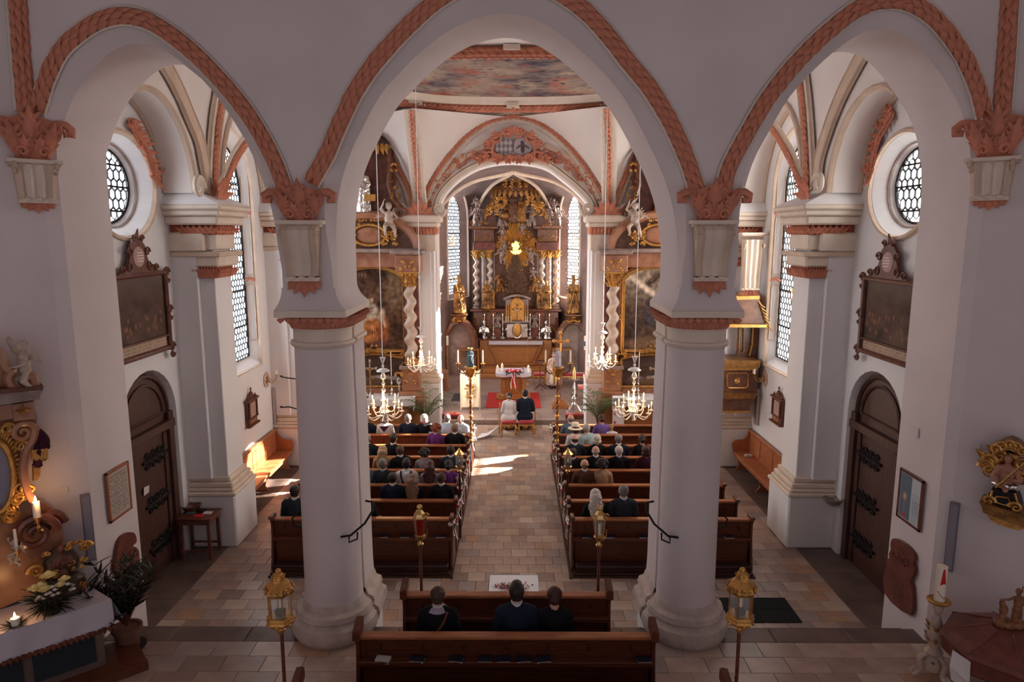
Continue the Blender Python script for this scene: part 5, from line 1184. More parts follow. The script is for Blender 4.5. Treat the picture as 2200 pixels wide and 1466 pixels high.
def filigree(parent,c,w,h,m='gold',seed=1,nm='gilt_scrollwork',ux=(1,0,0),n=(0,-1,0),dens=10,th=.02):
    """symmetrical cluster of C-scrolls and leaves in a w x h field"""
    r=random.Random(seed); ux=V(ux); n=V(n); up=V((0,0,1)); c=V(c); g=G()
    for k in range(dens):
        a=r.uniform(.05,.45)*w; b=r.uniform(-.45,.45)*h; rad=r.uniform(.08,.17)*min(w,h)*1.2; f=r.choice((-1,1)); tn=r.uniform(1.1,1.7)
        for s in (-1,1):
            g.scroll(c+ux*a*s+up*b+n*.02,ux*s,up*f,rad,tn,th,5,1,10)
            for j in range(2): q=r.uniform(0,6.3) if s<0 else q; g.leaf(c+ux*a*s+up*b+n*.02,ux*s*cos(q+j*2)+up*sin(q+j*2)-V((0,0,0))+n*.3,n,rad*1.7,rad*.8,.3,4)
    return g.obj(nm,MT[m],parent,smooth=True,kind='stuff')
def candlestick(label,loc,h,parent=None,m='silver',candle=.32,lit=True,group=None,r=.055,nm='altar_candlestick'):
    o=E(nm,label,'candlestick',group,loc) 
    g=G(); g.lathe([(r*1.5,0),(r*1.5,.02),(r*.9,.05),(r*.35,.09),(r*.3,h*.2),(r*.65,h*.27),(r*.3,h*.34),(r*.22,h*.55),(r*.5,h*.62),(r*.22,h*.70),(r*.3,h*.88),(r*.95,h*.94),(r*1.0,h*.97),(r*.3,h)],n=10); g.obj('stick',MT[m],o,smooth=True)
    for k in range(3): a=2*pi*k/3+.5; g=G(); g.scroll((cos(a)*r*1.3,sin(a)*r*1.3,.035),(cos(a),sin(a),0),(0,0,1),.035,1.3,.012,5,1,10); g.obj('foot',MT[m],o,smooth=True)
    g=G(); g.lathe([(.013,h),(.013,h+candle),(.004,h+candle+.006)],n=8); g.obj('candle',MT['wax'],o)
    if lit: flame(o,(0,0,h+candle+.004))
    return o
def flame(parent,p,s=1.0,m='flame'):
    g=G(); g.lathe([(.001,0),(.008*s,.010*s),(.0095*s,.02*s),(.005*s,.036*s),(.0005,.052*s)],p,7); return g.obj('candle_flame',MT[m],parent,smooth=True)
def crucifix(parent,p,h,m='silver',mb='gold'):
    g=G(); w=h*.5; t=h*.035; g.box((p[0]-t,p[1]-t,p[2]),(p[0]+t,p[1]+t,p[2]+h)); g.box((p[0]-w/2,p[1]-t,p[2]+h*.66),(p[0]+w/2,p[1]+t,p[2]+h*.66+2*t))
    for q in ((p[0]-w/2,p[1],p[2]+h*.66+t),(p[0]+w/2,p[1],p[2]+h*.66+t),(p[0],p[1],p[2]+h)): g.ball(q,t*2.2,6,5)
    g.obj('cross',MT[m],parent)
    g=G(); z=p[2]+h*.66; y=p[1]-t*2; capsule(g,(p[0],y,z-.05*h),(p[0],y,z-.22*h),h*.04,h*.03,8); capsule(g,(p[0],y,z-.22*h),(p[0],y,z-.48*h),h*.03,h*.016,8); g.ball((p[0],y,z+.05*h),h*.035,8,6)
    for s in (-1,1): capsule(g,(p[0]+s*h*.03,y,z-.04*h),(p[0]+s*w*.44,y,z+.05*h),h*.018,h*.012,8)
    g.obj('corpus',MT[mb],parent,smooth=True)
# ================================================================== high altar
HA=E('high_altar','towering red marble and gold high altar in the apse','altar'); HY=29.4
def P(px,py,Y=HY): return U(px,py,Y=Y)
def hb(nm,px0,py0,px1,py1,ya,yb,m,bev=.02,parent=HA):
    a=P(px0,py1,ya); b=P(px1,py0,ya); g=G(); g.box((a.x,ya,a.z),(b.x,yb,b.z),bev); return g.obj(nm,MT[m],parent)
def hbz(nm,x0,x1,ya,yb,z0,z1,m,bev=.02,parent=HA): g=G(); g.box((x0,ya,z0),(x1,yb,z1),bev); return g.obj(nm,MT[m],parent)
hxc=P(1108,700).x
hbz('altar_step',hxc-1.65,hxc+1.65,27.55,30.4,.15,.32,'altar_wood'); hbz('altar_step',hxc-1.5,hxc+1.5,27.9,30.4,.32,.48,'altar_wood')
for k in range(3): hbz('step_panel',hxc-1.4+.95*k,hxc-.5+.95*k,27.87,27.9,.33,.47,'altar_wood',.005)
T_=P(1108,735,28.55).z
hbz('altar_block',hxc-1.55,hxc+1.55,28.75,30.2,.48,1.55,'altar_wood')
g=G(); z0,z1=.50,T_-.1; g.loft([[V((hxc+s*w,y,z)) for s,y in ((-1,28.62),(1,28.62),(1,28.8),(-1,28.8))] for w,z in ((.80,z0),(.84,z0+.3),(.88,z0+.32),(1.12,z1-.12),(1.14,z1))]); g.obj('altar_front',MT['altar_wood'],HA)
g=G(); g.loft([[V((hxc+s*w,28.58,z)) for s in (-1,1)]+[V((hxc+s*w,28.63,z)) for s in (1,-1)] for w,z in ((.66,.62),(.95,z1-.15))]); g.obj('front_panel',MT['altar_wood'],HA)
hbz('altar_table',hxc-1.18,hxc+1.18,28.45,29.0,T_-.1,T_,'marble_red'); hbz('altar_cloth',hxc-1.14,hxc+1.14,28.43,28.95,T_,T_+.015,'cloth_lilac',.004); hbz('cloth_drop',hxc-1.14,hxc+1.14,28.42,28.44,T_-.10,T_+.01,'cloth_lilac',.004)
# retable base
zr0=1.5; zr=P(1108,725,29.2).z; zt=P(1108,664,29.3).z
hbz('predella',hxc-1.75,hxc+1.75,29.0,30.3,1.2,zr,'marble_red'); 
hbz('retable_base',hxc-1.85,hxc+1.85,29.35,30.4,zr,zt-.12,'marble_brown'); hbz('retable_ledge',hxc-1.98,hxc+1.98,29.2,30.4,zt-.12,zt,'marble_red')
for x in (-1.62,-1.05,1.05,1.62):
    hbz('base_pedestal',hxc+x-.22,hxc+x+.22,29.22,29.5,zr,zt-.12,'marble_red'); filigree(HA,(hxc+x,29.2,(zr+zt)/2-.05),.32,.75,'gold_dark',int(x*10),dens=6)
# columns, straight shafts, capitals
zc0=zt; zc1=P(1108,538,29.3).z
for px,tw in ((1023,1),(1053,1),(1164,1),(1195,1),(1040,0),(1179,0)):
    x=P(px,600,29.4).x; y=29.45 if tw else 29.75
    g=G(); g.lathe([(.17,0),(.17,.05),(.13,.09),(.15,.14),(.11,.18)],(x,y,zc0),12); g.obj('column_base',MT['marble_grey'],HA,smooth=True)
    g=G(); 
    if tw: twisted(g,(x,y),zc0+.17,zc1-.33,.105,5.5,12,.42,66,0 if px<1100 else pi)
    else: g.lathe([(.12,0),(.12,zc1-zc0-.5)],(x,y,zc0+.17),12)
    g.obj('twisted_column' if tw else 'plain_shaft',MT['twist_stone' if tw else 'marble_grey'],HA,smooth=True); leafcap(HA,(x,y),zc1-.34,.12,.32)
ze1=P(1108,486,29.3).z
for s in (-1,1):
    xa,xb=sorted((P(1108+s*92,500,29.3).x,P(1108+s*44,500,29.3).x))
    hbz('entablature',xa,xb,29.25,30.2,zc1,zc1+.35,'marble_red'); hbz('entablature_frieze',xa+.05,xb-.05,29.3,30.2,zc1+.35,ze1-.12,'marble_brown'); hbz('entablature_cornice',xa-.12,xb+.12,29.1,30.2,ze1-.12,ze1,'marble_brown')
    filigree(HA,((xa+xb)/2,29.22,zc1+.52),.75,.28,'gold_dark',4+s,dens=5); filigree(HA,((xa+xb)/2,29.08,ze1+.10),.5,.25,'gold_dark',9+s,dens=4)
hbz('upper_backing',hxc-.95,hxc+.95,30.0,30.3,zt,P(1108,400,30).z,'marble_brown'); hbz('attic_block',hxc-1.5,hxc-.8,29.7,30.2,ze1,ze1+.75,'marble_red'); hbz('attic_block',hxc+.8,hxc+1.5,29.7,30.2,ze1,ze1+.75,'marble_red')
# glory of rays round the amber window
gc=P(1109,531,29.6); 
g=G(); q=[V((gc.x+.27*cos(a),29.6,gc.z+.27*sin(a)*1.05-.04)) for a in [2*pi*k/20 for k in range(20)]]; g.poly(q); g.obj('amber_window',MT['amber_glass'],HA)
g=G(); 
for k in range(5): a=-pi*(k+.5)/5; g.tube([V((gc.x+.14*cos(a),29.58,gc.z+.14*sin(a))),V((gc.x+.3*cos(a),29.58,gc.z+.3*sin(a)))],.012,4)
g.tube([(gc.x-.26,29.58,gc.z),(gc.x+.26,29.58,gc.z)],.012,4); g.tube([(gc.x,29.58,gc.z+.2),(gc.x,29.58,gc.z-.15)],.012,4); g.tube([V((gc.x+.15*cos(a),29.58,gc.z+.15*sin(a))) for a in [pi+pi*k/10 for k in range(11)]],.012,4); g.obj('window_lattice',MT['iron'],HA)
rr=random.Random(8)
for k in range(72):
    a=2*pi*k/72; L=rr.uniform(.78,1.02)*(1.25 if 1.2<a<1.95 else 1); g=G(); d=V((cos(a),0,sin(a))); w=V((-sin(a),0,cos(a)))
    p0=V((gc.x,29.62,gc.z))+d*.30; p1=V((gc.x,29.45+rr.uniform(-.08,.1),gc.z))+d*L; g.loft([[p0-w*.012,p0+V((0,-.02,0)),p0+w*.012],[p1-w*.028,p1+V((0,-.03,0)),p1+w*.028]]); g.obj('ray',MT.get('ray_gold') or mat('ray_gold',(.80,.42,.10),.35,metal=.35),HA)
# dried grasses standing before the glory
dg=E('dried_grass_arrangement','tall fluffy brown arrangement of dried grasses before the golden rays','arrangement',loc=(hxc,29.25,P(1108,632,29.25).z))
g=G(); hh=P(1108,552,29.25).z-P(1108,632,29.25).z
for k in range(620):
    t=rr.random(); w=.50*sin(pi*min(1,t*.82+.18))**.7*(1-.42*t); a=rr.uniform(0,6.3); q=rr.uniform(.2,1)*w; p=V((q*cos(a),q*sin(a)*.35,t*hh)); d=V((cos(a)*.8+rr.uniform(-.4,.4),sin(a)*.5-.3,1.0)); L=rr.uniform(.12,.2)
    for j in range(3): g.leaf(p,d+V((rr.uniform(-.5,.5),rr.uniform(-.5,.2),rr.uniform(-.3,.3))),(0,-1,0),L,.028,.3,4)
g.obj('grass_plumes',MT['straw'],dg,kind='stuff')
g=G(); g.lathe([(.12,-.22),(.16,-.1),(.13,0),(.2,.05)],(0,0,0),12); g.obj('vase',MT['gold_dark'],dg,smooth=True)
# tabernacle niche
nx=P(1111,660,29.0).x; n0=P(1111,691,29.0).z; n1=P(1111,636,29.0).z
hbz('niche_body',nx-.5,nx+.5,29.05,29.5,n0,n1-.15,'marble_grey'); 
g=G(); lp=[(nx+.29*cos(pi*k/12),n1-.40+.29*sin(pi*k/12)) for k in range(13)]; g.prism([V((nx-.29,29.03,n0+.06)) ,V((nx+.29,29.03,n0+.06))]+[V((x,29.03,z)) for x,z in lp],(0,-.02,0)); g.obj('niche_panel',MT['gold'],HA)
g=G(); ps=[V((nx+.29,29.0,n0+.06))]+[V((x,29.0,z)) for x,z in lp]+[V((nx-.29,29.0,n0+.06))]; g.tube(ps+[ps[0]],.03,6); g.obj('niche_frame',MT['gold'],HA,smooth=True); crucifix(HA,(nx,28.97,n0+.10),.62,'gold_dark','silver')
for s in (-1,1):
    for dx in (.36,.44): g=G(); g.lathe([(.035,0),(.03,.04),(.026,.6),(.045,.68)],(nx+s*dx,28.98,n0+.02),8); g.obj('niche_colonnette',MT['gold'],HA,smooth=True)
g=G(); ps=[V((nx-.58+1.16*k/12,28.95,n1-.14+.16*sin(pi*k/12))) for k in range(13)]; g.tube(ps,.05,6); g.obj('niche_canopy',MT['marble_grey'],HA,smooth=True)
hbz('niche_shelf',nx-.6,nx+.6,28.9,29.4,n0-.06,n0+.02,'marble_grey')
tb0=zr; hbz('tabernacle',nx-.46,nx+.46,28.92,29.3,tb0,n0-.06,'silver',.04)
g=G(); g.ball((nx,28.9,(tb0+n0)/2-.02),(.19,.05,(n0-tb0)/2.4),14,10); g.obj('tabernacle_door',MT['gold'],HA,smooth=True)
g=G(); g.tube([V((nx+.21*cos(a),28.88,(tb0+n0)/2-.02+(n0-tb0)/2.2*sin(a))) for a in [2*pi*k/20 for k in range(21)]],.022,5); g.obj('door_frame',MT['silver'],HA,smooth=True)
for s in (-1,1): g=G(); g.scroll((nx+s*.36,28.88,(tb0+n0)/2),(s,0,0),(0,0,1),.12,1.6,.03,6); g.obj('silver_scroll',MT['silver'],HA,smooth=True)
for i,(px,py) in enumerate(((1060,723),(1080,723),(1139,723),(1159,723),(1180,723),(1041,723))):
    p=P(px,py,28.85); candlestick('silver candlestick with %s on the high altar, %s'%('lit candle',['third from left','second from left' if 0 else 'just left of the tabernacle','just right of the tabernacle','second right of the tabernacle','farthest right','farthest left'][i]),(p.x,28.85,zr),.62,candle=.38,group='silver candlesticks of the high altar',r=.075)
for i,px in enumerate((1087,1092,1098,1124,1130,1134)):
    p=P(px,690,28.93); o=E('short_candle','short white candle %s beside the golden niche'%['outer left','middle left','inner left','inner right','middle right','outer right'][i],'candle','short candles by the golden niche',(p.x,28.93,n0+.02)); g=G(); g.lathe([(.03,0),(.03,.01),(.012,.02),(.012,.22)],n=8); g.obj('wax_stick',MT['wax'],o)
for s,px in ((-1,1040),(1,1173)):
    p=P(px,722,28.95); figure('bust','silver saint bust at the %s end of the high altar'%('left' if s<0 else 'right'),(p.x,28.98,zr),.80,'silver',cat='bust')
for s,px in ((-1,1069),(1,1149)):
    p=P(px,704,29.1); hbz('figure_block',p.x-.17,p.x+.17,29.0,29.3,zr,p.z,'marble_red'); figure('angel','small seated %s figure on a red block of the high altar'%('left' if s<0 else 'right'),(p.x,29.12,p.z),.62,'marble_grey')
for s,px in ((-1,1045),(1,1174)):
    p=P(px,664,29.1); figure('saint','gilded kneeling saint between the %s twisted columns'%('left' if s<0 else 'right'),(p.x,29.12,zt),1.25,'gilt_statue',rz=-s*.3); figure('saint','second gilded saint beside the kneeling one, %s'%('left' if s<0 else 'right'),(P(1108-s*-1*53*-1,640,29.3).x if False else hxc+s*1.02,29.35,zt),1.0,'gilt_statue',rz=s*.5)
for i,(px,py,h,k,m,r_) in enumerate(((1072,628,.85,'angel','gold_dark',.5),(1149,628,.85,'angel','gold_dark',-.5),(1078,566,.7,'putto','marble_grey',.6),(1140,568,.7,'putto','marble_grey',-.6),(1084,545,.55,'putto','marble_grey',.3),(1122,505,.5,'putto','marble_grey',-.4),(1080,515,.55,'putto','marble_grey',.3),(1136,520,.5,'putto','gold_dark',-.3),(1145,600,.5,'putto','marble_grey',-.3))):
    p=P(px,py,29.35); figure(k,'%s %s'%('carved angel' if k=='angel' else 'pale putto',['below the rays at left','below the rays at right','on the left lower rays','on the right lower rays','left of the amber window','over the upper right rays','over the upper left rays','among the right rays','right of the dried grasses'][i]),(p.x,29.3,p.z),h,m,rz=r_,group='carved angels round the glory')
for i,(px,py,h,k,m,r_) in enumerate(((1077,487,.95,'angel','marble_grey',.4),(1143,487,.95,'angel','marble_grey',-.4),(1022,490,.95,'angel','marble_grey',.6),(1025,455,.6,'putto','marble_grey',.4),(1198,490,.95,'angel','marble_grey',-.6),(1190,458,.6,'putto','marble_grey',-.4))):
    p=P(px,py,29.5); figure(k,'grey %s %s'%('angel' if k=='angel' else 'putto',['inside the left entablature','inside the right entablature','seated on the left cornice end','above the left cornice angel','seated on the right cornice end','above the right cornice angel'][i]),(p.x,29.55,p.z),h,m,rz=r_)
fg=P(1108,478,29.3); figure('robed','dark bearded figure enthroned above the rays',(fg.x-.1,29.5,fg.z),1.25,'marble_brown'); figure('saint','gilded figure with a globe beside the enthroned one',(fg.x+.25,29.45,fg.z+.0),1.1,'gold_dark')
g=G(); g.ball((fg.x-.45,29.4,fg.z+.28),.2,14,10); g.obj('globe',MT['gold_dark'],HA,smooth=True)
# canopy with crown
c0=P(1108,412,29.4); c1=P(1108,378,29.4)
g=G(); g.lathe([(1.02,0),(1.04,.12),(.92,.25),(.6,.5),(.3,.66),(.05,.7)],(c0.x,29.6,c0.z),20,sy=.5); g.obj('canopy_dome',MT['marble_brown'],HA,smooth=True)
for k in range(13):
    a=pi+pi*(k+.5)/13; g=G(); g.leaf((c0.x+1.03*cos(a),29.6+.52*sin(a),c0.z+.1),(cos(a)*.2,sin(a)*.2,-1),(cos(a),sin(a),0),.36,.26,-.1); g.obj('canopy_lambrequin',MT['gold_dark'],HA,smooth=True)
filigree(HA,(c0.x,29.05,c0.z+.28),1.1,.45,'gold',3,dens=9)
g=G(); g.lathe([(.2,0),(.24,.08),(.2,.12),(.28,.3),(.2,.42),(.06,.5),(.08,.56),(.02,.6)],(c1.x,29.45,c1.z-.32),12)
for k in range(8): a=2*pi*k/8; g.leaf((c1.x+.22*cos(a),29.45+.22*sin(a),c1.z-.2),(cos(a)*.3,sin(a)*.3,1),(cos(a),sin(a),0),.22,.12,.2)
g.obj('crown',MT['gold'],HA,smooth=True)
for s in (-1,1):
    filigree(HA,(c0.x+s*.62,29.35,c0.z-.35),.5,.65,'gold',12+s,dens=8,th=.028); filigree(HA,(c0.x+s*.95,29.4,c0.z-.75),.5,.6,'gold',22+s,dens=7,th=.028); g=G(); g.tube([(c0.x+s*.85,29.5,c0.z),(c0.x+s*1.0,29.5,c0.z-.5),(c0.x+s*1.25,29.5,c0.z-.85),(c0.x+s*1.3,29.5,c0.z-1.15)],[.1,.12,.1,.07],8); g.obj('drapery_swag',MT['gold_dark'],HA,smooth=True)
filigree(HA,(c0.x,29.5,c0.z-.55),1.1,.5,'gold_dark',31,dens=9)
filigree(HA,(hxc,29.3,zc1+.25),1.7,.55,'gold_dark',41,dens=12,th=.025)
# bishops on brackets over the side passages
for s in (-1,1):
    px=987 if s<0 else 1231; Y=28.2; p=P(px,674,Y); r=E('console_arch','brown marble arch with gilt bracket %s the high altar'%('left of' if s<0 else 'right of'),'arch'); x=p.x
    figure('bishop','life-size gilded bishop statue with crozier %s'%('left of the high altar' if s<0 else 'right of the high altar'),(x,Y,p.z),P(px,590,Y).z-p.z,'gilt_statue',rz=-s*.25)
    g=G(); g.tube([(x+s*-.22,Y-.3,p.z+.02),(x+s*.12,Y-.32,p.z+1.35)],.018,6); g.scroll((x+s*.16,Y-.32,p.z+1.42),(s,0,0),(0,0,1),.09,1.3,.018,5); g.obj('crozier',MT['gold'],smooth=True,label='thin golden crozier held by the %s bishop'%('left' if s<0 else 'right'),cat='staff')
    g=G(); g.box((x-.34,Y-.3,p.z-.09),(x+.34,Y+.3,p.z),.03); g.obj('bracket_plate',MT['marble_brown'],r); filigree(r,(x,Y-.28,p.z-.2),.6,.25,'gold',6+s,dens=6); g=G(); g.lathe([(.1,-.42),(.26,-.25),(.3,-.09)],(x,Y,p.z),12); g.obj('bracket_bell',MT['gold_dark'],r,smooth=True)
    w=.62; zt_=p.z-.42; g=G(); ps=[V((x-w,Y,.15)),V((x-w,Y,zt_-.75)),V((x-w*.9,Y,zt_-.4)),V((x-.3,Y,zt_)),V((x,Y,zt_+.1)),V((x+.3,Y,zt_)),V((x+w*.9,Y,zt_-.4)),V((x+w,Y,zt_-.75)),V((x+w,Y,.15))]
    g.tube(ps,.10,6,True,1.6); g.obj('arch_frame',MT['marble_brown'],r,smooth=True,ang=30)
    g=G(); g.prism([V((x-w,Y+.25,.15)),V((x+w,Y+.25,.15)),V((x+w,Y+.25,zt_-.7)),V((x+.3,Y+.25,zt_)),V((x-.3,Y+.25,zt_)),V((x-w,Y+.25,zt_-.7))],(0,.04,0)); g.obj('passage_back',MT['marble_grey'],r)
    t=E('side_table','narrow brown wooden table %s the high altar block'%('left of' if s<0 else 'right of'),'table',loc=(hxc+s*1.95,28.3,.15)); g=G(); g.box((-.42,-.25,1.08),(.42,.25,1.14),.01); g.obj('table_top',MT['altar_wood'],t)
    for a in (-1,1):
        for b_ in (-1,1): g=G(); g.box((a*.38-.03,b_*.2-.03,0),(a*.38+.03,b_*.2+.03,1.08),.005); g.obj('leg',MT['altar_wood'],t)
# ================================================================== side altars
def paint_left(s,t):
    c=mixc((.06,.03,.02),(.16,.085,.05),noise.fractal(V((s*4,t*5,2)),1,2,4)*.5+.5)
    c=blob(c,s,t,.85,.75,.2,.35,(.24,.15,.09),.6); c=blob(c,s,t,.25,.12,.6,.12,(.17,.07,.05),.5)
    c=blob(c,s,t,.50,.30,.26,.20,(.46,.16,.05),.35); c=blob(c,s,t,.40,.22,.14,.14,(.52,.20,.07),.3,.5); c=blob(c,s,t,.64,.25,.10,.16,(.40,.13,.05),.3)
    c=blob(c,s,t,.46,.47,.13,.11,(.55,.44,.33),.35); c=blob(c,s,t,.33,.42,.08,.10,(.47,.36,.26),.4,.6); c=blob(c,s,t,.62,.42,.06,.11,(.50,.36,.25),.4,-.5)
    c=blob(c,s,t,.26,.36,.08,.07,(.50,.22,.12),.4); c=blob(c,s,t,.11,.22,.14,.12,(.05,.055,.08),.4)
    c=blob(c,s,t,.46,.615,.045,.045,(.62,.42,.30),.4); c=blob(c,s,t,.45,.645,.055,.03,(.18,.08,.05),.4); c=blob(c,s,t,.66,.33,.022,.06,(.60,.45,.34),.4,.2)
    for k in range(5): c=blob(c,s,t,.18+.05*k,.90,.014,.035,(.28,.19,.13),.5)
    for k in range(9): c=blob(c,s,t,.36+.035*k,.20+.03*(k%3),.012,.10,(.20,.06,.02),.9,-.35+.09*k)
    for k in range(5): c=blob(c,s,t,.39+.035*k,.45,.010,.07,(.22,.16,.11),.9,-.3+.15*k)
    c=blob(c,s,t,.45,.60,.012,.012,(.2,.08,.05),.6)
    n=1+.75*noise.fractal(V((s*13+t*5,t*17-s*3,5)),1,2,4); return tuple(max(0,x*n*.85) for x in c)
def paint_right(s,t):
    c=mixc((.045,.03,.028),(.12,.075,.05),noise.fractal(V((s*4,t*5,9)),1,2,4)*.5+.5)
    n=noise.fractal(V((s*3+t*2,t*7-s*5,4)),1,2,3)
    c=mixc(c,(.62,.50,.38),sm(.52,.95,t)*(.55+n*.8)); c=blob(c,s,t,.3,.78,.5,.05,(.75,.62,.5),.9,-.5); c=blob(c,s,t,.5,.08,.7,.10,(.20,.12,.07),.6)  # pale slanting streaks are sunlight painted into the canvas colours
    c=blob(c,s,t,.45,.45,.12,.2,(.06,.05,.06),.4); c=blob(c,s,t,.62,.30,.07,.17,(.55,.42,.30),.35); c=blob(c,s,t,.62,.46,.05,.05,(.58,.38,.27),.4); c=blob(c,s,t,.62,.38,.11,.05,(.58,.44,.33),.4); c=blob(c,s,t,.80,.34,.08,.16,(.16,.06,.05),.4); c=blob(c,s,t,.72,.60,.10,.05,(.30,.10,.07),.5)
    n=1+.7*noise.fractal(V((s*13+t*5,t*17-s*3,8)),1,2,4); return tuple(max(0,x*n) for x in c)
def paint_low(seed):
    def f(s,t):
        c=mixc((.05,.03,.03),(.13,.08,.06),noise.fractal(V((s*5,t*6,seed)),1,2,4)*.5+.5); c=blob(c,s,t,.5,.18,.6,.16,(.20,.13,.08),.6)
        c=blob(c,s,t,.62,.34,.18,.08,(.52,.46,.42),.4,-.1); c=blob(c,s,t,.80,.30,.12,.08,(.48,.42,.38),.4); c=blob(c,s,t,.45,.33,.05,.07,(.45,.30,.22),.4); c=blob(c,s,t,.25,.3,.16,.12,(.22,.19,.20),.5)
        return c
    return f
def side_altar(s):
    L=s<0; cx=4.30 if L else 4.34; cx*=s; y0=20.75; name='left' if L else 'right'; r=E('side_altar','%s side altar with gold-framed %s and twisted column'%(name,'painting of a seated woman' if L else 'painting of a child before dark figures'),'altar')
    ip=s*-1   # direction towards the nave
    def b(nm,x0,x1,ya,yb,z0,z1,m,bev=.015): g=G(); g.box((x0,ya,z0),(x1,yb,z1),bev); return g.obj(nm,MT[m],r)
    Zp=lambda px,py: U(px,py,Y=y0).z
    q=890 if L else 1325
    zm=Zp(q,845); zb=Zp(q,900)
    b('altar_block',cx-1.15,cx+1.15,y0-.75,y0+.4,0,1.1,'marble_pink'); b('front_panel',cx-.95,cx+.95,y0-.79,y0-.75,.12,.98,'altar_wood')
    filigree(r,(cx+ (-.35 if L else .2),y0-.80,.58),.7,.6,'gold_dark',5,dens=4,th=.015)
    b('altar_table',cx-1.3,cx+1.3,y0-.85,y0+.3,1.1,1.16,'marble_grey'); b('altar_cloth',cx-1.32,cx+1.32,y0-.87,y0+.1,1.16,1.175,'cloth_white',.004); b('cloth_drop',cx-1.32,cx+1.32,y0-.885,y0-.87,.96,1.17,'cloth_white',.004)
    for e in (-1,1): b('cloth_drop',cx+e*1.32-.01,cx+e*1.32+.01,y0-.87,y0+.1,.80,1.17,'cloth_white',.004)
    b('retable_body',cx-1.38,cx+1.38,y0+.28,y0+.5,0,5.35,'marble_red')
    # lower painting with arched gold top
    lz0,lz1=1.32,2.22; canvas('lower_painting',(cx-.95,y0+.20,lz0),(1,0,0),(0,0,1),1.9,lz1-lz0,paint_low(3 if L else 6),60,36,r)
    g=G(); ps=[V((cx-.97,y0+.18,lz0)),V((cx-.97,y0+.18,lz1-.05))]+[V((cx-.97+1.94*k/10,y0+.18,lz1+.0+.14*sin(pi*k/10))) for k in range(11)]+[V((cx+.97,y0+.18,lz0))]; g.tube(ps+[ps[0]],.055,6); g.obj('lower_frame',MT['gold'],r,smooth=True)
    b('retable_step',cx-1.2,cx+1.2,y0-.1,y0+.3,1.16,1.30,'marble_pink'); b('lunette_back',cx-1.0,cx+1.0,y0+.21,y0+.28,lz0,lz1+.12,'canvas_dark')
    filigree(r,(cx,y0+.12,lz1+.33),1.0,.3,'gold',7,dens=9)
    # main painting
    z0=Zp(q,757); zs=Zp(q,598); zt=Zp(q,577); w=.97
    fn=(paint_left if L else paint_right); o=canvas('altar_painting',(cx-w,y0+.22,z0),(1,0,0),(0,0,1),2*w,zt-z0+.05,fn,90,120,r,inside=lambda a,t: t<.93-((a-.5)*2)**2*.08 or abs(a-.5)<.40)
    for k,(o_,rr_,m) in enumerate(((.0,.06,'gold'),(.10,.045,'gold_dark'),(-.05,.02,'gold'))):
        ww=w+o_; ps=[V((cx-ww,y0+.18-.02*k,z0-o_)),V((cx-ww,y0+.18-.02*k,zs-.1))]+[V((cx+ww*(-1+2*j/14),y0+.18-.02*k,zs-.05+(zt-zs+.1+o_)*sin(pi*j/14)**.6)) for j in range(15)]+[V((cx+ww,y0+.18-.02*k,zs-.1)),V((cx+ww,y0+.18-.02*k,z0-o_))]
        g=G(); g.tube(ps+[ps[0]],rr_,6); g.obj('painting_frame',MT[m],r,smooth=True)
    for e in (-1,1):
        filigree(r,(cx+e*(w+.04),y0+.1,z0+.02),.34,.34,'gold',15,dens=5,th=.025); filigree(r,(cx+e*(w+.05),y0+.1,(z0+zs)/2),.16,.5,'gold',16,dens=4)
    filigree(r,(cx,y0+.1,zt+.08),.8,.2,'gold',17,dens=6)
    # columns
    for e in (-1,1):
        x=(3.17 if L else 3.06) if e==-s*1*0+(-s)*1*0+(-1 if False else -1) else 0
    for e,x in ((ip,s*(3.13 if L else 3.04)),(-ip,s*5.5)):
        zc0,zc1=Zp(q,772),Zp(q,614)
        g=G(); twisted(g,(x,y0-.05),zc0,zc1,.165,4.8,14,.30,80,pi/2); g.obj('twisted_column',MT['twist_stone'],r,smooth=True); leafcap(r,(x,y0-.05),zc1-.02,.19,.40)
        g=G(); g.lathe([(.24,-.14),(.24,-.08),(.19,-.04),(.21,0),(.16,.05)],(x,y0-.05,zc0),14); g.obj('column_base',MT['gold'],r,smooth=True)
        b('pedestal',x-.27,x+.27,y0-.35,y0+.3,1.3,zc0-.14,'marble_pink'); b('pedestal_cap',x-.33,x+.33,y0-.42,y0+.3,zc0-.26,zc0-.14,'marble_grey'); b('pedestal_foot',x-.36,x+.36,y0-.45,y0+.3,1.1,1.3,'marble_pink'); b('lower_pedestal',x-.42,x+.42,y0-.5,y0+.3,0,1.1,'marble_pink'); b('lower_panel',x-.30,x+.30,y0-.53,y0-.5,.15,.98,'altar_wood')
        filigree(r,(x,y0-.37,1.75),.3,.6,'gold',18,dens=5); b('rear_pilaster',x-.25,x+.25,y0+.1,y0+.3,zc0,zc1+.4,'marble_red')
        ze=Zp(q,575); b('entablature',x-.38,x+.38,y0-.35,y0+.3,zc1+.42,zc1+.95,'marble_pink',.03); filigree(r,(x,y0-.38,zc1+.68),.5,.34,'gold',19,dens=5); b('entablature_cap',x-.5,x+.5,y0-.48,y0+.3,zc1+.95,zc1+1.08,'marble_grey',.03)
    zE=zc1+1.0; b('entablature_bar',cx-1.3,cx+1.3,y0-.05,y0+.3,zc1+.55,zE,'marble_pink',.02); b('cornice_bar',cx-1.48,cx+1.48,y0-.25,y0+.3,zE,zE+.12,'marble_grey',.02)
    # segmental pediment with cartouche
    g=G(); ps=[V((cx+1.42*cos(a),y0-.1,zE+.1+1.0*sin(a))) for a in [pi*k/18 for k in range(19)]]; g.tube(ps,.10,6,True,1.6); g.obj('pediment_arch',MT['marble_pink'],r,smooth=True,ang=30)
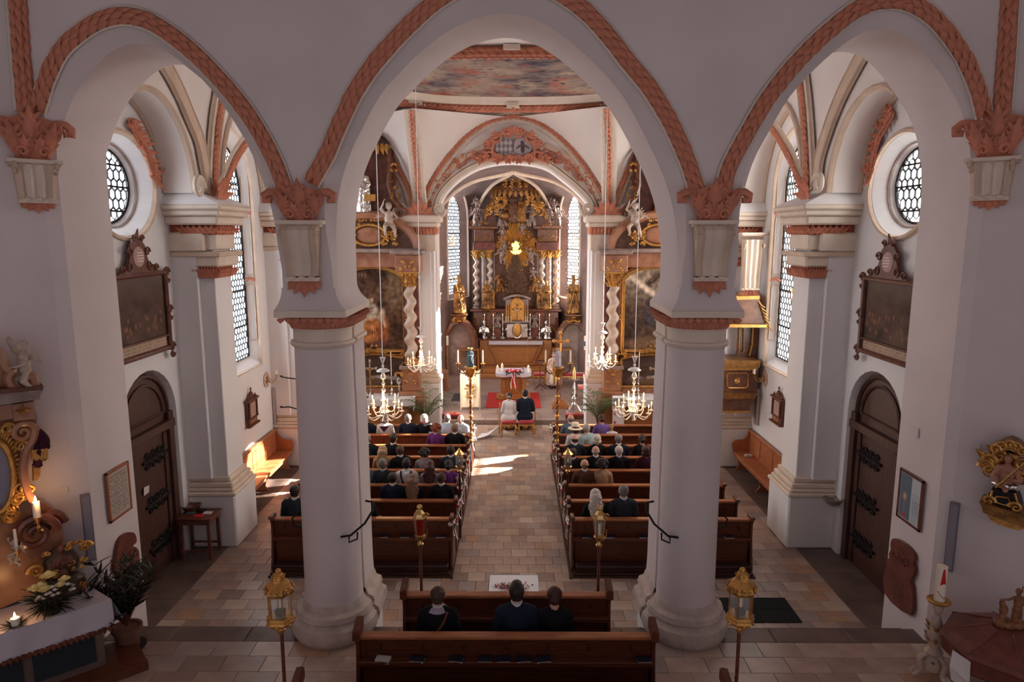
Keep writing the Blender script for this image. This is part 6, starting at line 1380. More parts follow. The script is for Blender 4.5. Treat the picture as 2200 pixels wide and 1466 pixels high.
    g=G(); g.prism([V((cx+1.36*cos(a),y0+.05,zE+.1+.95*sin(a))) for a in [pi*k/18 for k in range(19)]],(0,.15,0)); g.obj('pediment_field',MT['marble_brown'],r)
    g=G(); g.ball((cx,y0-.05,zE+.52),(.45,.08,.26),16,10); g.obj('cartouche_field',MT['marble_pink'],r,smooth=True)
    g=G(); g.tube([V((cx+.50*cos(a),y0-.1,zE+.52+.31*sin(a))) for a in [2*pi*k/24 for k in range(25)]],.05,6); g.obj('cartouche_frame',MT['gold'],r,smooth=True)
    for e in (-1,1): filigree(r,(cx+e*.62,y0-.12,zE+.45),.42,.6,'gold',21,dens=7,th=.028)
    filigree(r,(cx,y0-.1,zE+.9),.9,.25,'gold',23,dens=6)
    # upper niche with saint
    zU=zE+1.12; b('niche_sill',cx-.8,cx+.8,y0-.15,y0+.3,zU-.08,zU+.04,'marble_grey'); b('upper_back',cx-.75,cx+.75,y0+.2,y0+.4,zU,zU+2.0,'marble_red')
    for e in (-1,1):
        g=G(); g.tube([(cx+e*.62,y0+.05,zU+1.9),(cx+e*.66,y0,zU+1.4),(cx+e*.60,y0,zU+.9),(cx+e*.72,y0,zU+.5),(cx+e*.95,y0,zU+.2),(cx+e*1.02,y0,zU-.05)],[.08,.07,.08,.1,.1,.08],7); g.scroll((cx+e*.95,y0-.05,zU+.05),(e,0,0),(0,0,1),.15,1.5,.06,6); g.obj('volute_strut',MT['marble_brown'],r,smooth=True)
        filigree(r,(cx+e*.82,y0-.1,zU+.75),.3,.7,'gold_dark',24,dens=5); filigree(r,(cx+e*.8,y0-.12,zU+1.35),.2,.3,'gold',25,dens=3)
    g=G(); g.lathe([(.62,0),(.66,.1),(.5,.3),(.2,.45),(.02,.5)],(cx,y0+.1,zU+1.95),16,sy=.6); g.obj('canopy',MT['canvas_dark'],r,smooth=True)
    for k in range(11): a=pi+pi*(k+.5)/11; g=G(); g.leaf((cx+.64*cos(a),y0+.1+.38*sin(a),zU+2.05),(0,0,-1),(cos(a),sin(a),0),.32,.2,.1); g.obj('canopy_fringe',MT['gold'],r,smooth=True)
    figure('robed','%s robed saint in the upper niche of the %s side altar'%('silver' if L else 'golden',name),(cx+(-.15 if L else .1),y0-.0,zU+.04),1.35,'silver' if L else 'gold')
    if L: g=G(); p=U(795,425,Y=y0-.3); g.box((p.x-.16,y0-.33,p.z-.1),(p.x+.16,y0-.29,p.z+.1),.01); g.obj('open_book',MT['gold'],r)
    pp=U(836 if L else 1364,505,Y=y0-.3); figure('putto','pale putto sitting on the pediment of the %s side altar'%name,(pp.x,y0-.25,pp.z),.95,'twist_stone',rz=-s*.3)
    return r,cx,y0
rl=side_altar(-1); rr_=side_altar(1)
# things standing on the side altars
for s,px,lit in ((-1,841,False),(1,1372,False),(-1,788,False)):
    x=U(px,840,Y=20.3).x
    if px!=788: candlestick('tall silver candlestick with long white candle on the %s side altar'%('left' if s<0 else 'right'),(x,20.35,1.175),.62,candle=.75,lit=False,r=.07)
    else: o=E('pillar_candle','short white candle on a dark dish, left side altar','candle',loc=(x,20.1,1.176)); g=G(); g.lathe([(.05,.02),(.05,.16)],n=12); g.obj('wax_body',MT['wax'],o); g=G(); g.lathe([(.09,0),(.1,.02),(.02,.02)],n=12); g.obj('dish',MT['iron'],o)
for s,px in ((-1,796),(1,1410)):
    x=U(px,820,Y=20.5).x; o=E('altar_cross','slim silver cross standing on the %s side altar'%('left' if s<0 else 'right'),'cross',loc=(x,20.5,1.175)); g=G(); g.lathe([(.1,0),(.06,.04),(.015,.08),(.012,.3)],n=8); g.obj('foot',MT['silver'],o,smooth=True); crucifix(o,(0,0,.3),.75,'silver','gold')

x=U(857,825,Y=20.4).x; o=E('reliquary','slim silver and gold reliquary at the right end of the left side altar','reliquary',loc=(x,20.45,1.175)); g=G(); g.lathe([(.11,0),(.07,.05),(.025,.10),(.05,.2),(.03,.3),(.09,.38),(.10,.5),(.05,.56)],n=10); g.obj('silver_stem',MT['silver'],o,smooth=True); filigree(o,(0,-.05,.68),.22,.3,'gold',3,dens=5)
for z in (812,876):
    c=U(636,z,Y=16.5); o=E('iron_arm','black iron candle arm reaching out beside the left column, %s one'%('upper' if z==812 else 'lower'),'bracket'); g=G(); q0=U(604,z+(-2 if z==812 else 0),Y=16.5); g.tube([q0,(q0*.5+c*.5)-V((0,0,.02 if z==812 else -.02)),c+V((0,0,-.03)),V((c.x+.05,17.2,c.z-.03))],.018,6); g.lathe([(.02,0),(.04,.03),(.0,.04)],q0,8); g.obj('arm',MT['iron'],o,smooth=True)
# ================================================================== crystal chandeliers
def chandelier(label,cxp,Y,ztop,zbot,R,n1,n2):
    """cxp = pixel (x,y) of the hub"""
    p=U(cxp[0],cxp[1],Y=Y); H=ztop-zbot; r=E('crystal_chandelier',label,'chandelier','crystal chandeliers with electric candles',(p.x,Y,zbot))
    g=G(); g.lathe([(.006,0),(.03,.03),(.012,.07),(.03,.09),(.05,.13),(.07,.17),(.03,.21),(.02,.25),(.045,.30),(.07,.36),(.03,.42),(.018,.46),(.05,.52),(.018,.58),(.02,H*.66),(.055,H*.72),(.02,H*.78),(.015,H*.9),(.05,H*.97),(.075,H),(.03,H)],n=12); g.obj('glass_stem',MT['crystal'],r,smooth=True)
    g=G(); [g.ball((0,0,H*f),r_,12,8) for f,r_ in ((.50,.05),(.60,.04),(.70,.062),(.77,.04),(.87,.03))]; g.obj('glass_ball',MT['crystal'],r,smooth=True)
    g=G(); g.lathe([(.02,H*.84),(.08,H*.83),(R*.36,H*.80),(R*.37,H*.79),(.08,H*.82)],n=16); g.obj('glass_umbrella',MT['crystal'],r,smooth=True)
    g=G(); g.lathe([(.02,.2),(.09,.22),(.13,.25),(.10,.22)],n=14); g.obj('bobeche_bowl',MT['crystal'],r,smooth=True)
    for tier,(n,RR,z0,zc,ph) in enumerate(((n1,R,.20,.26,0),(n2,R*.62,.34,.45,.3))):
        for k in range(n):
            a=2*pi*k/n+ph; d=V((cos(a),sin(a),0)); g=G()
            g.tube(catmull([V((0,0,z0))+d*.03,V((0,0,z0-.08))+d*RR*.45,V((0,0,z0-.10))+d*RR*.72,V((0,0,z0-.02))+d*RR*.97,V((0,0,zc))+d*RR],3),.013,6); o=g.obj('glass_arm',MT['crystal'],r,smooth=True)
            g=G(); g.lathe([(.012,-.02),(.055,.0),(.058,.008),(.015,.01),(.018,.03)],V((0,0,zc))+d*RR,10); g.obj('drip_pan',MT['crystal'],o,smooth=True)
            g=G(); g.lathe([(.013,.02),(.013,.13)],V((0,0,zc))+d*RR,7); g.obj('candle_sleeve',MT['wax'],o)
            flame(o,V((0,0,zc+.13))+d*RR,1.35,'bulb')
            for j in range(3): g=G(); g.ball(V((0,0,zc-.045-.03*j))+d*(RR-.02*j),(.008,.008,.014),5,4); g.obj('glass_drop',MT['crystal'],o)
    ld=bpy.data.lights.new('bulbs','POINT'); ld.energy=36; ld.color=(1,.55,.25); ld.shadow_soft_size=.25; lo=bpy.data.objects.new('chandelier_light',ld); COL.objects.link(lo); lo.parent=r; lo.location=(0,0,.55)
    g=G(); g.tube([(0,0,H),(0,0,9.86-zbot)],.009,5); g.obj('suspension_cable',MT['ribbon'],r)
    return r
def zat(px,py,Y): return U(px,py,Y=Y).z
for lab,(x,y),Y,yt,yb,R,a,b in (('front left crystal chandelier hanging before the left column',(825,870),14.8,768,908,.40,8,4),('front right crystal chandelier before the red-crossed banner',(1361,868),14.8,766,906,.40,8,4),('back left crystal chandelier beside the left chancel pier',(905,770),18.6,703,804,.37,8,4),('back right crystal chandelier beside the right chancel pier',(1294,765),18.6,694,797,.37,6,3)):
    chandelier(lab,(x,y),Y,zat(x,yt,Y),zat(x,yb,Y),R,a,b)
# ================================================================== poles and lanterns in the aisle
def pole_with_figure(s):
    px=1012 if s<0 else 1197; Y=16.8; p=U(px,1018,Y=Y); x=U(px,930,Y=Y).x; zt=zat(px,790,Y)
    r=E('guild_pole','tall red gilt pole with %s and two candles, %s of the aisle'%('blue-robed saint' if s<0 else 'small madonna','left' if s<0 else 'right'),'pole','carved candle poles by the aisle',(x,Y,0))
    g=G(); g.tube([(0,0,.05),(0,0,zt-.35)],.030,8); g.obj('pole_shaft',MT['marble_red'],r,smooth=True)
    g=G(); 
    for ph in (0,pi): g.tube([(.032*cos(a+ph),.032*sin(a+ph),.9+(zt-1.5)*a/(9*pi)) for a in [9*pi*k/60 for k in range(61)]],.010,5)
    g.obj('gold_spiral',MT['gold'],r,smooth=True)
    for z in (.85,1.05,1.5,zt-.75): g=G(); g.lathe([(.03,-.05),(.055,-.03),(.065,0),(.055,.03),(.03,.05)],(0,0,z),10); g.obj('knop',MT['gold'],r,smooth=True)
    g=G(); g.lathe([(.03,-.35),(.06,-.30),(.04,-.24),(.09,-.15),(.13,-.03),(.16,0),(.16,.02)],(0,0,zt),12)
    for k in range(6): a=2*pi*k/6; g.leaf((.1*cos(a),.1*sin(a),zt-.22),(cos(a)*.4,sin(a)*.4,1),(cos(a),sin(a),0),.22,.1,.25)
    g.obj('carved_head',MT['gold'],r,smooth=True)
    figure('saint','figure',(0,0,zt+.02),.48,'c_steel' if s<0 else 'cloth_lilac',parent=r,nm='carved_figure')
    g=G(); 
    for k in range(6): a=2*pi*k/6; g.ball((.06*cos(a),.06*sin(a),zt+.5),.010,5,4)
    g.tube([(.06*cos(a),.06*sin(a),zt+.48) for a in [2*pi*k/12 for k in range(13)]],.006,4); g.obj('crown_ring',MT['gold'],r)
    for k in (-1,1):
        g=G(); g.tube(catmull([(k*.06,0,zt-.12),(k*.18,0,zt-.16),(k*.30,0,zt-.06),(k*.31,0,zt+.08)],4),.012,6); o=g.obj('candle_arm',MT['iron'],r,smooth=True)
        g=G(); g.lathe([(.02,0),(.06,.03),(.065,.05),(.02,.05),(.022,.08)],(k*.31,0,zt+.06),8); g.obj('candle_cup',MT['gold'],o,smooth=True)
        g=G(); g.lathe([(.020,0),(.018,.30),(.004,.33)],(k*.31,0,zt+.12),8); g.obj('candle',MT['wax'],o)
    return r
pole_with_figure(-1); pole_with_figure(1)
def lantern(label,px,Y,zt,h,w,m,mp,foot,nsides=6,kind=0,group=None,red=False):
    x=U(px[0],px[1],Y=Y).x; r=E('processional_lantern',label,'lantern',group,(x,Y,foot)); z0=zt-h-foot
    g=G(); g.tube([(0,0,0.0),(0,0,z0-.02)],.020 if kind else .022,8); g.obj('pole',MT[mp],r,smooth=True)
    rg=lambda rad,z,n=nsides: [V((rad*cos(2*pi*k/n),rad*sin(2*pi*k/n),z)) for k in range(n)]
    g=G(); g.lathe([(.022,-.10),(.040,-.07),(.045,-.05),(.028,-.03),(.026,0)],(0,0,z0),10); g.obj('knop',MT[m],r,smooth=True)
    if kind==2:    # urn-shaped lantern with glass
        g=G(); g.lathe([(.02,0),(.07,.05),(.075,.07),(.05,.09)],(0,0,z0),10); g.obj('lantern_cup',MT[m],r,smooth=True)
        g=G(); g.loft([rg(w*.34,z0+.08),rg(w*.5,z0+h*.62)],True,False); g.obj('lantern_glass',MT['lamp_red' if red else 'clear_glass'],r)
        for k in range(nsides): a=2*pi*k/nsides; g=G(); g.tube([(w*.34*cos(a),w*.34*sin(a),z0+.08),(w*.5*cos(a),w*.5*sin(a),z0+h*.62)],.007,5); g.obj('lantern_post',MT[m],r)
        g=G(); g.loft([rg(w*.55,z0+h*.62),rg(w*.56,z0+h*.65),rg(w*.5,z0+h*.68),rg(w*.42,z0+h*.76),rg(w*.2,z0+h*.84),rg(w*.12,z0+h*.88)]); g.lathe([(.02,0),(.04,.03),(.03,.055),(.005,.07)],(0,0,z0+h*.86),10)
        g.obj('lantern_roof',MT[m],r)
        for k in range(3): a=2*pi*k/3; g=G(); g.scroll((w*.52*cos(a),w*.52*sin(a),z0+h*.7),(cos(a),sin(a),0),(0,0,1),.035,1.3,.009,5,1,10); g.tube(catmull([(0,0,z0+.0),(w*.5*cos(a),w*.5*sin(a),z0+.05),(w*.55*cos(a),w*.55*sin(a),z0+.16)],3),.008,5); g.obj('lantern_bracket',MT[m],r)
        g=G(); g.lathe([(.016,0),(.016,.14)],(0,0,z0+.10),8); g.obj('candle',MT['flower_red' if red else 'wax'],r)
    else:
        b=z0
        if kind==1:
            g=G(); g.loft([rg(w*.14,b),rg(w*.42,b+h*.03),rg(w*.52,b+h*.09),rg(w*.47,b+h*.13),rg(w*.50,b+h*.15),rg(w*.44,b+h*.19)])
            for k in range(6): a=2*pi*(k+.5)/6; g.ball((w*.44*cos(a),w*.44*sin(a),b+h*.06),w*.07,7,5)
            g.obj('lantern_base',MT[m],r)
        else: g=G(); g.loft([rg(w*.1,b),rg(w*.38,b+h*.06),rg(w*.48,b+h*.08),rg(w*.48,b+h*.11),rg(w*.40,b+h*.13)]); g.obj('lantern_base',MT[m],r)
        za,zb=(b+h*.19,b+h*.58) if kind==1 else (b+h*.13,b+h*.68)
        g=G(); g.loft([rg(w*.36,za),rg(w*.38,zb)],True,False); g.obj('lantern_glass',MT['clear_glass'],r)
        for k in range(nsides): a=2*pi*k/nsides; g=G(); g.tube([(w*.39*cos(a),w*.39*sin(a),za),(w*.41*cos(a),w*.41*sin(a),zb)],.008 if kind==1 else .005,5); g.obj('lantern_post',MT[m],r)
        g=G(); g.lathe([(.05,0),(.06,.05),(.02,.08)],(0,0,za),9); g.obj('candle_socket',MT['iron'],r)
        g=G(); g.lathe([(.014,0),(.014,h*.26),(.003,h*.27)],(0,0,za+.03),8); g.obj('candle',MT['wax'],r)
        if kind==1:
            g=G(); g.loft([rg(w*.44,zb),rg(w*.50,zb+h*.03),rg(w*.52,zb+h*.07),rg(w*.47,zb+h*.14),rg(w*.34,zb+h*.20),rg(w*.24,zb+h*.24),rg(w*.22,zb+h*.26),rg(w*.25,zb+h*.28),rg(w*.2,zb+h*.34),rg(w*.1,zb+h*.38)])
            g.ball((0,0,zb+h*.40),w*.11,9,7); g.obj('lantern_roof',MT[m],r)
            q=random.Random(2)
            for k in range(6):
                a=2*pi*(k+.5)/6; d=V((cos(a),sin(a),0)); t=V((-sin(a),cos(a),0)); g=G()
                for s in (-1,1): g.scroll(V((0,0,zb+h*.10))+d*w*.47+t*s*w*.09,t*s,V((0,0,1))-d*.3,w*.09,1.4,.009,5,1,10); g.leaf(V((0,0,zb+h*.05))+d*w*.48,V((0,0,1))-d*.5+t*s*.6,d,h*.13,w*.14,.2,4)
                g.scroll(V((0,0,zb+h*.31))+d*w*.22,t,V((0,0,1)),w*.05,1.2,.007,5,1,8); g.obj('roof_foliage',MT[m],r,smooth=True)
        else: g=G(); g.loft([rg(w*.52,zb),rg(w*.54,zb+h*.03),rg(w*.18,zb+h*.2),rg(w*.16,zb+h*.22),rg(w*.2,zb+h*.24),rg(w*.03,zb+h*.30)]); g.ball((0,0,zb+h*.31),.012,6,5); g.obj('lantern_roof',MT[m],r)
    return r
lantern('large gilded six-sided lantern on a red pole left of the nearest pews',(601,1290),6.6,zat(600,1226,6.6),zat(600,1226,6.6)-zat(600,1343,6.6),.30,'gold','marble_red',PF,6,1,'gilded processional lanterns')
a_=lantern('large gilded six-sided lantern on a red pole right of the nearest pews',(1592,1290),6.6,zat(1592,1223,6.6),zat(1592,1223,6.6)-zat(1592,1341,6.6),.30,'gold','marble_red',PF,6,1,'gilded processional lanterns')
lantern('urn-shaped lantern with red glass at the left end of the short pew',(902,1120),8.52,zat(902,1084,8.52),.50,.17,'brass','marble_red',PF,6,2,'urn-shaped lanterns',True)
lantern('urn-shaped lantern with clear glass at the right end of the short pew',(1288,1120),8.52,zat(1288,1086,8.52),.50,.17,'brass','marble_red',PF,6,2,'urn-shaped lanterns')
lantern('small brass lantern on a dark pole at the aisle end of the left pews',(987,985),13.0,zat(987,963,13.0),.42,.19,'brass','pew_dark',0,6,0,'small brass aisle lanterns')
lantern('small brass lantern on a dark pole at the aisle end of the right pews',(1220,985),13.0,zat(1220,963,13.0),.42,.19,'brass','pew_dark',0,6,0,'small brass aisle lanterns')
# ================================================================== table with flowers behind the short pew
r=E('cloth_table','small table under a white cloth behind the short pew','table',loc=(U(1104,1260,Y=9.75).x,9.75,0))
g=G(); g.box((-.38,-.35,.74),(.38,.32,.755),.004); g.obj('table_top',MT['cloth_white'],r)
g=G(); n=40; per=[]
for k in range(n):
    t=k/n*4; i=int(t); f=t-i; c=[(-.39,-.36),(.39,-.36),(.39,.33),(-.39,.33)]; a,b=c[i],c[(i+1)%4]; per.append((a[0]+(b[0]-a[0])*f,a[1]+(b[1]-a[1])*f))
g.loft([[V((x*(1+.02*j+.015*j*sin(i*2.1)),y*(1+.02*j+.015*j*sin(i*2.1)),.755-.09*j)) for i,(x,y) in enumerate(per)] for j in range(6)],True,False); g.obj('table_cloth',MT['cloth_white'],r,smooth=True)
for a in (-1,1):
    for b in (-1,1): g=G(); g.box((a*.33-.02,b*.28-.02,0),(a*.33+.02,b*.28+.02,.74)); g.obj('leg',MT['pew'],r)
o=E('blossom_heap','heap of small red, white and dark petals on the white table','flowers',loc=(r.location.x,9.70,.757)); q=random.Random(3)
for m in ('flower_white','flower_red','leaf_dark'):
    g=G()
    for k in range(70):
        x=q.gauss(-.05,.13); y=q.gauss(0,.05); 
        if abs(x)<.3 and abs(y)<.14: a=q.uniform(0,6.3); g.leaf((x,y,.008),(cos(a),sin(a),.3),(0,0,1),.035,.025,.2,4)
    g.obj('petals',MT[m],o,kind='stuff')
# ================================================================== people's altar, ambo and chancel furniture
ZF=.15
fx=U(1103,850,Y=24.0).x; fr_=E('people_altar','octagonal red marble people\'s altar with gold rays in the chancel','altar',loc=(fx,24.3,ZF)); fr_.scale=(.77,.9,1)
def ring8(w,d,z,c=.3): return [V((x,y,z)) for x,y in ((-w+c,-d),(w-c,-d),(w,-d+c),(w,d-c),(w-c,d),(-w+c,d),(-w,d-c),(-w,-d+c))]
g=G(); g.loft([ring8(.80,.55,0,.1),ring8(.80,.55,.08,.1)]); g.obj('foot_slab',MT['altar_wood'],fr_)
g=G(); g.loft([ring8(.68,.42,.08,.22),ring8(.68,.42,.14,.22),ring8(.60,.36,.18,.2),ring8(.58,.36,.80,.2),ring8(.64,.42,.86,.22),ring8(.74,.5,.93,.24)]); g.obj('altar_body',MT['altar_wood'],fr_)
g=G(); g.loft([ring8(.82,.56,.93,.2),ring8(.82,.56,.98,.2)]); g.obj('altar_slab',MT['marble_pink'],fr_)
for k in range(8): a=2*pi*k/8; g=G(); g.leaf((0,-.38,.48),(cos(a),-.05,sin(a)),(0,-1,0),.26,.045,.05); g.obj('gold_ray',MT['gold'],fr_)
for s in (-1,1): g=G(); g.box((s*.44-.05,-.39,.25),(s*.44+.05,-.375,.72),.005); [g.ball((s*.44,-.39,.28+.06*k),.018,6,4) for k in range(8)]; g.obj('gold_inlay',MT['gold'],fr_)
g=G(); g.loft([ring8(.84,.58,.985,.2),ring8(.84,.58,1.0,.2)]); g.prism([(-.84,-.59,1.0),(.84,-.59,1.0),(.80,-.60,.90),(.45,-.60,.86),(.0,-.60,.90),(-.45,-.60,.86),(-.80,-.60,.90)],(0,.012,0)); g.obj('altar_cloth',MT['cloth_lilac'],fr_)
g=G(); g.box((fx-.95,22.75,ZF+.012),(fx+.95,25.0,ZF+.022)); g.obj('red_carpet',MT['red_carpet'],label='bright red carpet under the people\'s altar',cat='carpet')
for i,(px,h) in enumerate(((1069,.20),(1079,.27),(1135,.20))):
    x=U(px,800,Y=24.2).x; o=E('altar_candle','white candle on the people\'s altar, %s'%['at its left corner','tallest, left of the roses','at its right corner'][i],'candle',loc=(x,24.1,ZF+1.0)); g=G(); g.lathe([(.045,0),(.045,h)],n=12); g.obj('wax_body',MT['wax'],o); flame(o,(0,0,h))
o=E('rose_arrangement','red rose and white ribbon arrangement on the people\'s altar','flowers',loc=(fx,23.95,ZF+1.0)); q=random.Random(6)
for m,c,rr0 in (('flower_red',26,.045),('flower_white',14,.03)):
    g=G(); [g.ball((q.uniform(-.26,.24),q.uniform(-.12,.1),q.uniform(.02,.10)),q.uniform(.6,1)*rr0,7,5) for k in range(c)]; g.obj('roses' if m=='flower_red' else 'small_blooms',MT[m],o,smooth=True,kind='stuff')
g=G(); [g.leaf((q.uniform(-.3,.3),-.1,.03),(q.uniform(-1,1),-.6,q.uniform(-.6,.3)),(0,0,1),.18,.05,.2,4) for k in range(26)]; g.obj('greenery',MT['leaf_dark'],o,kind='stuff')
for k,dx in enumerate((-.06,-.02,.05,.09)):
    g=G(); A=[];B=[]
    for j in range(9): t=j/8; p=V((dx+.03*sin(6*t+k),-.20-.03*t,.02-.55*t)); A.append(p-V((.018,0,0))); B.append(p+V((.018,.004,0)))
    g.loft([A,B],False,False); g.obj('ribbon_tail',MT['flower_red' if k%2 else 'ribbon'],o,smooth=True)
o=E('silver_chalice','small silver chalice on the people\'s altar','chalice',loc=(U(1124,800,Y=24.2).x,24.1,ZF+1.0)); g=G(); g.lathe([(.05,0),(.015,.03),(.012,.07),(.05,.10),(.055,.16),(.045,.16)],n=12); g.obj('cup',MT['silver'],o,smooth=True)
# ambo under its cloth
ax=U(1011,880,Y=22.6).x; am=E('ambo','lectern hung with a cream gold-embroidered cloth','lectern',loc=(ax,22.7,ZF))
g=G(); w=.32; A=[]
for j in range(12):
    z=1.22-1.1*j/11; A.append([V((-w+2*w*k/14,-.24-.012*sin(k*1.4+j*.3)-.01*j/3,z)) for k in range(15)])
A=[[V((-w+2*w*k/14,.12,1.30)) for k in range(15)]]+A; g.loft(A,False,False); g.obj('embroidered_cloth',MT['cloth_cream'],am,smooth=True)
filigree(am,(0,-.275,.68),.36,.42,'gold',4,dens=9,th=.006)
for s in (-1,1): g=G(); g.tube([(s*w,-.22,0),(s*w,-.22,1.2),(s*w,.12,1.30),(s*w,.14,0)],.018,6); g.obj('side_rail',MT['cloth_cream'],am)
g=G(); g.tube([(.2,.1,1.3),(.22,0,1.55),(.12,-.15,1.62)],.008,5); g.obj('microphone_stem',MT['iron'],am)
# cross on a stepped foot, silver candlestick, stands
cx_=U(1203,860,Y=22.9).x; o=E('standing_cross','processional cross with gilt crucifix on a stepped wooden foot','cross',loc=(cx_,22.9,ZF)); g=G(); 
for k in range(4): g.box((-.28+.05*k,-.22+.04*k,.07*k),(.28-.05*k,.22-.04*k,.07*k+.07),.006)
g.obj('stepped_foot',MT['altar_wood'],o); zt=zat(1203,772,22.9)-ZF; g=G(); g.tube([(0,0,.28),(0,0,zt)],.022,8); g.obj('pole',MT['pew'],o,smooth=True); crucifix(o,(0,0,zt),zat(1201,716,22.9)-ZF-zt,'gold','gold')
x=U(1233,880,Y=22.3).x; o=E('tall_candlestick','big baluster silver candlestick before the right chancel pier','candlestick',loc=(x,22.35,ZF)); H=zat(1233,815,22.35)-ZF
g=G(); g.lathe([(.05,.2),(.09,.26),(.05,.32),(.08,.40),(.10,.46),(.05,.52),(.035,.56),(.06,.70),(.045,H*.8),(.03,H*.9),(.06,H*.95),(.17,H),(.19,H+.03),(.05,H+.03)],n=14); g.obj('baluster',MT['silver'],o,smooth=True)
for k in range(3): a=2*pi*k/3-.5; d=V((cos(a),sin(a),0)); g=G(); g.tube(catmull([V((0,0,.24)),V((0,0,.22))+d*.12,V((0,0,.06))+d*.22,V((0,0,.02))+d*.32,V((0,0,.07))+d*.34],3),.03,6); g.obj('claw_foot',MT['silver'],o,smooth=True)
g=G(); g.lathe([(.06,0),(.06,.24),(.03,.30),(.025,.38)],(0,0,H+.03),12); g.obj('glass_cylinder',MT['brass'],o,smooth=True)
o=E('paschal_candle','tall white painted candle on a slim stand right of the passage','candle',loc=(U(1257,800,Y=26).x,26.0,ZF)); zt=zat(1257,752,26)-ZF; g=G(); g.lathe([(.14,0),(.12,.05),(.03,.1),(.025,zt-.05),(.07,zt)],n=10); g.obj('stand',MT['marble_pink'],o,smooth=True); g=G(); g.lathe([(.06,zt),(.06,zat(1257,722,26)-ZF)],n=12); g.obj('painted_candle',MT['wax'],o); g=G(); g.lathe([(.062,zt+.15),(.062,zt+.34)],n=12); g.obj('painted_band',MT['c_steel'],o)
for i,(px,Y,yb,yt) in enumerate(((962,26.0,802,722),(948,25.5,785,745))):
    x=U(px,yb,Y=Y).x; o=E('candle_stand','%s gilt candle stand inside the left chancel pier'%('taller' if i==0 else 'shorter'),'candlestick',loc=(x,Y,ZF if i==0 else .9)); H=zat(px,yt,Y)-(ZF if i==0 else .9); g=G(); g.lathe([(.13,0),(.06,.05),(.02,.1),(.035,H*.3),(.02,H*.5),(.035,H*.7),(.02,H*.8),(.06,H*.82)],n=10); g.obj('stand',MT['gold'],o,smooth=True); g=G(); g.lathe([(.045,H*.82),(.045,H)],n=10); g.obj('candle',MT['wax'],o)
g=G(); g.box((U(948,785,Y=25.5).x-.25,25.2,ZF),(U(948,785,Y=25.5).x+.25,25.8,.9),.02); g.obj('stone_pedestal',MT['marble_pink'],label='plain stone pedestal carrying the shorter gilt candle stand',cat='pedestal')
o=E('music_stand','dark wooden reading stand left of the seated priest','stand',loc=(U(1160,815,Y=25.6).x,25.6,ZF)); g=G(); g.tube([(0,0,.15),(0,0,1.15)],.02,8); g.obj('post',MT['carved_wood'],o); g=G(); g.box((-.2,-.02,1.12),(.2,.02,1.16)); g.box((-.18,-.02,1.0),(.18,0,1.14)); g.obj('ledge',MT['carved_wood'],o)
for k in range(4): a=pi/2*k+.4; g=G(); g.tube([(0,0,.22),(cos(a)*.14,sin(a)*.14,.1),(cos(a)*.26,sin(a)*.26,.0)],.02,6); g.obj('foot',MT['carved_wood'],o)
gilt_chair('red-cushioned gilt stool left of the priest',U(1158,790,Y=26.3).x,26.3,ZF,back=None,cat='stool',group=None,n='gilt_stool')
gilt_chair('wide red-cushioned gilt bench right of the priest',U(1234,790,Y=26.3).x,26.3,ZF,back=None,w=1.0,cat='bench',group=None,n='gilt_bench')
gilt_chair('gilt armchair under the priest',U(1192,790,Y=26.3).x,26.35,ZF,rz=pi,cat='chair',group=None)
pr_=person('seated priest in a cream and gold patterned vestment',U(1190,790,Y=26.2).x,26.25,ZF,rz=pi,hair='short',hc='h_grey',top='jacket',tc='cloth_cream',bottom='skirt',bc='cloth_cream',woman=True,group=None,sc=1.02)
g=G(); g.loft([[V((w*cos(a),.12+.42*sin(a) if z<.6 else .02+.2*sin(a),z)) for a in [2*pi*k/24 for k in range(24)]] for w,z in ((.34,.12),(.32,.4),(.28,.56),(.25,.72),(.22,.95),(.10,1.07))],True,False); g.obj('chasuble',MT['vestment'] if 'vestment' in MT else mat('vestment',(.66,.50,.38),.8,col2=(.36,.18,.13),vscale=9),pr_,smooth=True)
g=G(); g.tube([(0,.20,1.0),(0,.30,.7),(0,.56,.55),(0,.56,.2)],.045,6,True,.3); g.obj('gold_orphrey',MT['gold'],pr_,smooth=True)
for s in (-1,1):
    x=U(970 if s<0 else 1234,898,Y=21.6).x; o=E('knee_bench','red-cushioned %s kneeling bench at the chancel step'%('left' if s<0 else 'right'),'kneeler',loc=(x,21.45,.155)); g=G(); g.box((-.32,-.12,.10),(.32,.12,.17),.03); g.obj('cushion',MT['red_velvet'],o,smooth=True); g=G(); g.box((-.3,-.1,0),(.3,.1,.10)); g.obj('base_board',MT['pew'],o)
    g=G(); 
    for k in range(3): g.tube([V((x+.02+.05*k,21.42,.35))+V((cos(a)*.035,0,sin(a)*.05)) for a in [2*pi*j/10 for j in range(11)]],.007,5)
    g.tube([(x-.04,21.42,.335),(x+.18,21.42,.335)],.012,6); g.obj('altar_bells',MT['gold'],smooth=True,label='small brass altar bells on the %s kneeling bench'%('left' if s<0 else 'right'),cat='bells')
o=E('server_stool','small red-seated stool by the right chancel pier','stool',loc=(U(1247,870,Y=22.9).x+.1,22.95,ZF)); g=G(); g.box((-.2,-.2,.68),(.2,.2,.76),.02); g.obj('cushion',MT['red_velvet'],o)
for a in (-1,1):
    for b in (-1,1): g=G(); g.box((a*.17-.02,b*.17-.02,0),(a*.17+.02,b*.17+.02,.68)); g.obj('leg',MT['pew'],o)
o=E('microphone','slim brass microphone stand before the high altar','microphone',loc=(U(1134,790,Y=26.6).x,26.6,ZF)); g=G(); g.tube([(0,0,0),(0,0,1.9),(-.06,0,1.93),(-.12,0,1.9)],.012,5); g.obj('rod',MT['brass'],o); g=G(); g.lathe([(.12,0),(.1,.03),(.02,.04)],n=10); g.obj('foot',MT['brass'],o)
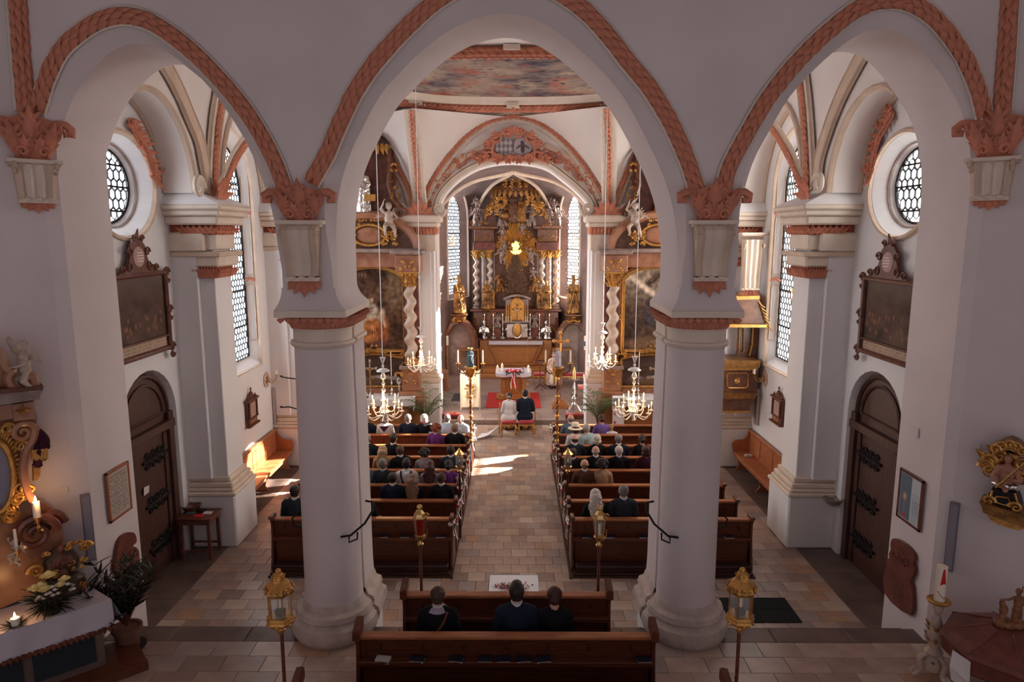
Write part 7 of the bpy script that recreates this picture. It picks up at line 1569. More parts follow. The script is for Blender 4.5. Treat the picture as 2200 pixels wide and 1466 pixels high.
# banner stand with red crosses, palms
x=U(1325,870,Y=20.1).x; o=E('cross_banner','pale standing cloth panel with three red crosses before the right side altar','banner',loc=(x,19.75,0)); g=G(); g.box((-.17,-.015,.25),(.17,.015,1.28),.004); g.obj('cloth_panel',MT['cloth_white'],o)
g=G(); g.box((-.18,-.2,1.28),(.18,.05,1.31),.004); g.obj('top_ledge',MT['cloth_white'],o)
for k in range(3):
    z=.5+.28*k; g=G(); g.box((-.115,-.022,z-.06),(-.09,-.016,z+.06)); g.box((-.15,-.022,z-.005),(-.055,-.016,z+.015)); g.obj('red_cross',MT['flower_red'],o)
g=G(); g.box((-.2,-.15,0),(.2,.15,.06)); g.box((-.03,-.03,.05),(.03,.03,.25)); g.obj('foot',MT['altar_wood'],o)
for s,px,lab in ((-1,925,'potted palm with arching fronds below the left chancel pier'),(1,1280,'potted palm with sunlit fronds below the right chancel pier')):
    x=U(px-(8 if s<0 else -3),900,Y=20.0).x; o=E('potted_palm',lab,'palm',loc=(x,19.9,0)); q=random.Random(12+s)
    g=G(); g.lathe([(.14,0),(.19,.32),(.21,.34),(.18,.33)],n=14); g.obj('pot',MT['terracotta' if s<0 else 'iron'],o,smooth=True)
    for k in range(17):
        a=2*pi*k/17+q.uniform(-.2,.2); L=q.uniform(.85,1.25); up=q.uniform(1.0,1.7); d=V((cos(a),sin(a)*.7,0)); pts=[V((0,0,.3))+d*L*.75*t*t*.9+d*.05*t+V((0,0,L*up*(t-.38*t*t*t))) for t in [j/11 for j in range(12)]]
        g=G(); g.tube(pts,[.010*(1-.07*j) for j in range(12)],4); 
        for j in range(4,12):
            t=(pts[min(j+1,11)]-pts[j-1]).normalized(); sd=t.cross(V((0,0,1))).normalized()
            for e in (-1,1): 
                for h_ in (0,.5): p=pts[j]-t*h_*.06; g.leaf(p,t*.9+sd*e*1.0-V((0,0,.25)),(0,0,1),.26*(1-abs(j-7)/9),.022,-.1,4)
        g.obj('frond',MT['palm'],o,smooth=True)
# ================================================================== things on the side walls
def on_wall(s,X=None): return dict(X=s*((X or WX)))
def murky(seed,c0=(.05,.035,.03),c1=(.16,.10,.075)):
    def f(a,b):
        n=noise.fractal(V((a*4,b*4,seed)),1,2,5)*.5+.5; c=mixc(c0,c1,n); c=mixc(c,(.20,.15,.13),sm(.62,.95,b)*.6)
        for k in range(26):
            r_=random.Random(seed*99+k); c=blob(c,a,b,r_.uniform(.05,.95),r_.uniform(.12,.45),.02,.05,(.20+.1*r_.random(),.12,.08),.5)
        return c
    return f
for s,px in ((-1,((260,598),(352,585),(361,746),(274,775))),(1,((1947,606),(1861,597),(1851,752),(1935,790)))):
    X=s*(WX-.07); pr=U(px[1][0],px[1][1],X=X); pb=U(px[2][0],px[2][1],X=X); y1=(pr.y+pb.y)/2; z1=pr.z; z0=pb.z; y0=y1-1.75; h=z1-z0
    r=E('framed_oil_painting','dark battle painting with carved wooden frame and inscribed crest on the %s wall'%('left' if s<0 else 'right'),'painting'); n=V((-s,0,0))
    ci=.17; canvas('painted_scene',(X,y0 if s<0 else y1,z0+ci*h),(0,-s*-1*1 if False else (1 if s<0 else -1),0),(0,0,1),1.75,h*(1-ci),murky(5+s),60,46,r)
    o=canvas('inscription_band',(X,y0 if s<0 else y1,z0),(0,(1 if s<0 else -1),0),(0,0,1),1.75,ci*h,lambda a,b:(.30,.20,.14) if (int(b*4)%1==0 and (noise.noise(V((a*60,int(b*4)*7.1,1)))>.05 and (b*4)%1>.35)) else (.46,.34,.26),160,16,r)
    g=G(); ps=[V((X+n.x*.03,y,z)) for y,z in ((y0,z0),(y1,z0),(y1,z1),(y0,z1),(y0,z0))]
    for a,b in zip(ps,ps[1:]): q=G(); q.tube([a,b],.045,6); q.obj('frame_rail',MT['carved_wood'],r,smooth=True)
    g.tube([V((X+n.x*.03,y0,z0+ci*h)),V((X+n.x*.03,y1,z0+ci*h))],.02,5); g.obj('frame_divider',MT['carved_wood'],r)
    for y,z,f in ((y1,z1,1),(y1,z0,1),(y1,(z0+z1)/2,1),(y0,z1,-1),(y0,z0,-1)):
        g=G(); g.scroll((X+n.x*.05,y+.03*f,z),(0,f,0),(0,0,1),.09,1.5,.03,6); g.scroll((X+n.x*.05,y+.03*f,z-.12),(0,f,0),(0,0,-1),.07,1.3,.025,6); g.obj('corner_scroll',MT['carved_wood'],r,smooth=True)
    yc=y1-.85+.03; 
    yc=U(295 if s<0 else 1911,590,X=X).y
    g=G(); g.prism([V((X,yc+a,z1+b)) for a,b in ((-.62,0),(.62,0),(.50,.12),(.34,.14),(.26,.30),(.22,.48),(.12,.58),(.0,.62),(-.12,.58),(-.22,.48),(-.26,.30),(-.34,.14),(-.50,.12))],n*.05); g.obj('crest_board',MT['carved_wood'],r)
    g=G(); g.ball((X+n.x*.05,yc,z1+.30),(.02,.17,.17),14,10); g.obj('crest_plaque',MT['plaque'],r,smooth=True)
    for j in range(4): g=G(); g.box((X+n.x*.068,yc-.11+.02*abs(j-1.5),z1+.36-.045*j),(X+n.x*.073,yc+.11-.02*abs(j-1.5),z1+.372-.045*j)); g.obj('plaque_line',MT['ribbon'],r)
    for e in (-1,1):
        for dy,dz,rr_,f in ((.26,.38,.08,1),(.30,.16,.09,-1),(.50,.10,.07,1),(.12,.60,.06,1)): g=G(); g.scroll((X+n.x*.06,yc+e*dy,z1+dz),(0,e,0),(0,0,f),rr_,1.5,.022,6,1,14); g.obj('crest_scroll',MT['carved_wood'],r,smooth=True)
    g=G(); g.leaf((X+n.x*.05,yc,z1+.58),(0,0,1),n,.18,.12,.1); g.obj('crest_leaf',MT['carved_wood'],r,smooth=True)
# stucco branches beside the oval windows
for s,pts in ((-1,[(282,258),(292,285),(305,305),(318,325),(325,352),(334,378),(343,384)]),(1,[(1918,240),(1906,262),(1890,290),(1882,315),(1876,345),(1870,372),(1862,380)])):
    X=s*(WX-.05); q=catmull(tr(pts,X=X),4); r=E('stucco_branch','pink stucco branch curling above the %s oval window'%('left' if s<0 else 'right'),'ornament'); n=V((-s,0,0)); g=G(); g.tube(q,.04,6); g.obj('branch',MT['pink'],r,smooth=True)
    for i in range(0,len(q)-1,2):
        t=(q[i+1]-q[i]).normalized(); sd=t.cross(n)
        for e in (-1,1): g=G(); g.leaf(q[i],t*.6+sd*e,n,.22,.10,.35); g.obj('stucco_leaf',MT['pink'],r,smooth=True)
        if i%6==0: g=G(); g.scroll(q[i]+sd*.1+n*.03,sd,t,.09,1.4,.025,5); g.obj('stucco_scroll',MT['pink'],r,smooth=True)
# stations of the cross style boards
for s,(px,py0,py1) in ((-1,(538,840,915)),(1,(1674,838,912))):
    X=s*(WX-.04); a=U(px,py0,X=X); b=U(px,py1,X=X); c=(a+b)/2; c.y=(a.y+b.y)/2; h=a.z-b.z; w=.52; n=V((-s,0,0)); r=E('station_board','dark wooden gothic frame with small %s picture on the %s wall'%('pale relief' if s<0 else 'golden','left' if s<0 else 'right'),'picture')
    P_=lambda y,z,d=0: V((X+n.x*d,c.y+y,c.z+z))
    g=G(); g.prism([P_(-w/2,-h/2),P_(w/2,-h/2),P_(w/2,h*.28),P_(-w/2,h*.28)],n*.05); g.obj('back_board',MT['carved_wood'],r)
    g=G(); g.prism([P_(-w*.32,-h*.24,.055),P_(w*.32,-h*.24,.055),P_(w*.32,h*.18,.055),P_(-w*.32,h*.18,.055)],n*.01); g.obj('picture_panel',MT['plaque'],r)
    g=G(); g.prism([P_(-w*.34,-h*.42,.055),P_(w*.34,-h*.42,.055),P_(w*.34,-h*.31,.055),P_(-w*.34,-h*.31,.055)],n*.01); g.obj('caption_panel',MT['marble_pink'],r)
    for z0_,z1_,ex,d in ((-.5,-.45,.06,.10),(-.29,-.26,.03,.08),(.24,.30,.06,.10)): g=G(); g.prism([P_(-w/2-ex,h*z0_),P_(w/2+ex,h*z0_),P_(w/2+ex,h*z1_),P_(-w/2-ex,h*z1_)],n*d); g.obj('cornice',MT['carved_wood'],r)
    for e in (-1,1): g=G(); g.tube([P_(e*w*.43,-h*.26,.07),P_(e*w*.43,h*.25,.07)],.025,6); g.obj('colonnette',MT['carved_wood'],r,smooth=True); g=G(); g.lathe([(.03,h*.30),(.045,h*.33),(.02,h*.36),(.003,h*.42)],P_(e*w*.43,0,.04),7); g.obj('finial',MT['carved_wood'],r)
    g=G(); g.prism([P_(-w*.32,h*.3),P_(w*.32,h*.3),P_(w*.1,h*.44),P_(0,h*.5),P_(-w*.1,h*.44)],n*.06); g.box(P_(-.01,h*.48,.02),P_(.01,h*.62,.04)); g.box(P_(-.05,h*.55,.02),P_(.05,h*.575,.04)); g.obj('gable_cross',MT['carved_wood'],r)
# consecration crosses with sconces
for s,px,py in ((-1,573,816),(1,1642,814)):
    X=s*(WX-.015); c=U(px,py,X=X); n=V((-s,0,0)); r=E('consecration_cross','painted red consecration cross with a brass candle sconce on the %s wall'%('left' if s<0 else 'right'),'sconce')
    g=G(); g.prism([c+V((0,cos(a)*.20,sin(a)*.20)) for a in [2*pi*k/16 for k in range(16)]],n*.006); g.obj('painted_disc',MT['cream'],r)
    for k in range(8): a=pi/4*k; g=G(); g.leaf(c+n*.01,(0,cos(a),sin(a)),n,.18 if k%2==0 else .12,.07,.0,4); g.obj('cross_petal',MT['pink'] if k%2==0 else MT['leaf_green'],r)
    g=G(); g.tube(catmull([c+n*.02,c+n*.12+V((0,0,-.08)),c+n*.22+V((0,0,.0)),c+n*.26+V((0,0,.12))],4),.012,6); g.scroll(c+n*.10+V((0,0,-.02)),n,(0,0,1),.05,1.3,.009,5,1,12); g.obj('sconce_arm',MT['brass'],r,smooth=True)
    g=G(); g.lathe([(.01,.10),(.05,.13),(.045,.14)],c+n*.26,10); g.obj('sconce_pan',MT['brass'],r); g=G(); g.lathe([(.035,.14),(.035,.24)],c+n*.26,10); g.obj('candle',MT['wax'],r)
for s,px,py in ((-1,503,868),(1,1700,862)):
    X=s*(WX-.01); c=U(px,py,X=X); n=V((-s,0,0)); r=E('wall_sconce','small curled brass candle bracket on the %s wall beside the gothic board'%('left' if s<0 else 'right'),'sconce'); g=G(); g.scroll(c+n*.05+V((0,0,-.06)),(0,1,0),(0,0,1),.06,1.5,.010,5); g.tube([c,c+n*.06,c+n*.08+V((0,0,.1))],.010,5); g.obj('bracket_arm',MT['brass'],r,smooth=True); g=G(); g.lathe([(.03,.10),(.03,.17)],c+n*.08,8); g.obj('candle',MT['wax'],r)
# column loudspeakers
for i,(lab,pt,pb,pl,n,m,w) in enumerate((('light grey slim column loudspeaker on the left wall near the far pier',(589,833),(598,911),dict(X=-(WX-.08)),V((1,0,0)),'speaker_light',.16),('light grey slim column loudspeaker under the pulpit corner',(1626,834),(1621,912),dict(X=WX-.08),V((-1,0,0)),'speaker_light',.16),
    ('dark slim column loudspeaker in the corner above the plants',(183,1064),(198,1206),dict(pl=(CL+NL*.08,NL)),NL,'speaker',.11),('dark slim column loudspeaker on the right canted wall',(2051,1082),(2036,1228),dict(pl=(CR+NR*.08,NR)),NR,'speaker',.11))):
    a=U(*pt,**pl); b=U(*pb,**pl); u=V((0,0,1)).cross(n).normalized()*w/2; r=E('column_speaker',lab,'loudspeaker'); m0=V(((a.x+b.x)/2,(a.y+b.y)/2,0)); 
    g=G(); g.prism([m0+V((0,0,b.z))-u,m0+V((0,0,b.z))+u,m0+V((0,0,a.z))+u,m0+V((0,0,a.z))-u],-n*.06); g.obj('cabinet',MT[m],r)
    g=G(); g.prism([m0+V((0,0,b.z+.03))-u*.75,m0+V((0,0,b.z+.03))+u*.75,m0+V((0,0,a.z-.03))+u*.75,m0+V((0,0,a.z-.03))-u*.75],n*.006); g.obj('grille',MT['c_grey' if m=='speaker' else 'marble_grey'],r)
# holy water stoups
for s,px,py in ((-1,418,1084),(1,1795,1078)):
    c=U(px,py,X=s*(WX-.12)) ; c=V((s*(WX-.10),12.42,c.z)); r=E('holy_water_stoup','round red stone holy water basin beside the %s door'%('left' if s<0 else 'right'),'stoup'); g=G(); g.lathe([(.02,-.14),(.10,-.10),(.17,.0),(.185,.03),(.15,.03),(.10,-.03),(.02,-.04)],c,14); g.obj('basin',MT['epitaph' if s<0 else 'marble_grey'],r,smooth=True); g=G(); g.box((c.x+s*.0,c.y-.07,c.z-.1),(c.x+s*.13,c.y+.07,c.z+.0),.01); g.obj('wall_block',MT['marble_grey'],r)
# brochure table
c=U(462,1160,Z=0); tb=E('brochure_table','small dark wooden table with leaflets before the left wall pier','table',loc=(-5.93,12.25,0)); 
g=G(); g.box((-.30,-.24,.70),(.30,.24,.80),.012); g.obj('table_box',MT['carved_wood'],tb); g=G(); g.box((-.33,-.27,.80),(.33,.27,.83),.01); g.obj('table_top',MT['pew'],tb)
for a in (-1,1):
    for b in (-1,1): g=G(); g.box((a*.26-.025,b*.2-.025,0),(a*.26+.025,b*.2+.025,.7)); g.obj('leg',MT['carved_wood'],tb)
for b in (-1,1): g=G(); g.box((-.26,b*.2-.012,.16),(.26,b*.2+.012,.19)); g.obj('stretcher',MT['carved_wood'],tb)
for i,(x,y,m,l) in enumerate(((-.16,.03,'c_steel','bluish'),(.0,.12,'iron','dark'),(.16,.02,'paper','white'),(.05,-.12,'flower_red','reddish'))): g=G(); g.box((-5.93+x-.08,12.25+y-.06,.832),(-5.93+x+.08,12.25+y+.06,.845)); g.obj('leaflet',MT[m],label=l+' leaflet lying on the small brochure table',cat='leaflet',group='leaflets on the brochure table')
# ================================================================== framed sheets and epitaphs on the jambs of the arcade
JL,JR=-5.655,5.755
def jamb(s): return JL if s<0 else JR
for s,q,lab in ((-1,((226,1020),(271,994),(280,1090),(236,1123)),'framed handwritten sheet in a light wooden frame on the left jamb'),(1,((1986,1036),(1938,1008),(1931,1107),(1976,1141)),'framed poster of a monstrance in a red-brown frame on the right jamb')):
    X=jamb(s)+(-s)*.015; P4=[U(*p,X=X) for p in q]; ya=(P4[0].y+P4[3].y)/2; yb=(P4[1].y+P4[2].y)/2; z1=(P4[0].z+P4[1].z)/2; z0=(P4[2].z+P4[3].z)/2; n=V((-s,0,0)); r=E('framed_sheet',lab,'picture')
    ya,yb=sorted((ya,yb))
    for a,b in (((ya,z0),(yb,z0)),((yb,z0),(yb,z1)),((yb,z1),(ya,z1)),((ya,z1),(ya,z0))):
        g=G(); g.box((X,min(a[0],b[0])-.018,min(a[1],b[1])-.018),(X+n.x*.03,max(a[0],b[0])+.018,max(a[1],b[1])+.018),.004); g.obj('frame_rail',MT['bench' if s<0 else 'marble_red'],r)
    if s<0: fn=lambda a,b:(.20,.15,.12) if (b*26)%1<.42 and .08<a<.92 and .08<b<.93 and noise.noise(V((a*34,int(b*26)*3.3,2)))>-.12 else (.47,.39,.34)
    else:
        def fn(a,b):
            c=(.13,.17,.22) if a<.55 else (.50,.54,.57)
            if a<.55: c=blob(c,a,b,.28,.50,.12,.10,(.48,.27,.14),.4); c=blob(c,a,b,.28,.50,.05,.05,(.5,.45,.35),.4); c=blob(c,a,b,.28,.28,.02,.2,(.35,.20,.1),.4); c=blob(c,a,b,.28,.10,.16,.07,(.35,.10,.09),.5)
            elif (b*22)%1<.4 and .60<a<.92 and b<.66 and noise.noise(V((a*40,int(b*22)*3,2)))>-.2: c=(.22,.24,.27)
            if a>.95 or a<.05 or b<.04 or b>.96: c=(.5,.54,.57)
            return c
    canvas('sheet',(X+n.x*.02,ya if s<0 else yb,z0),(0,1 if s<0 else -1,0),(0,0,1),yb-ya,z1-z0,fn,70,90,r)
for s,q,lab in ((-1,[(243,1198),(250,1162),(266,1146),(282,1146),(287,1164),(279,1174),(291,1183),(295,1230),(303,1262),(304,1290),(270,1300),(245,1292),(243,1260),(250,1240),(240,1222)],'red marble epitaph with scrolled crest on the left jamb'),(1,[(1923,1160),(1931,1158),(1952,1170),(1968,1188),(1971,1200),(1968,1212),(1972,1222),(1968,1238),(1963,1250),(1967,1268),(1962,1322),(1907,1275),(1911,1208),(1917,1200),(1917,1190),(1921,1180),(1920,1170)],'red marble epitaph with scrolled crest on the right jamb')):
    X=jamb(s)+(-s)*.005; n=V((-s,0,0)); pts=catmull([U(*p,X=X) for p in q],3,True); r=E('epitaph',lab,'epitaph'); g=G(); g.prism(pts,n*.05); g.obj('epitaph_slab',MT['epitaph'],r)
    c=sum(pts,V((0,0,0)))/len(pts); ys=[p.y for p in pts]; zs=[p.z for p in pts]; zc=min(zs)+(max(zs)-min(zs))*.58; yc=(min(ys)+max(ys))/2
    for k in range(7): g=G(); z=zc-.12-.05*k; g.box((X+n.x*.05,yc-.13,z),(X+n.x*.056,yc+.13,z+.02)); g.obj('carved_line',MT['carved_wood'],r)
    for e in (-1,1): g=G(); g.scroll((X+n.x*.06,yc+e*.1,zc+.16),(0,e,0),(0,0,1),.08,1.4,.022,6); g.leaf((X+n.x*.05,yc,zc+.1),(0,e,1),n,.2,.08,.2); g.obj('relief_scroll',MT['epitaph'],r,smooth=True)
for s,q,pl in ((1,((1962,917),(1975,922),(1973,941),(1960,937)),None),(1,((2086,945),(2107,950),(2105,966),(2084,961)),PLR),(-1,((129,1047),(146,1045),(146,1058),(130,1060)),PLL)):
    P4=[U(*p,X=jamb(s)-s*.004) if pl is None else U(*p,pl=(pl[0]+pl[1]*.004,pl[1])) for p in q]; n=V((-s,0,0)) if pl is None else pl[1]; g=G(); g.prism(P4,n*.012); g.obj('wall_hatch',MT['cream_light' if s<0 else 'plaster'],label=['small cream junction plate on the left canted wall' if s<0 else ('small plastered hatch on the right jamb' if pl is None else 'small plastered hatch on the right canted wall')][0],cat='hatch')
# ================================================================== pulpit on the far right pier
r=E('pulpit','gilded brown pulpit with sounding board on the far right pier','pulpit'); px0,px1=1550,1636; Yp=17.0
def pp(nm,l,m,y0,y1): # outline in photograph positions on the plane Y=Yp, extruded in depth
    pts=[U(x,y,Y=y0) for x,y in l]; g=G(); g.prism(pts,(0,y1-y0,0)); return g.obj(nm,MT[m],r)
pp('tub_body',[(1546,795),(1630,795),(1626,850),(1546,850)],'marble_brown',16.7,17.6); pp('tub_rim',[(1544,774),(1635,776),(1632,790),(1545,790)],'gold_dark',16.55,17.6); pp('rim_moulding',[(1546,790),(1629,790),(1628,796),(1546,796)],'gold',16.62,17.6)
pp('tub_foot',[(1546,845),(1628,845),(1622,858),(1546,858)],'gold_dark',16.58,17.6); pp('tub_taper',[(1546,858),(1620,858),(1612,874),(1610,886),(1552,886),(1548,876)],'marble_brown',16.7,17.5); pp('taper_lip',[(1550,883),(1613,883),(1611,888),(1552,888)],'gold',16.66,17.5)
q=[U(x,y,Y=16.69) for x,y in ((1566,802),(1603,802),(1607,806),(1607,830),(1603,834),(1566,834),(1562,830),(1562,806))]; g=G(); g.tube(q+[q[0]],.018,6); g.obj('panel_moulding',MT['gold'],r,smooth=True)
c=U(1584,818,Y=16.68); g=G(); [g.leaf(c,(cos(a),0,sin(a)),(0,-1,0),.09,.06,.3,4) for a in [2*pi*k/8 for k in range(8)]]; g.ball(c,.025,8,6); g.obj('rosette',MT['gold'],r,smooth=True)
pp('back_panel',[(1588,700),(1632,700),(1632,776),(1582,776)],'marble_brown',17.15,17.25)
g=G(); q=[U(x,y,Y=17.12) for x,y in ((1590,706),(1598,706),(1598,756),(1588,760))]; g.tube(q+[q[0]],.015,5); g.obj('back_moulding',MT['gold'],r)
g=G(); q=[U(x,y,Y=17.1) for x,y in ((1618,705),(1616,740),(1610,765))]; g.tube(q,.03,6); g.obj('gold_drapery',MT['gold'],r,smooth=True)
pp('canopy_body',[(1578,640),(1632,638),(1632,660),(1646,690),(1648,700),(1596,702),(1588,690),(1582,660)],'marble_brown',16.6,17.5); pp('canopy_rim',[(1557,697),(1648,698),(1648,704),(1557,704)],'gold',16.45,17.5); pp('canopy_top_rim',[(1576,637),(1632,636),(1632,643),(1577,645)],'gold',16.55,17.5)
g=G()
for k in range(7): t=k/6; p=U(1630+16*t,648+50*t,Y=16.6); g.leaf(p,(.5,-.3,-1),(1,-.5,.3),.2,.12,.3,4)
g.obj('gold_leafwork',MT['gold'],r,smooth=True)
a=U(1610,640,Y=16.9); console(r,V((a.x,16.95,0)),(1,0,0),(0,-1,0),.5,U(1610,500,Y=16.9).z,U(1610,640,Y=16.9).z-.1,True)
# ================================================================== altar on the left canted wall
LA=E('rococo_altar','rococo side altar of pink marble and gilt rays at the left edge of the photo','altar')
def lp(off): return (CL+NL*off,NL)
def W(px,py,off=.3): return U(px,py,pl=lp(off))
def lpr(nm,pts,o0,o1,m): g=G(); g.prism([W(x,y,o1) for x,y in pts],-NL*(o1-o0)); return g.obj(nm,MT[m],LA)
lpr('altar_body',[(-80,872),(71,866),(80,897),(76,925),(60,948),(51,985),(53,1020),(60,1055),(75,1075),(97,1082),(121,1104),(134,1125),(136,1160),(125,1190),(112,1240),(104,1262),(-80,1345)],.02,.22,'marble_pink')
lpr('cornice',[(-80,852),(92,833),(92,841),(87,847),(86,858),(-80,884)],.02,.45,'marble_grey'); lpr('cornice_lip',[(-80,846),(93,829),(93,838),(-80,855)],.02,.50,'carved_wood')
lpr('frieze',[(-80,884),(72,862),(76,893),(-80,916)],.02,.34,'marble_pink'); lpr('frieze_block',[(28,870),(72,863),(77,900),(30,906)],.02,.40,'marble_pink')
c=W(49,882,.42); g=G(); [g.leaf(c,(0,0,1) if k%2 else DL,NL,.06,.05,.3,4) for k in range(2)]; [g.leaf(c,DL*cos(a)+V((0,0,1))*sin(a),NL,.08,.05,.3,4) for a in [pi/2*k for k in range(4)]]; g.obj('frieze_rosette',MT['gold_dark'],LA,smooth=True)
g=G(); g.tube(catmull([W(x,y,.35) for x,y in ((76,915),(70,945),(56,968),(50,1000),(52,1030),(60,1060),(74,1085))],4),.05,7); g.obj('side_volute',MT['marble_pink'],LA,smooth=True)
g=G(); g.scroll(W(50,930,.36),DL*-1,(0,0,1),.13,1.6,.04,7); g.obj('upper_scroll',MT['marble_pink'],LA,smooth=True)
g=G(); g.scroll(W(76,1148,.36),-DL,(0,0,1),.24,1.7,.06,7); g.scroll(W(100,1130,.30),-DL,(0,0,1),.2,1.0,.05,7); g.obj('lower_scroll',MT['marble_red'],LA,smooth=True)
g=G(); g.tube(catmull([W(x,y,.4) for x,y in ((-20,735),(0,762),(12,790),(26,798),(19,812),(28,832),(58,840),(74,824),(66,808),(54,814))],4),.055,7); g.obj('pediment_scroll',MT['marble_pink'],LA,smooth=True)
lpr('pediment_field',[(-80,720),(0,770),(14,800),(20,830),(30,842),(-80,856)],.02,.3,'marble_pink')
oc=(-10,1025); ov=lambda f,n=40,off=.34: [W(oc[0]+38*f*cos(a),oc[1]+76*f**.8*sin(a)+ (4*cos(a)),off) for a in [2*pi*k/n for k in range(n+1)]]
g=G(); g.poly(ov(1.0,40,.26)[:-1]); g.obj('oval_panel',MT['c_lilac'],LA); g=G(); g.tube(ov(1.02),.035,7); g.obj('oval_frame',MT['gold'],LA,smooth=True)
q=random.Random(4)
A=ov(1.08,60,.30); B=ov(1.75,60,.30)
for k in range(60): 
    d=(B[k]-A[k]); g=G(); g.leaf(A[k],d,NL,d.length*q.uniform(.55,.95),.07,.1,4); g.obj('gilt_ray',MT['gold'],LA,smooth=True)
filig=[(40,1075),(25,1110),(52,1050),(20,925),(45,960)]
g=G()
for x,y in filig:
    for k in range(3): g.scroll(W(x+q.uniform(-8,8),y+q.uniform(-6,6),.36),DL*-1,(0,0,q.choice((-1,1))),.08,1.4,.02,5)
g.obj('gilt_scrolls',MT['gold'],LA,smooth=True,kind='stuff')
g=G()
for k,(a,b) in enumerate((((80,925),(92,985)),((84,930),(97,960)),((74,940),(80,1000)))): g.tube(catmull([W(a[0],a[1],.3),W((a[0]+b[0])/2+6,(a[1]+b[1])/2,.36),W(b[0],b[1],.3)],4),[.05]*8+[.06],7)
g.obj('dark_drapery',MT['c_plum'],LA,smooth=True)
g=G(); [g.tube([W(70+4*k,967-.5*k,.38),W(71+4*k,985+(k%3)*2,.38)],.022,6) for k in range(8)]; [g.tube([W(74+3*k,1000,.32),W(75+2*k,1032-3*k,.32)],.025,6) for k in range(4)]; g.obj('gold_fringe',MT['gold'],LA,smooth=True)
pt=W(58,838,.35); figure('putto','pale winged putto seated on the cornice of the rococo altar',(pt.x,pt.y,pt.z+.03),.58,'twist_stone',rz=-.5)
# mensa, cloth and foot-pace
ZT=1.50; F1=V((-5.05,8.02,0)); B1=V((-5.60,8.40,0)); tt=DL
g=G(); a=F1+tt*.12-NL*.06; b=B1+tt*.1; g.prism([a+V((0,0,.6)),a+tt*3+V((0,0,.6)),b+tt*3+V((0,0,.6)),b+V((0,0,.6))],V((0,0,ZT-.62))); g.obj('mensa_block',MT['dark_stone'],LA)
g=G(); [g.prism([a+tt*(.1+.75*k)+NL*.0+V((0,0,.72)),a+tt*(.75+.75*k)+V((0,0,.72)),a+tt*(.75+.75*k)+V((0,0,1.32)),a+tt*(.1+.75*k)+V((0,0,1.32))],NL*.02) for k in range(3)]; g.obj('mensa_panel',MT['c_char'],LA)
g=G(); N_C=44; rows=[]
rows.append([B1+tt*(3*k/N_C)+V((0,0,ZT)) for k in range(N_C+1)]); rows.append([F1+tt*(3*k/N_C)+V((0,0,ZT)) for k in range(N_C+1)])
for j in range(1,6): rows.append([F1+tt*(3*k/N_C)+NL*(.012*j+.008*j*sin(k*.9))+V((0,0,ZT-.055*j)) for k in range(N_C+1)])
rows.append([F1+tt*(3*k/N_C)+NL*(.07)+V((0,0,ZT-.30-(.03 if k%2 else 0))) for k in range(N_C+1)]); g.loft(rows,False,False)
e0=[B1+(F1-B1)*t+V((0,0,ZT)) for t in [k/8 for k in range(9)]]; g.loft([e0]+[[p-tt*(.012*j+.01*j*sin(i))-V((0,0,.06*j)) for i,p in enumerate(e0)] for j in range(1,6)],False,False); g.obj('altar_cloth',MT['cloth_lilac'],LA,smooth=True)
g=G(); [g.leaf(F1+tt*(.06*k)+NL*.075+V((0,0,ZT-.30)),(0,0,-1),NL,.09,.07,.0,4) for k in range(48)]; g.obj('lace_edge',MT['marble_red'],LA)
st_=U(318,1421,Z=.62); g=G(); g.prism([st_+V((0,0,-.12)),st_+tt*3.6+V((0,0,-.12)),st_+tt*3.6-NL*.9+V((0,0,-.12)),st_-NL*.75+V((0,0,-.12))],V((0,0,.12))); g.obj('foot_pace',MT['pew'],label='brown wooden foot-pace before the rococo altar',cat='step')
# bust shrine, candles, flowers
c=W(135,1236,.36); r=E('gilt_shrine','dark gilt rococo shrine with a small bust beside the bouquet','shrine',loc=(c.x,c.y,ZT)); r.rotation_euler.z=atan2(-DL.y,-DL.x); h=W(135,1152,.36).z-ZT
g=G(); g.lathe([(.26,0),(.28,.04),(.22,.10),(.24,.18),(.18,.24)],n=12,sy=.6); g.obj('shrine_foot',MT['canvas_dark'],r,smooth=True); filigree(r,(0,-.12,.12),.5,.2,'gold_dark',3,dens=5)
g=G(); g.ball((0,0,h*.55),(.20,.10,h*.30),14,9); g.obj('shrine_body',MT['canvas_dark'],r,smooth=True); figure('bust','bust',(0,-.06,h*.40),h*.5,'carved_wood',parent=r,nm='carved_bust')
for s in (-1,1): filigree(r,(s*.16,-.06,h*.62),.22,h*.6,'gold',8+s,dens=5,th=.02)
g=G(); g.scroll((-.28,-.06,h*.55),(-1,0,0),(0,0,1),.09,1.5,.035,6); g.scroll((.27,-.06,h*.75),(1,0,0),(0,0,1),.07,1.5,.03,6); g.obj('gilt_curl',MT['gold'],r,smooth=True)
for i,(px,yt,yb,rad,off) in enumerate(((80,1078,1111,.042,.45),(36,1137,1181,.017,.45))):
    a=W(px,yt,off); b=W(px,yb,off); o=E('altar_candle','%s candle on a gilt bracket of the rococo altar'%('thick burning' if i==0 else 'slim unlit'),'candle',loc=(b.x,b.y,b.z)); g=G(); g.lathe([(rad,0),(rad,a.z-b.z)],n=12); g.obj('wax_body',MT['wax'],o,smooth=True,ang=50)
    if i==0: flame(o,(0,0,a.z-b.z),1.6)
    g=G(); g.lathe([(.01,-.16),(.03,-.14),(.012,-.10),(.03,-.05),(.05,-.01),(.055,0)],n=10); g.tube(catmull([V((0,0,-.15)),V((0,0,-.22))-NL*.08,V((0,0,-.16))-NL*.18],4),.02,6); g.obj('gilt_bracket',MT['gold'],o,smooth=True)
c=W(38,1214,.42); figure('putto','tiny white putto holding the slim candle on the rococo altar',(c.x,c.y,c.z+.02),.32,'twist_stone',rz=-.6)
def ontable(px,py): return U(px,py,Z=ZT)
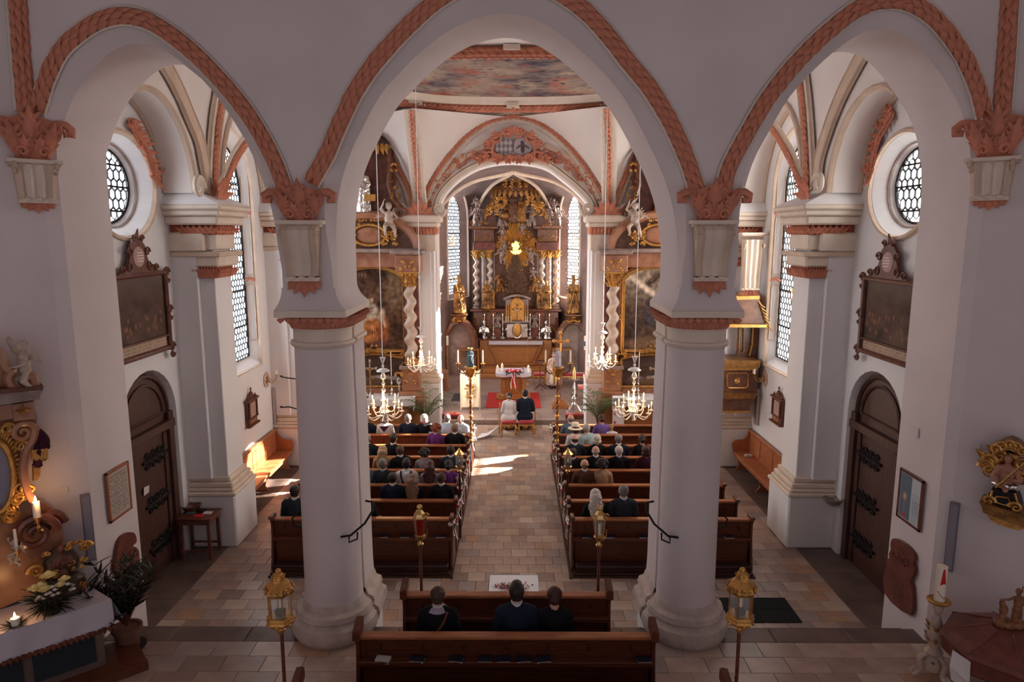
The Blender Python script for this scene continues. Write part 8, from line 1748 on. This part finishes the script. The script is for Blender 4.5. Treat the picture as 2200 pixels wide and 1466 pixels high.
c=ontable(34,1345); o=E('tea_candle','short burning candle in a dark wreath on the altar cloth','candle',loc=(c.x,c.y,ZT)); g=G(); g.lathe([(.045,.01),(.045,.10)],n=12); g.obj('wax_body',MT['wax'],o,smooth=True,ang=50); flame(o,(0,0,.10),1.5); g=G(); [g.leaf((.04*cos(a),.04*sin(a),.01),(cos(a),sin(a),.1),(0,0,1),q.uniform(.07,.16),.035,.15,4) for a in [2*pi*k/11 for k in range(11)]]; g.obj('wreath_leaves',MT['leaf_dark'],o)
for o_,z_ in (((c.x,c.y,c.z+.16),3),((W(80,1078,.5)),4)):
    ld=bpy.data.lights.new('flame','POINT'); ld.energy=z_; ld.color=(1,.5,.18); ld.shadow_soft_size=.03; lo=bpy.data.objects.new('candle_light',ld); COL.objects.link(lo); lo.location=o_
c=ontable(112,1316); o=E('chrysanthemum_bouquet','bouquet of yellow and white flowers with green fern on the altar cloth','flowers',loc=(c.x,c.y,ZT)); zb=.0
g=G(); g.lathe([(.10,0),(.12,.08),(.11,.09)],n=12); g.obj('bowl',MT['leaf_dark'],o)
def bloom(nm,p,rad,m,n1=14):
    g=G()
    for ly,(rr_,up_) in enumerate(((1,.25),(.8,.6),(.5,1.2))):
        for k in range(n1-3*ly): a=2*pi*(k+.3*ly)/(n1-3*ly); g.leaf(V(p),(cos(a),sin(a),up_),(0,0,1),rad*rr_,rad*.42,-.15,4)
    g.ball(V(p)+V((0,0,rad*.15)),rad*.55,8,5); g.obj(nm,MT[m],o,smooth=True)
for px,py,rr_ in ((102,1240,.09),(139,1243,.07),(77,1265,.08),(98,1265,.085),(129,1258,.07),(90,1257,.07)):
    p=U(px,py,pl=(V((c.x,c.y,0)),NL))-V((c.x,c.y,ZT)); bloom('yellow_flower',p+V((q.uniform(-.03,.03),q.uniform(-.03,.03),0)),rr_,'flower_yellow')
for px,py in ((84,1284),(78,1290),(92,1288),(107,1275),(114,1280),(125,1276),(112,1262),(146,1256),(155,1258),(158,1266),(152,1268),(118,1268),(100,1278)):
    p=U(px,py,pl=(V((c.x,c.y,0))+NL*.04,NL))-V((c.x,c.y,ZT)); bloom('white_flower',p,.035,'flower_white',8)
g=G()
for k in range(150): a=q.uniform(0,6.3); d=V((cos(a),sin(a),q.uniform(-.3,1.0))); p=V((0,0,.12))+d*q.uniform(.03,.16); g.leaf(p,d+V((0,0,.1)),(0,0,1),q.uniform(.10,.2),.03,-.3,4)
g.obj('fern_greenery',MT['leaf_dark'],o,kind='stuff')
# potted plants
def shrub(label,px,py,pot,rp,hp,H,spread,n,seed,LL=.2,LW=.035):
    c=U(px,py,Z=PF); q=random.Random(seed); r=E('potted_plant',label,'plant',loc=(c.x,c.y,PF)); g=G(); g.lathe([(rp*.72,0),(rp*.95,hp*.85),(rp*1.08,hp*.86),(rp*1.08,hp),(rp*.9,hp),(rp*.88,hp*.92)],n=18); g.obj('pot',MT[pot],r,smooth=True)
    g=G(); g.lathe([(rp*1.1,0),(rp*1.25,.03)],n=18); g.obj('saucer',MT['iron'],r); g=G(); gs=G()
    for k in range(n):
        a=q.uniform(0,6.3); tilt=q.uniform(.1,1.0)*spread; h=H*q.uniform(.6,1.0); d=V((cos(a)*tilt,sin(a)*tilt,1)); pts=[V((0,0,hp))+d*h*t+V((0,0,-.25*tilt*h*t*t)) for t in [j/6 for j in range(7)]]; gs.tube(pts,[.012-.0015*j for j in range(7)],4)
        for j in range(2,7):
            for e in range(4): b=q.uniform(0,6.3); g.leaf(pts[j],d*.6+V((cos(b),sin(b),q.uniform(-.1,.6))),(0,0,1),LL*q.uniform(.7,1.1),LW,-.15,4)
    g.obj('foliage',MT['leaf_dark'],r,kind='stuff'); gs.obj('stems',MT['carved_wood'],r); return r
shrub('big dark oleander in a terracotta pot beside the left jamb','277' and 277,1392,'terracotta',.18,.32,.95,.75,26,5,.24,.04)
shrub('broad-leaved plant in a white pot at the altar corner',203,1418,'pot_white',.11,.26,.55,.9,16,9,.24,.09)
# ================================================================== right side: saint, paschal candle, font
def RW(px,py,off=.2): return U(px,py,pl=(CR+NR*off,NR))
SR=E('niche_console','gilt and black wall console with red-lined canopy on the right canted wall','console')
def rpr(nm,pts,o0,o1,m,par=SR): g=G(); g.prism([RW(x,y,o1) for x,y in pts],-NR*(o1-o0)); return g.obj(nm,MT[m],par)
rpr('shelf',[(2108,1086),(2210,1122),(2210,1138),(2112,1102)],.02,.34,'gold_dark'); rpr('shelf_lip',[(2104,1079),(2212,1112),(2210,1122),(2108,1088)],.02,.38,'gold_dark')
rpr('shelf_under',[(2120,1105),(2205,1134),(2190,1140),(2170,1136),(2145,1128),(2128,1118)],.02,.26,'gold')
rpr('black_pedestal',[(2118,1078),(2124,1062),(2130,1052),(2184,1060),(2190,1078),(2194,1094),(2180,1096)],.05,.28,'iron')
g=G(); 
for p,f in (((2124,1077),1),((2182,1092),-1)): g.scroll(RW(*p,.30),DR*f,(0,0,1),.07,1.4,.025,6)
q4=[RW(x,y,.30) for x,y in ((2140,1067),(2166,1070),(2170,1080),(2160,1086),(2144,1081),(2138,1074))]; g.tube(q4+[q4[0]],.012,5); g.tube([RW(2132,1054,.3),RW(2128,1070,.3),RW(2120,1080,.3)],.014,5); g.tube([RW(2180,1060,.3),RW(2184,1074,.3),RW(2190,1090,.3)],.014,5); g.obj('gold_scrolls',MT['gold'],SR,smooth=True)
rpr('red_lining',[(2140,980),(2150,968),(2172,966),(2190,978),(2194,1000),(2190,1040),(2150,1030),(2136,1010)],.01,.05,'red_velvet')
rpr('canopy',[(2130,962),(2142,958),(2152,952),(2168,948),(2184,955),(2200,970),(2202,982),(2186,974),(2168,968),(2150,970),(2140,976)],.02,.34,'gold_dark')
g=G()
for x,y,f in ((2138,966,1),(2152,960,-1),(2168,957,1),(2184,962,-1),(2196,972,1)): g.scroll(RW(x,y,.36),DR*f,(0,0,1),.06,1.4,.022,6)
for x,y,f in ((2124,990,1),(2120,1004,-1),(2127,1014,1),(2196,1000,1),(2194,1030,-1),(2147,982,1)): g.scroll(RW(x,y,.22),DR*f,(0,0,1),.085,1.5,.032,6); g.leaf(RW(x,y,.2),DR*-f+V((0,0,1)),NR,.2,.1,.3)
g.obj('gilt_rocaille',MT['gold'],SR,smooth=True)
g=G(); H=RW(2160,972,.2).z-RW(2160,1050,.2).z; s_=H
ell(g,(0,0,.30*s_),(.20*s_,.13*s_,.24*s_)); ell(g,(0,-.01,.52*s_),(.22*s_,.13*s_,.14*s_)); capsule(g,(0,0,.6*s_),(0,-.02,.72*s_),.07*s_,.06*s_); ell(g,(0,-.03,.83*s_),(.095*s_,.11*s_,.13*s_)); ell(g,(0,-.13*s_,.81*s_),(.02*s_,.03*s_,.03*s_)); ell(g,(0,-.07*s_,.73*s_),(.06*s_,.06*s_,.06*s_))
for k in (-1,1): capsule(g,(k*.20*s_,0,.55*s_),(k*.30*s_,-.05,.28*s_),.075*s_,.06*s_); capsule(g,(k*.30*s_,-.05,.28*s_),(k*.14*s_,-.2*s_,.13*s_ if k<0 else .3*s_),.055*s_,.038*s_); hand(g,(k*.14*s_,-.2*s_,.13*s_ if k<0 else .3*s_),(-k*.6,-.6,-.2),(0,.1,1),k)
me=fuse('saint_figure',g,.009,('skin',),2,.003,.05); b=RW(2160,1048,.22); o=link('saint_figure',me,mat('painted_flesh',(.42,.19,.12),.45),None,b,(0,0,atan2(DR.y,DR.x))); tag(o,'half-length bearded figure in flesh colour under the red-lined canopy','statue')
g=G(); ell(g,(0,0,.02),(.24*s_,.15*s_,.09*s_)); [ell(g,(.2*s_*cos(a),-.1*s_*abs(sin(a)),.03),(.06,.05,.05)) for a in [pi*k/5+3.4 for k in range(6)]]; me=fuse('loincloth',g,.014,('silver',),2,.008,.04); link('loincloth',me,None,o)
g=G(); g.ball((0,.0,.86*s_),(.11*s_,.12*s_,.12*s_),10,8); h_=g.obj('beard_and_hair',MT['h_dark'],o,smooth=True); h_.location=(0,.035*s_,.02)
g=G(); a=RW(2139,1048,.42); b2=RW(2204,994,.42); g.tube([a,b2],.014,6); g.obj('lance',MT['brass'],smooth=True,label='thin pale staff held diagonally by the half-length figure',cat='staff')
# paschal candlestick
c=U(2000,1455,Z=PF); r=E('paschal_candlestick','carved white and gold candlestick with painted Easter candle on the right','candlestick',loc=(c.x,c.y,PF)); zt=U(2014,1290,Y=c.y).z-PF; zc=U(2018,1217,Y=c.y).z-PF
g=G(); g.lathe([(.10,.12),(.12,.22),(.08,.30),(.11,.36),(.06,.42),(.09,.52),(.10,.60),(.05,.68),(.07,.74),(.055,.80),(.03,.86),(.065,.95),(.055,1.02),(.03,zt-.12),(.035,zt-.06),(.06,zt-.04)],n=14); g.obj('carved_baluster',MT['twist_stone'],r,smooth=True)
for k in range(3): a=2*pi*k/3-1.2; d=V((cos(a),sin(a),0)); g=G(); g.tube(catmull([V((0,0,.34))+d*.05,V((0,0,.26))+d*.16,V((0,0,.10))+d*.14,V((0,0,.02))+d*.22],4),.035,7); g.scroll(V((0,0,.07))+d*.20,d,(0,0,1),.05,1.3,.02,6); g.obj('scroll_foot',MT['twist_stone'],r,smooth=True)
g=G(); [g.leaf((.08*cos(a),.08*sin(a),z),(cos(a)*.4,sin(a)*.4,1),(cos(a),sin(a),0),.10,.06,.3,4) for z in (.2,.5,.66) for a in [2*pi*k/6 for k in range(6)]]; g.obj('gilt_leaves',MT['gold'],r,smooth=True)
g=G(); g.lathe([(.05,zt-.05),(.13,zt-.02),(.14,zt),(.12,zt+.015),(.05,zt)],n=18); g.obj('drip_dish',MT['gold'],r,smooth=True)
g=G(); g.lathe([(.062,zt),(.062,zc),(.05,zc+.006),(.045,zc-.01)],n=20); g.obj('easter_candle',MT['wax'],r,smooth=True,ang=50)
g=G(); H=zc-zt
for k in range(6): A=[V((.064*cos(a),.064*sin(a),zt+H*(.50+.07*k)+.02*sin(3*a))) for a in [-2.2+.12*j+.05*k for j in range(9-k)]]; B=[p+V((0,0,H*.085)) for p in A]; g.loft([A,B],False,False)
g.obj('red_motif',MT['flower_red'],r)
g=G(); g.tube([V((.064*cos(a),.064*sin(a),zt+H*(.22+.10*sin(2*a+1)))) for a in [-2.6+.15*j for j in range(12)]],.004,4); g.obj('gilt_motif',MT['gold_dark'],r)
# font
c=U(2160,1378,Z=1.38); FX,FY=c.x+.02,c.y; r=E('baptismal_font','octagonal dark red marble font with a broad conical lid at the right edge','font',loc=(FX,FY,PF)); o8=lambda rad,z,ph=pi/8: [V((rad*cos(pi/4*k+ph),rad*sin(pi/4*k+ph),z)) for k in range(8)]
g=G(); g.loft([o8(.30,0),o8(.30,.08),o8(.2,.14),o8(.16,.3),o8(.2,.42),o8(.36,.5),o8(.60,.60),o8(.64,.64),o8(.65,.80)]); g.obj('font_bowl',MT['epitaph'],r)
g=G(); g.loft([o8(.66,.80),o8(.68,.83),o8(.66,.88),o8(.56,.93),o8(.34,1.00),o8(.2,1.06),o8(.15,1.07)]); g.obj('font_lid',MT['epitaph'],r)
g=G(); [g.tube([o8(.66,.885)[k],o8(.345,1.005)[k],o8(.2,1.065)[k]],.012,5) for k in range(8)]; g.obj('lid_rib',MT['epitaph'],r)
g=G(); A=[V((-.62+.05*k,-.25-.02*k,.78-.0*k)) for k in range(4)]; g.loft([[V((-.66,-.05,.80)),V((-.60,-.28,.80))],[V((-.68,-.06,.60)),V((-.60,-.30,.55))],[V((-.64,-.05,.42)),V((-.50,-.32,.36))]],False,False); g.obj('white_towel',MT['cloth_white'],label='folded pale cloth hanging at the side of the marble font',cat='cloth',loc=(FX,FY,PF))
m=mat('painted_wood',(.30,.13,.055),.5,col2=(.16,.06,.03),vscale=20)
g=G(); [ell(g,(.12*cos(a),.05*sin(a),.03),(.06,.05,.05)) for a in [2*pi*k/7 for k in range(7)]]; ell(g,(0,0,.02),(.15,.08,.04))
capsule(g,(.05,0,.05),(.06,0,.22),.035,.045); capsule(g,(.09,0,.05),(.08,0,.22),.035,.045); ell(g,(.07,0,.30),(.05,.042,.09)); capsule(g,(.07,0,.36),(.065,0,.40),.02,.02); ell(g,(.06,0,.435),(.032,.034,.042)); capsule(g,(.03,0,.36),(-.04,-.01,.335),.018,.015); capsule(g,(-.04,-.01,.335),(-.10,-.01,.335),.014,.012); ell(g,(-.12,-.01,.325),(.025,.02,.018)); capsule(g,(.11,0,.36),(.12,0,.27),.02,.016)
capsule(g,(-.09,0,.05),(-.085,0,.14),.03,.035); ell(g,(-.08,0,.20),(.05,.04,.07)); ell(g,(-.10,0,.275),(.035,.036,.04)); capsule(g,(-.06,0,.22),(-.12,-.03,.20),.018,.014)
me=fuse('baptism_group',g,.0085,('pew',),2,.002,.03); o=link('baptism_group',me,m,None,(FX,FY,PF+1.07),(0,0,-.1),1.0); tag(o,'small carved baptism group of two figures on the font lid','statue')
g=G(); g.tube(catmull([V((.10,0,.43)),V((.10,0,.49)),V((.15,0,.51)),V((.18,0,.46)),V((.16,0,.42)),V((.20,0,.40))],4),.006,5); g.obj('banner_ribbon',MT['epitaph'],o)
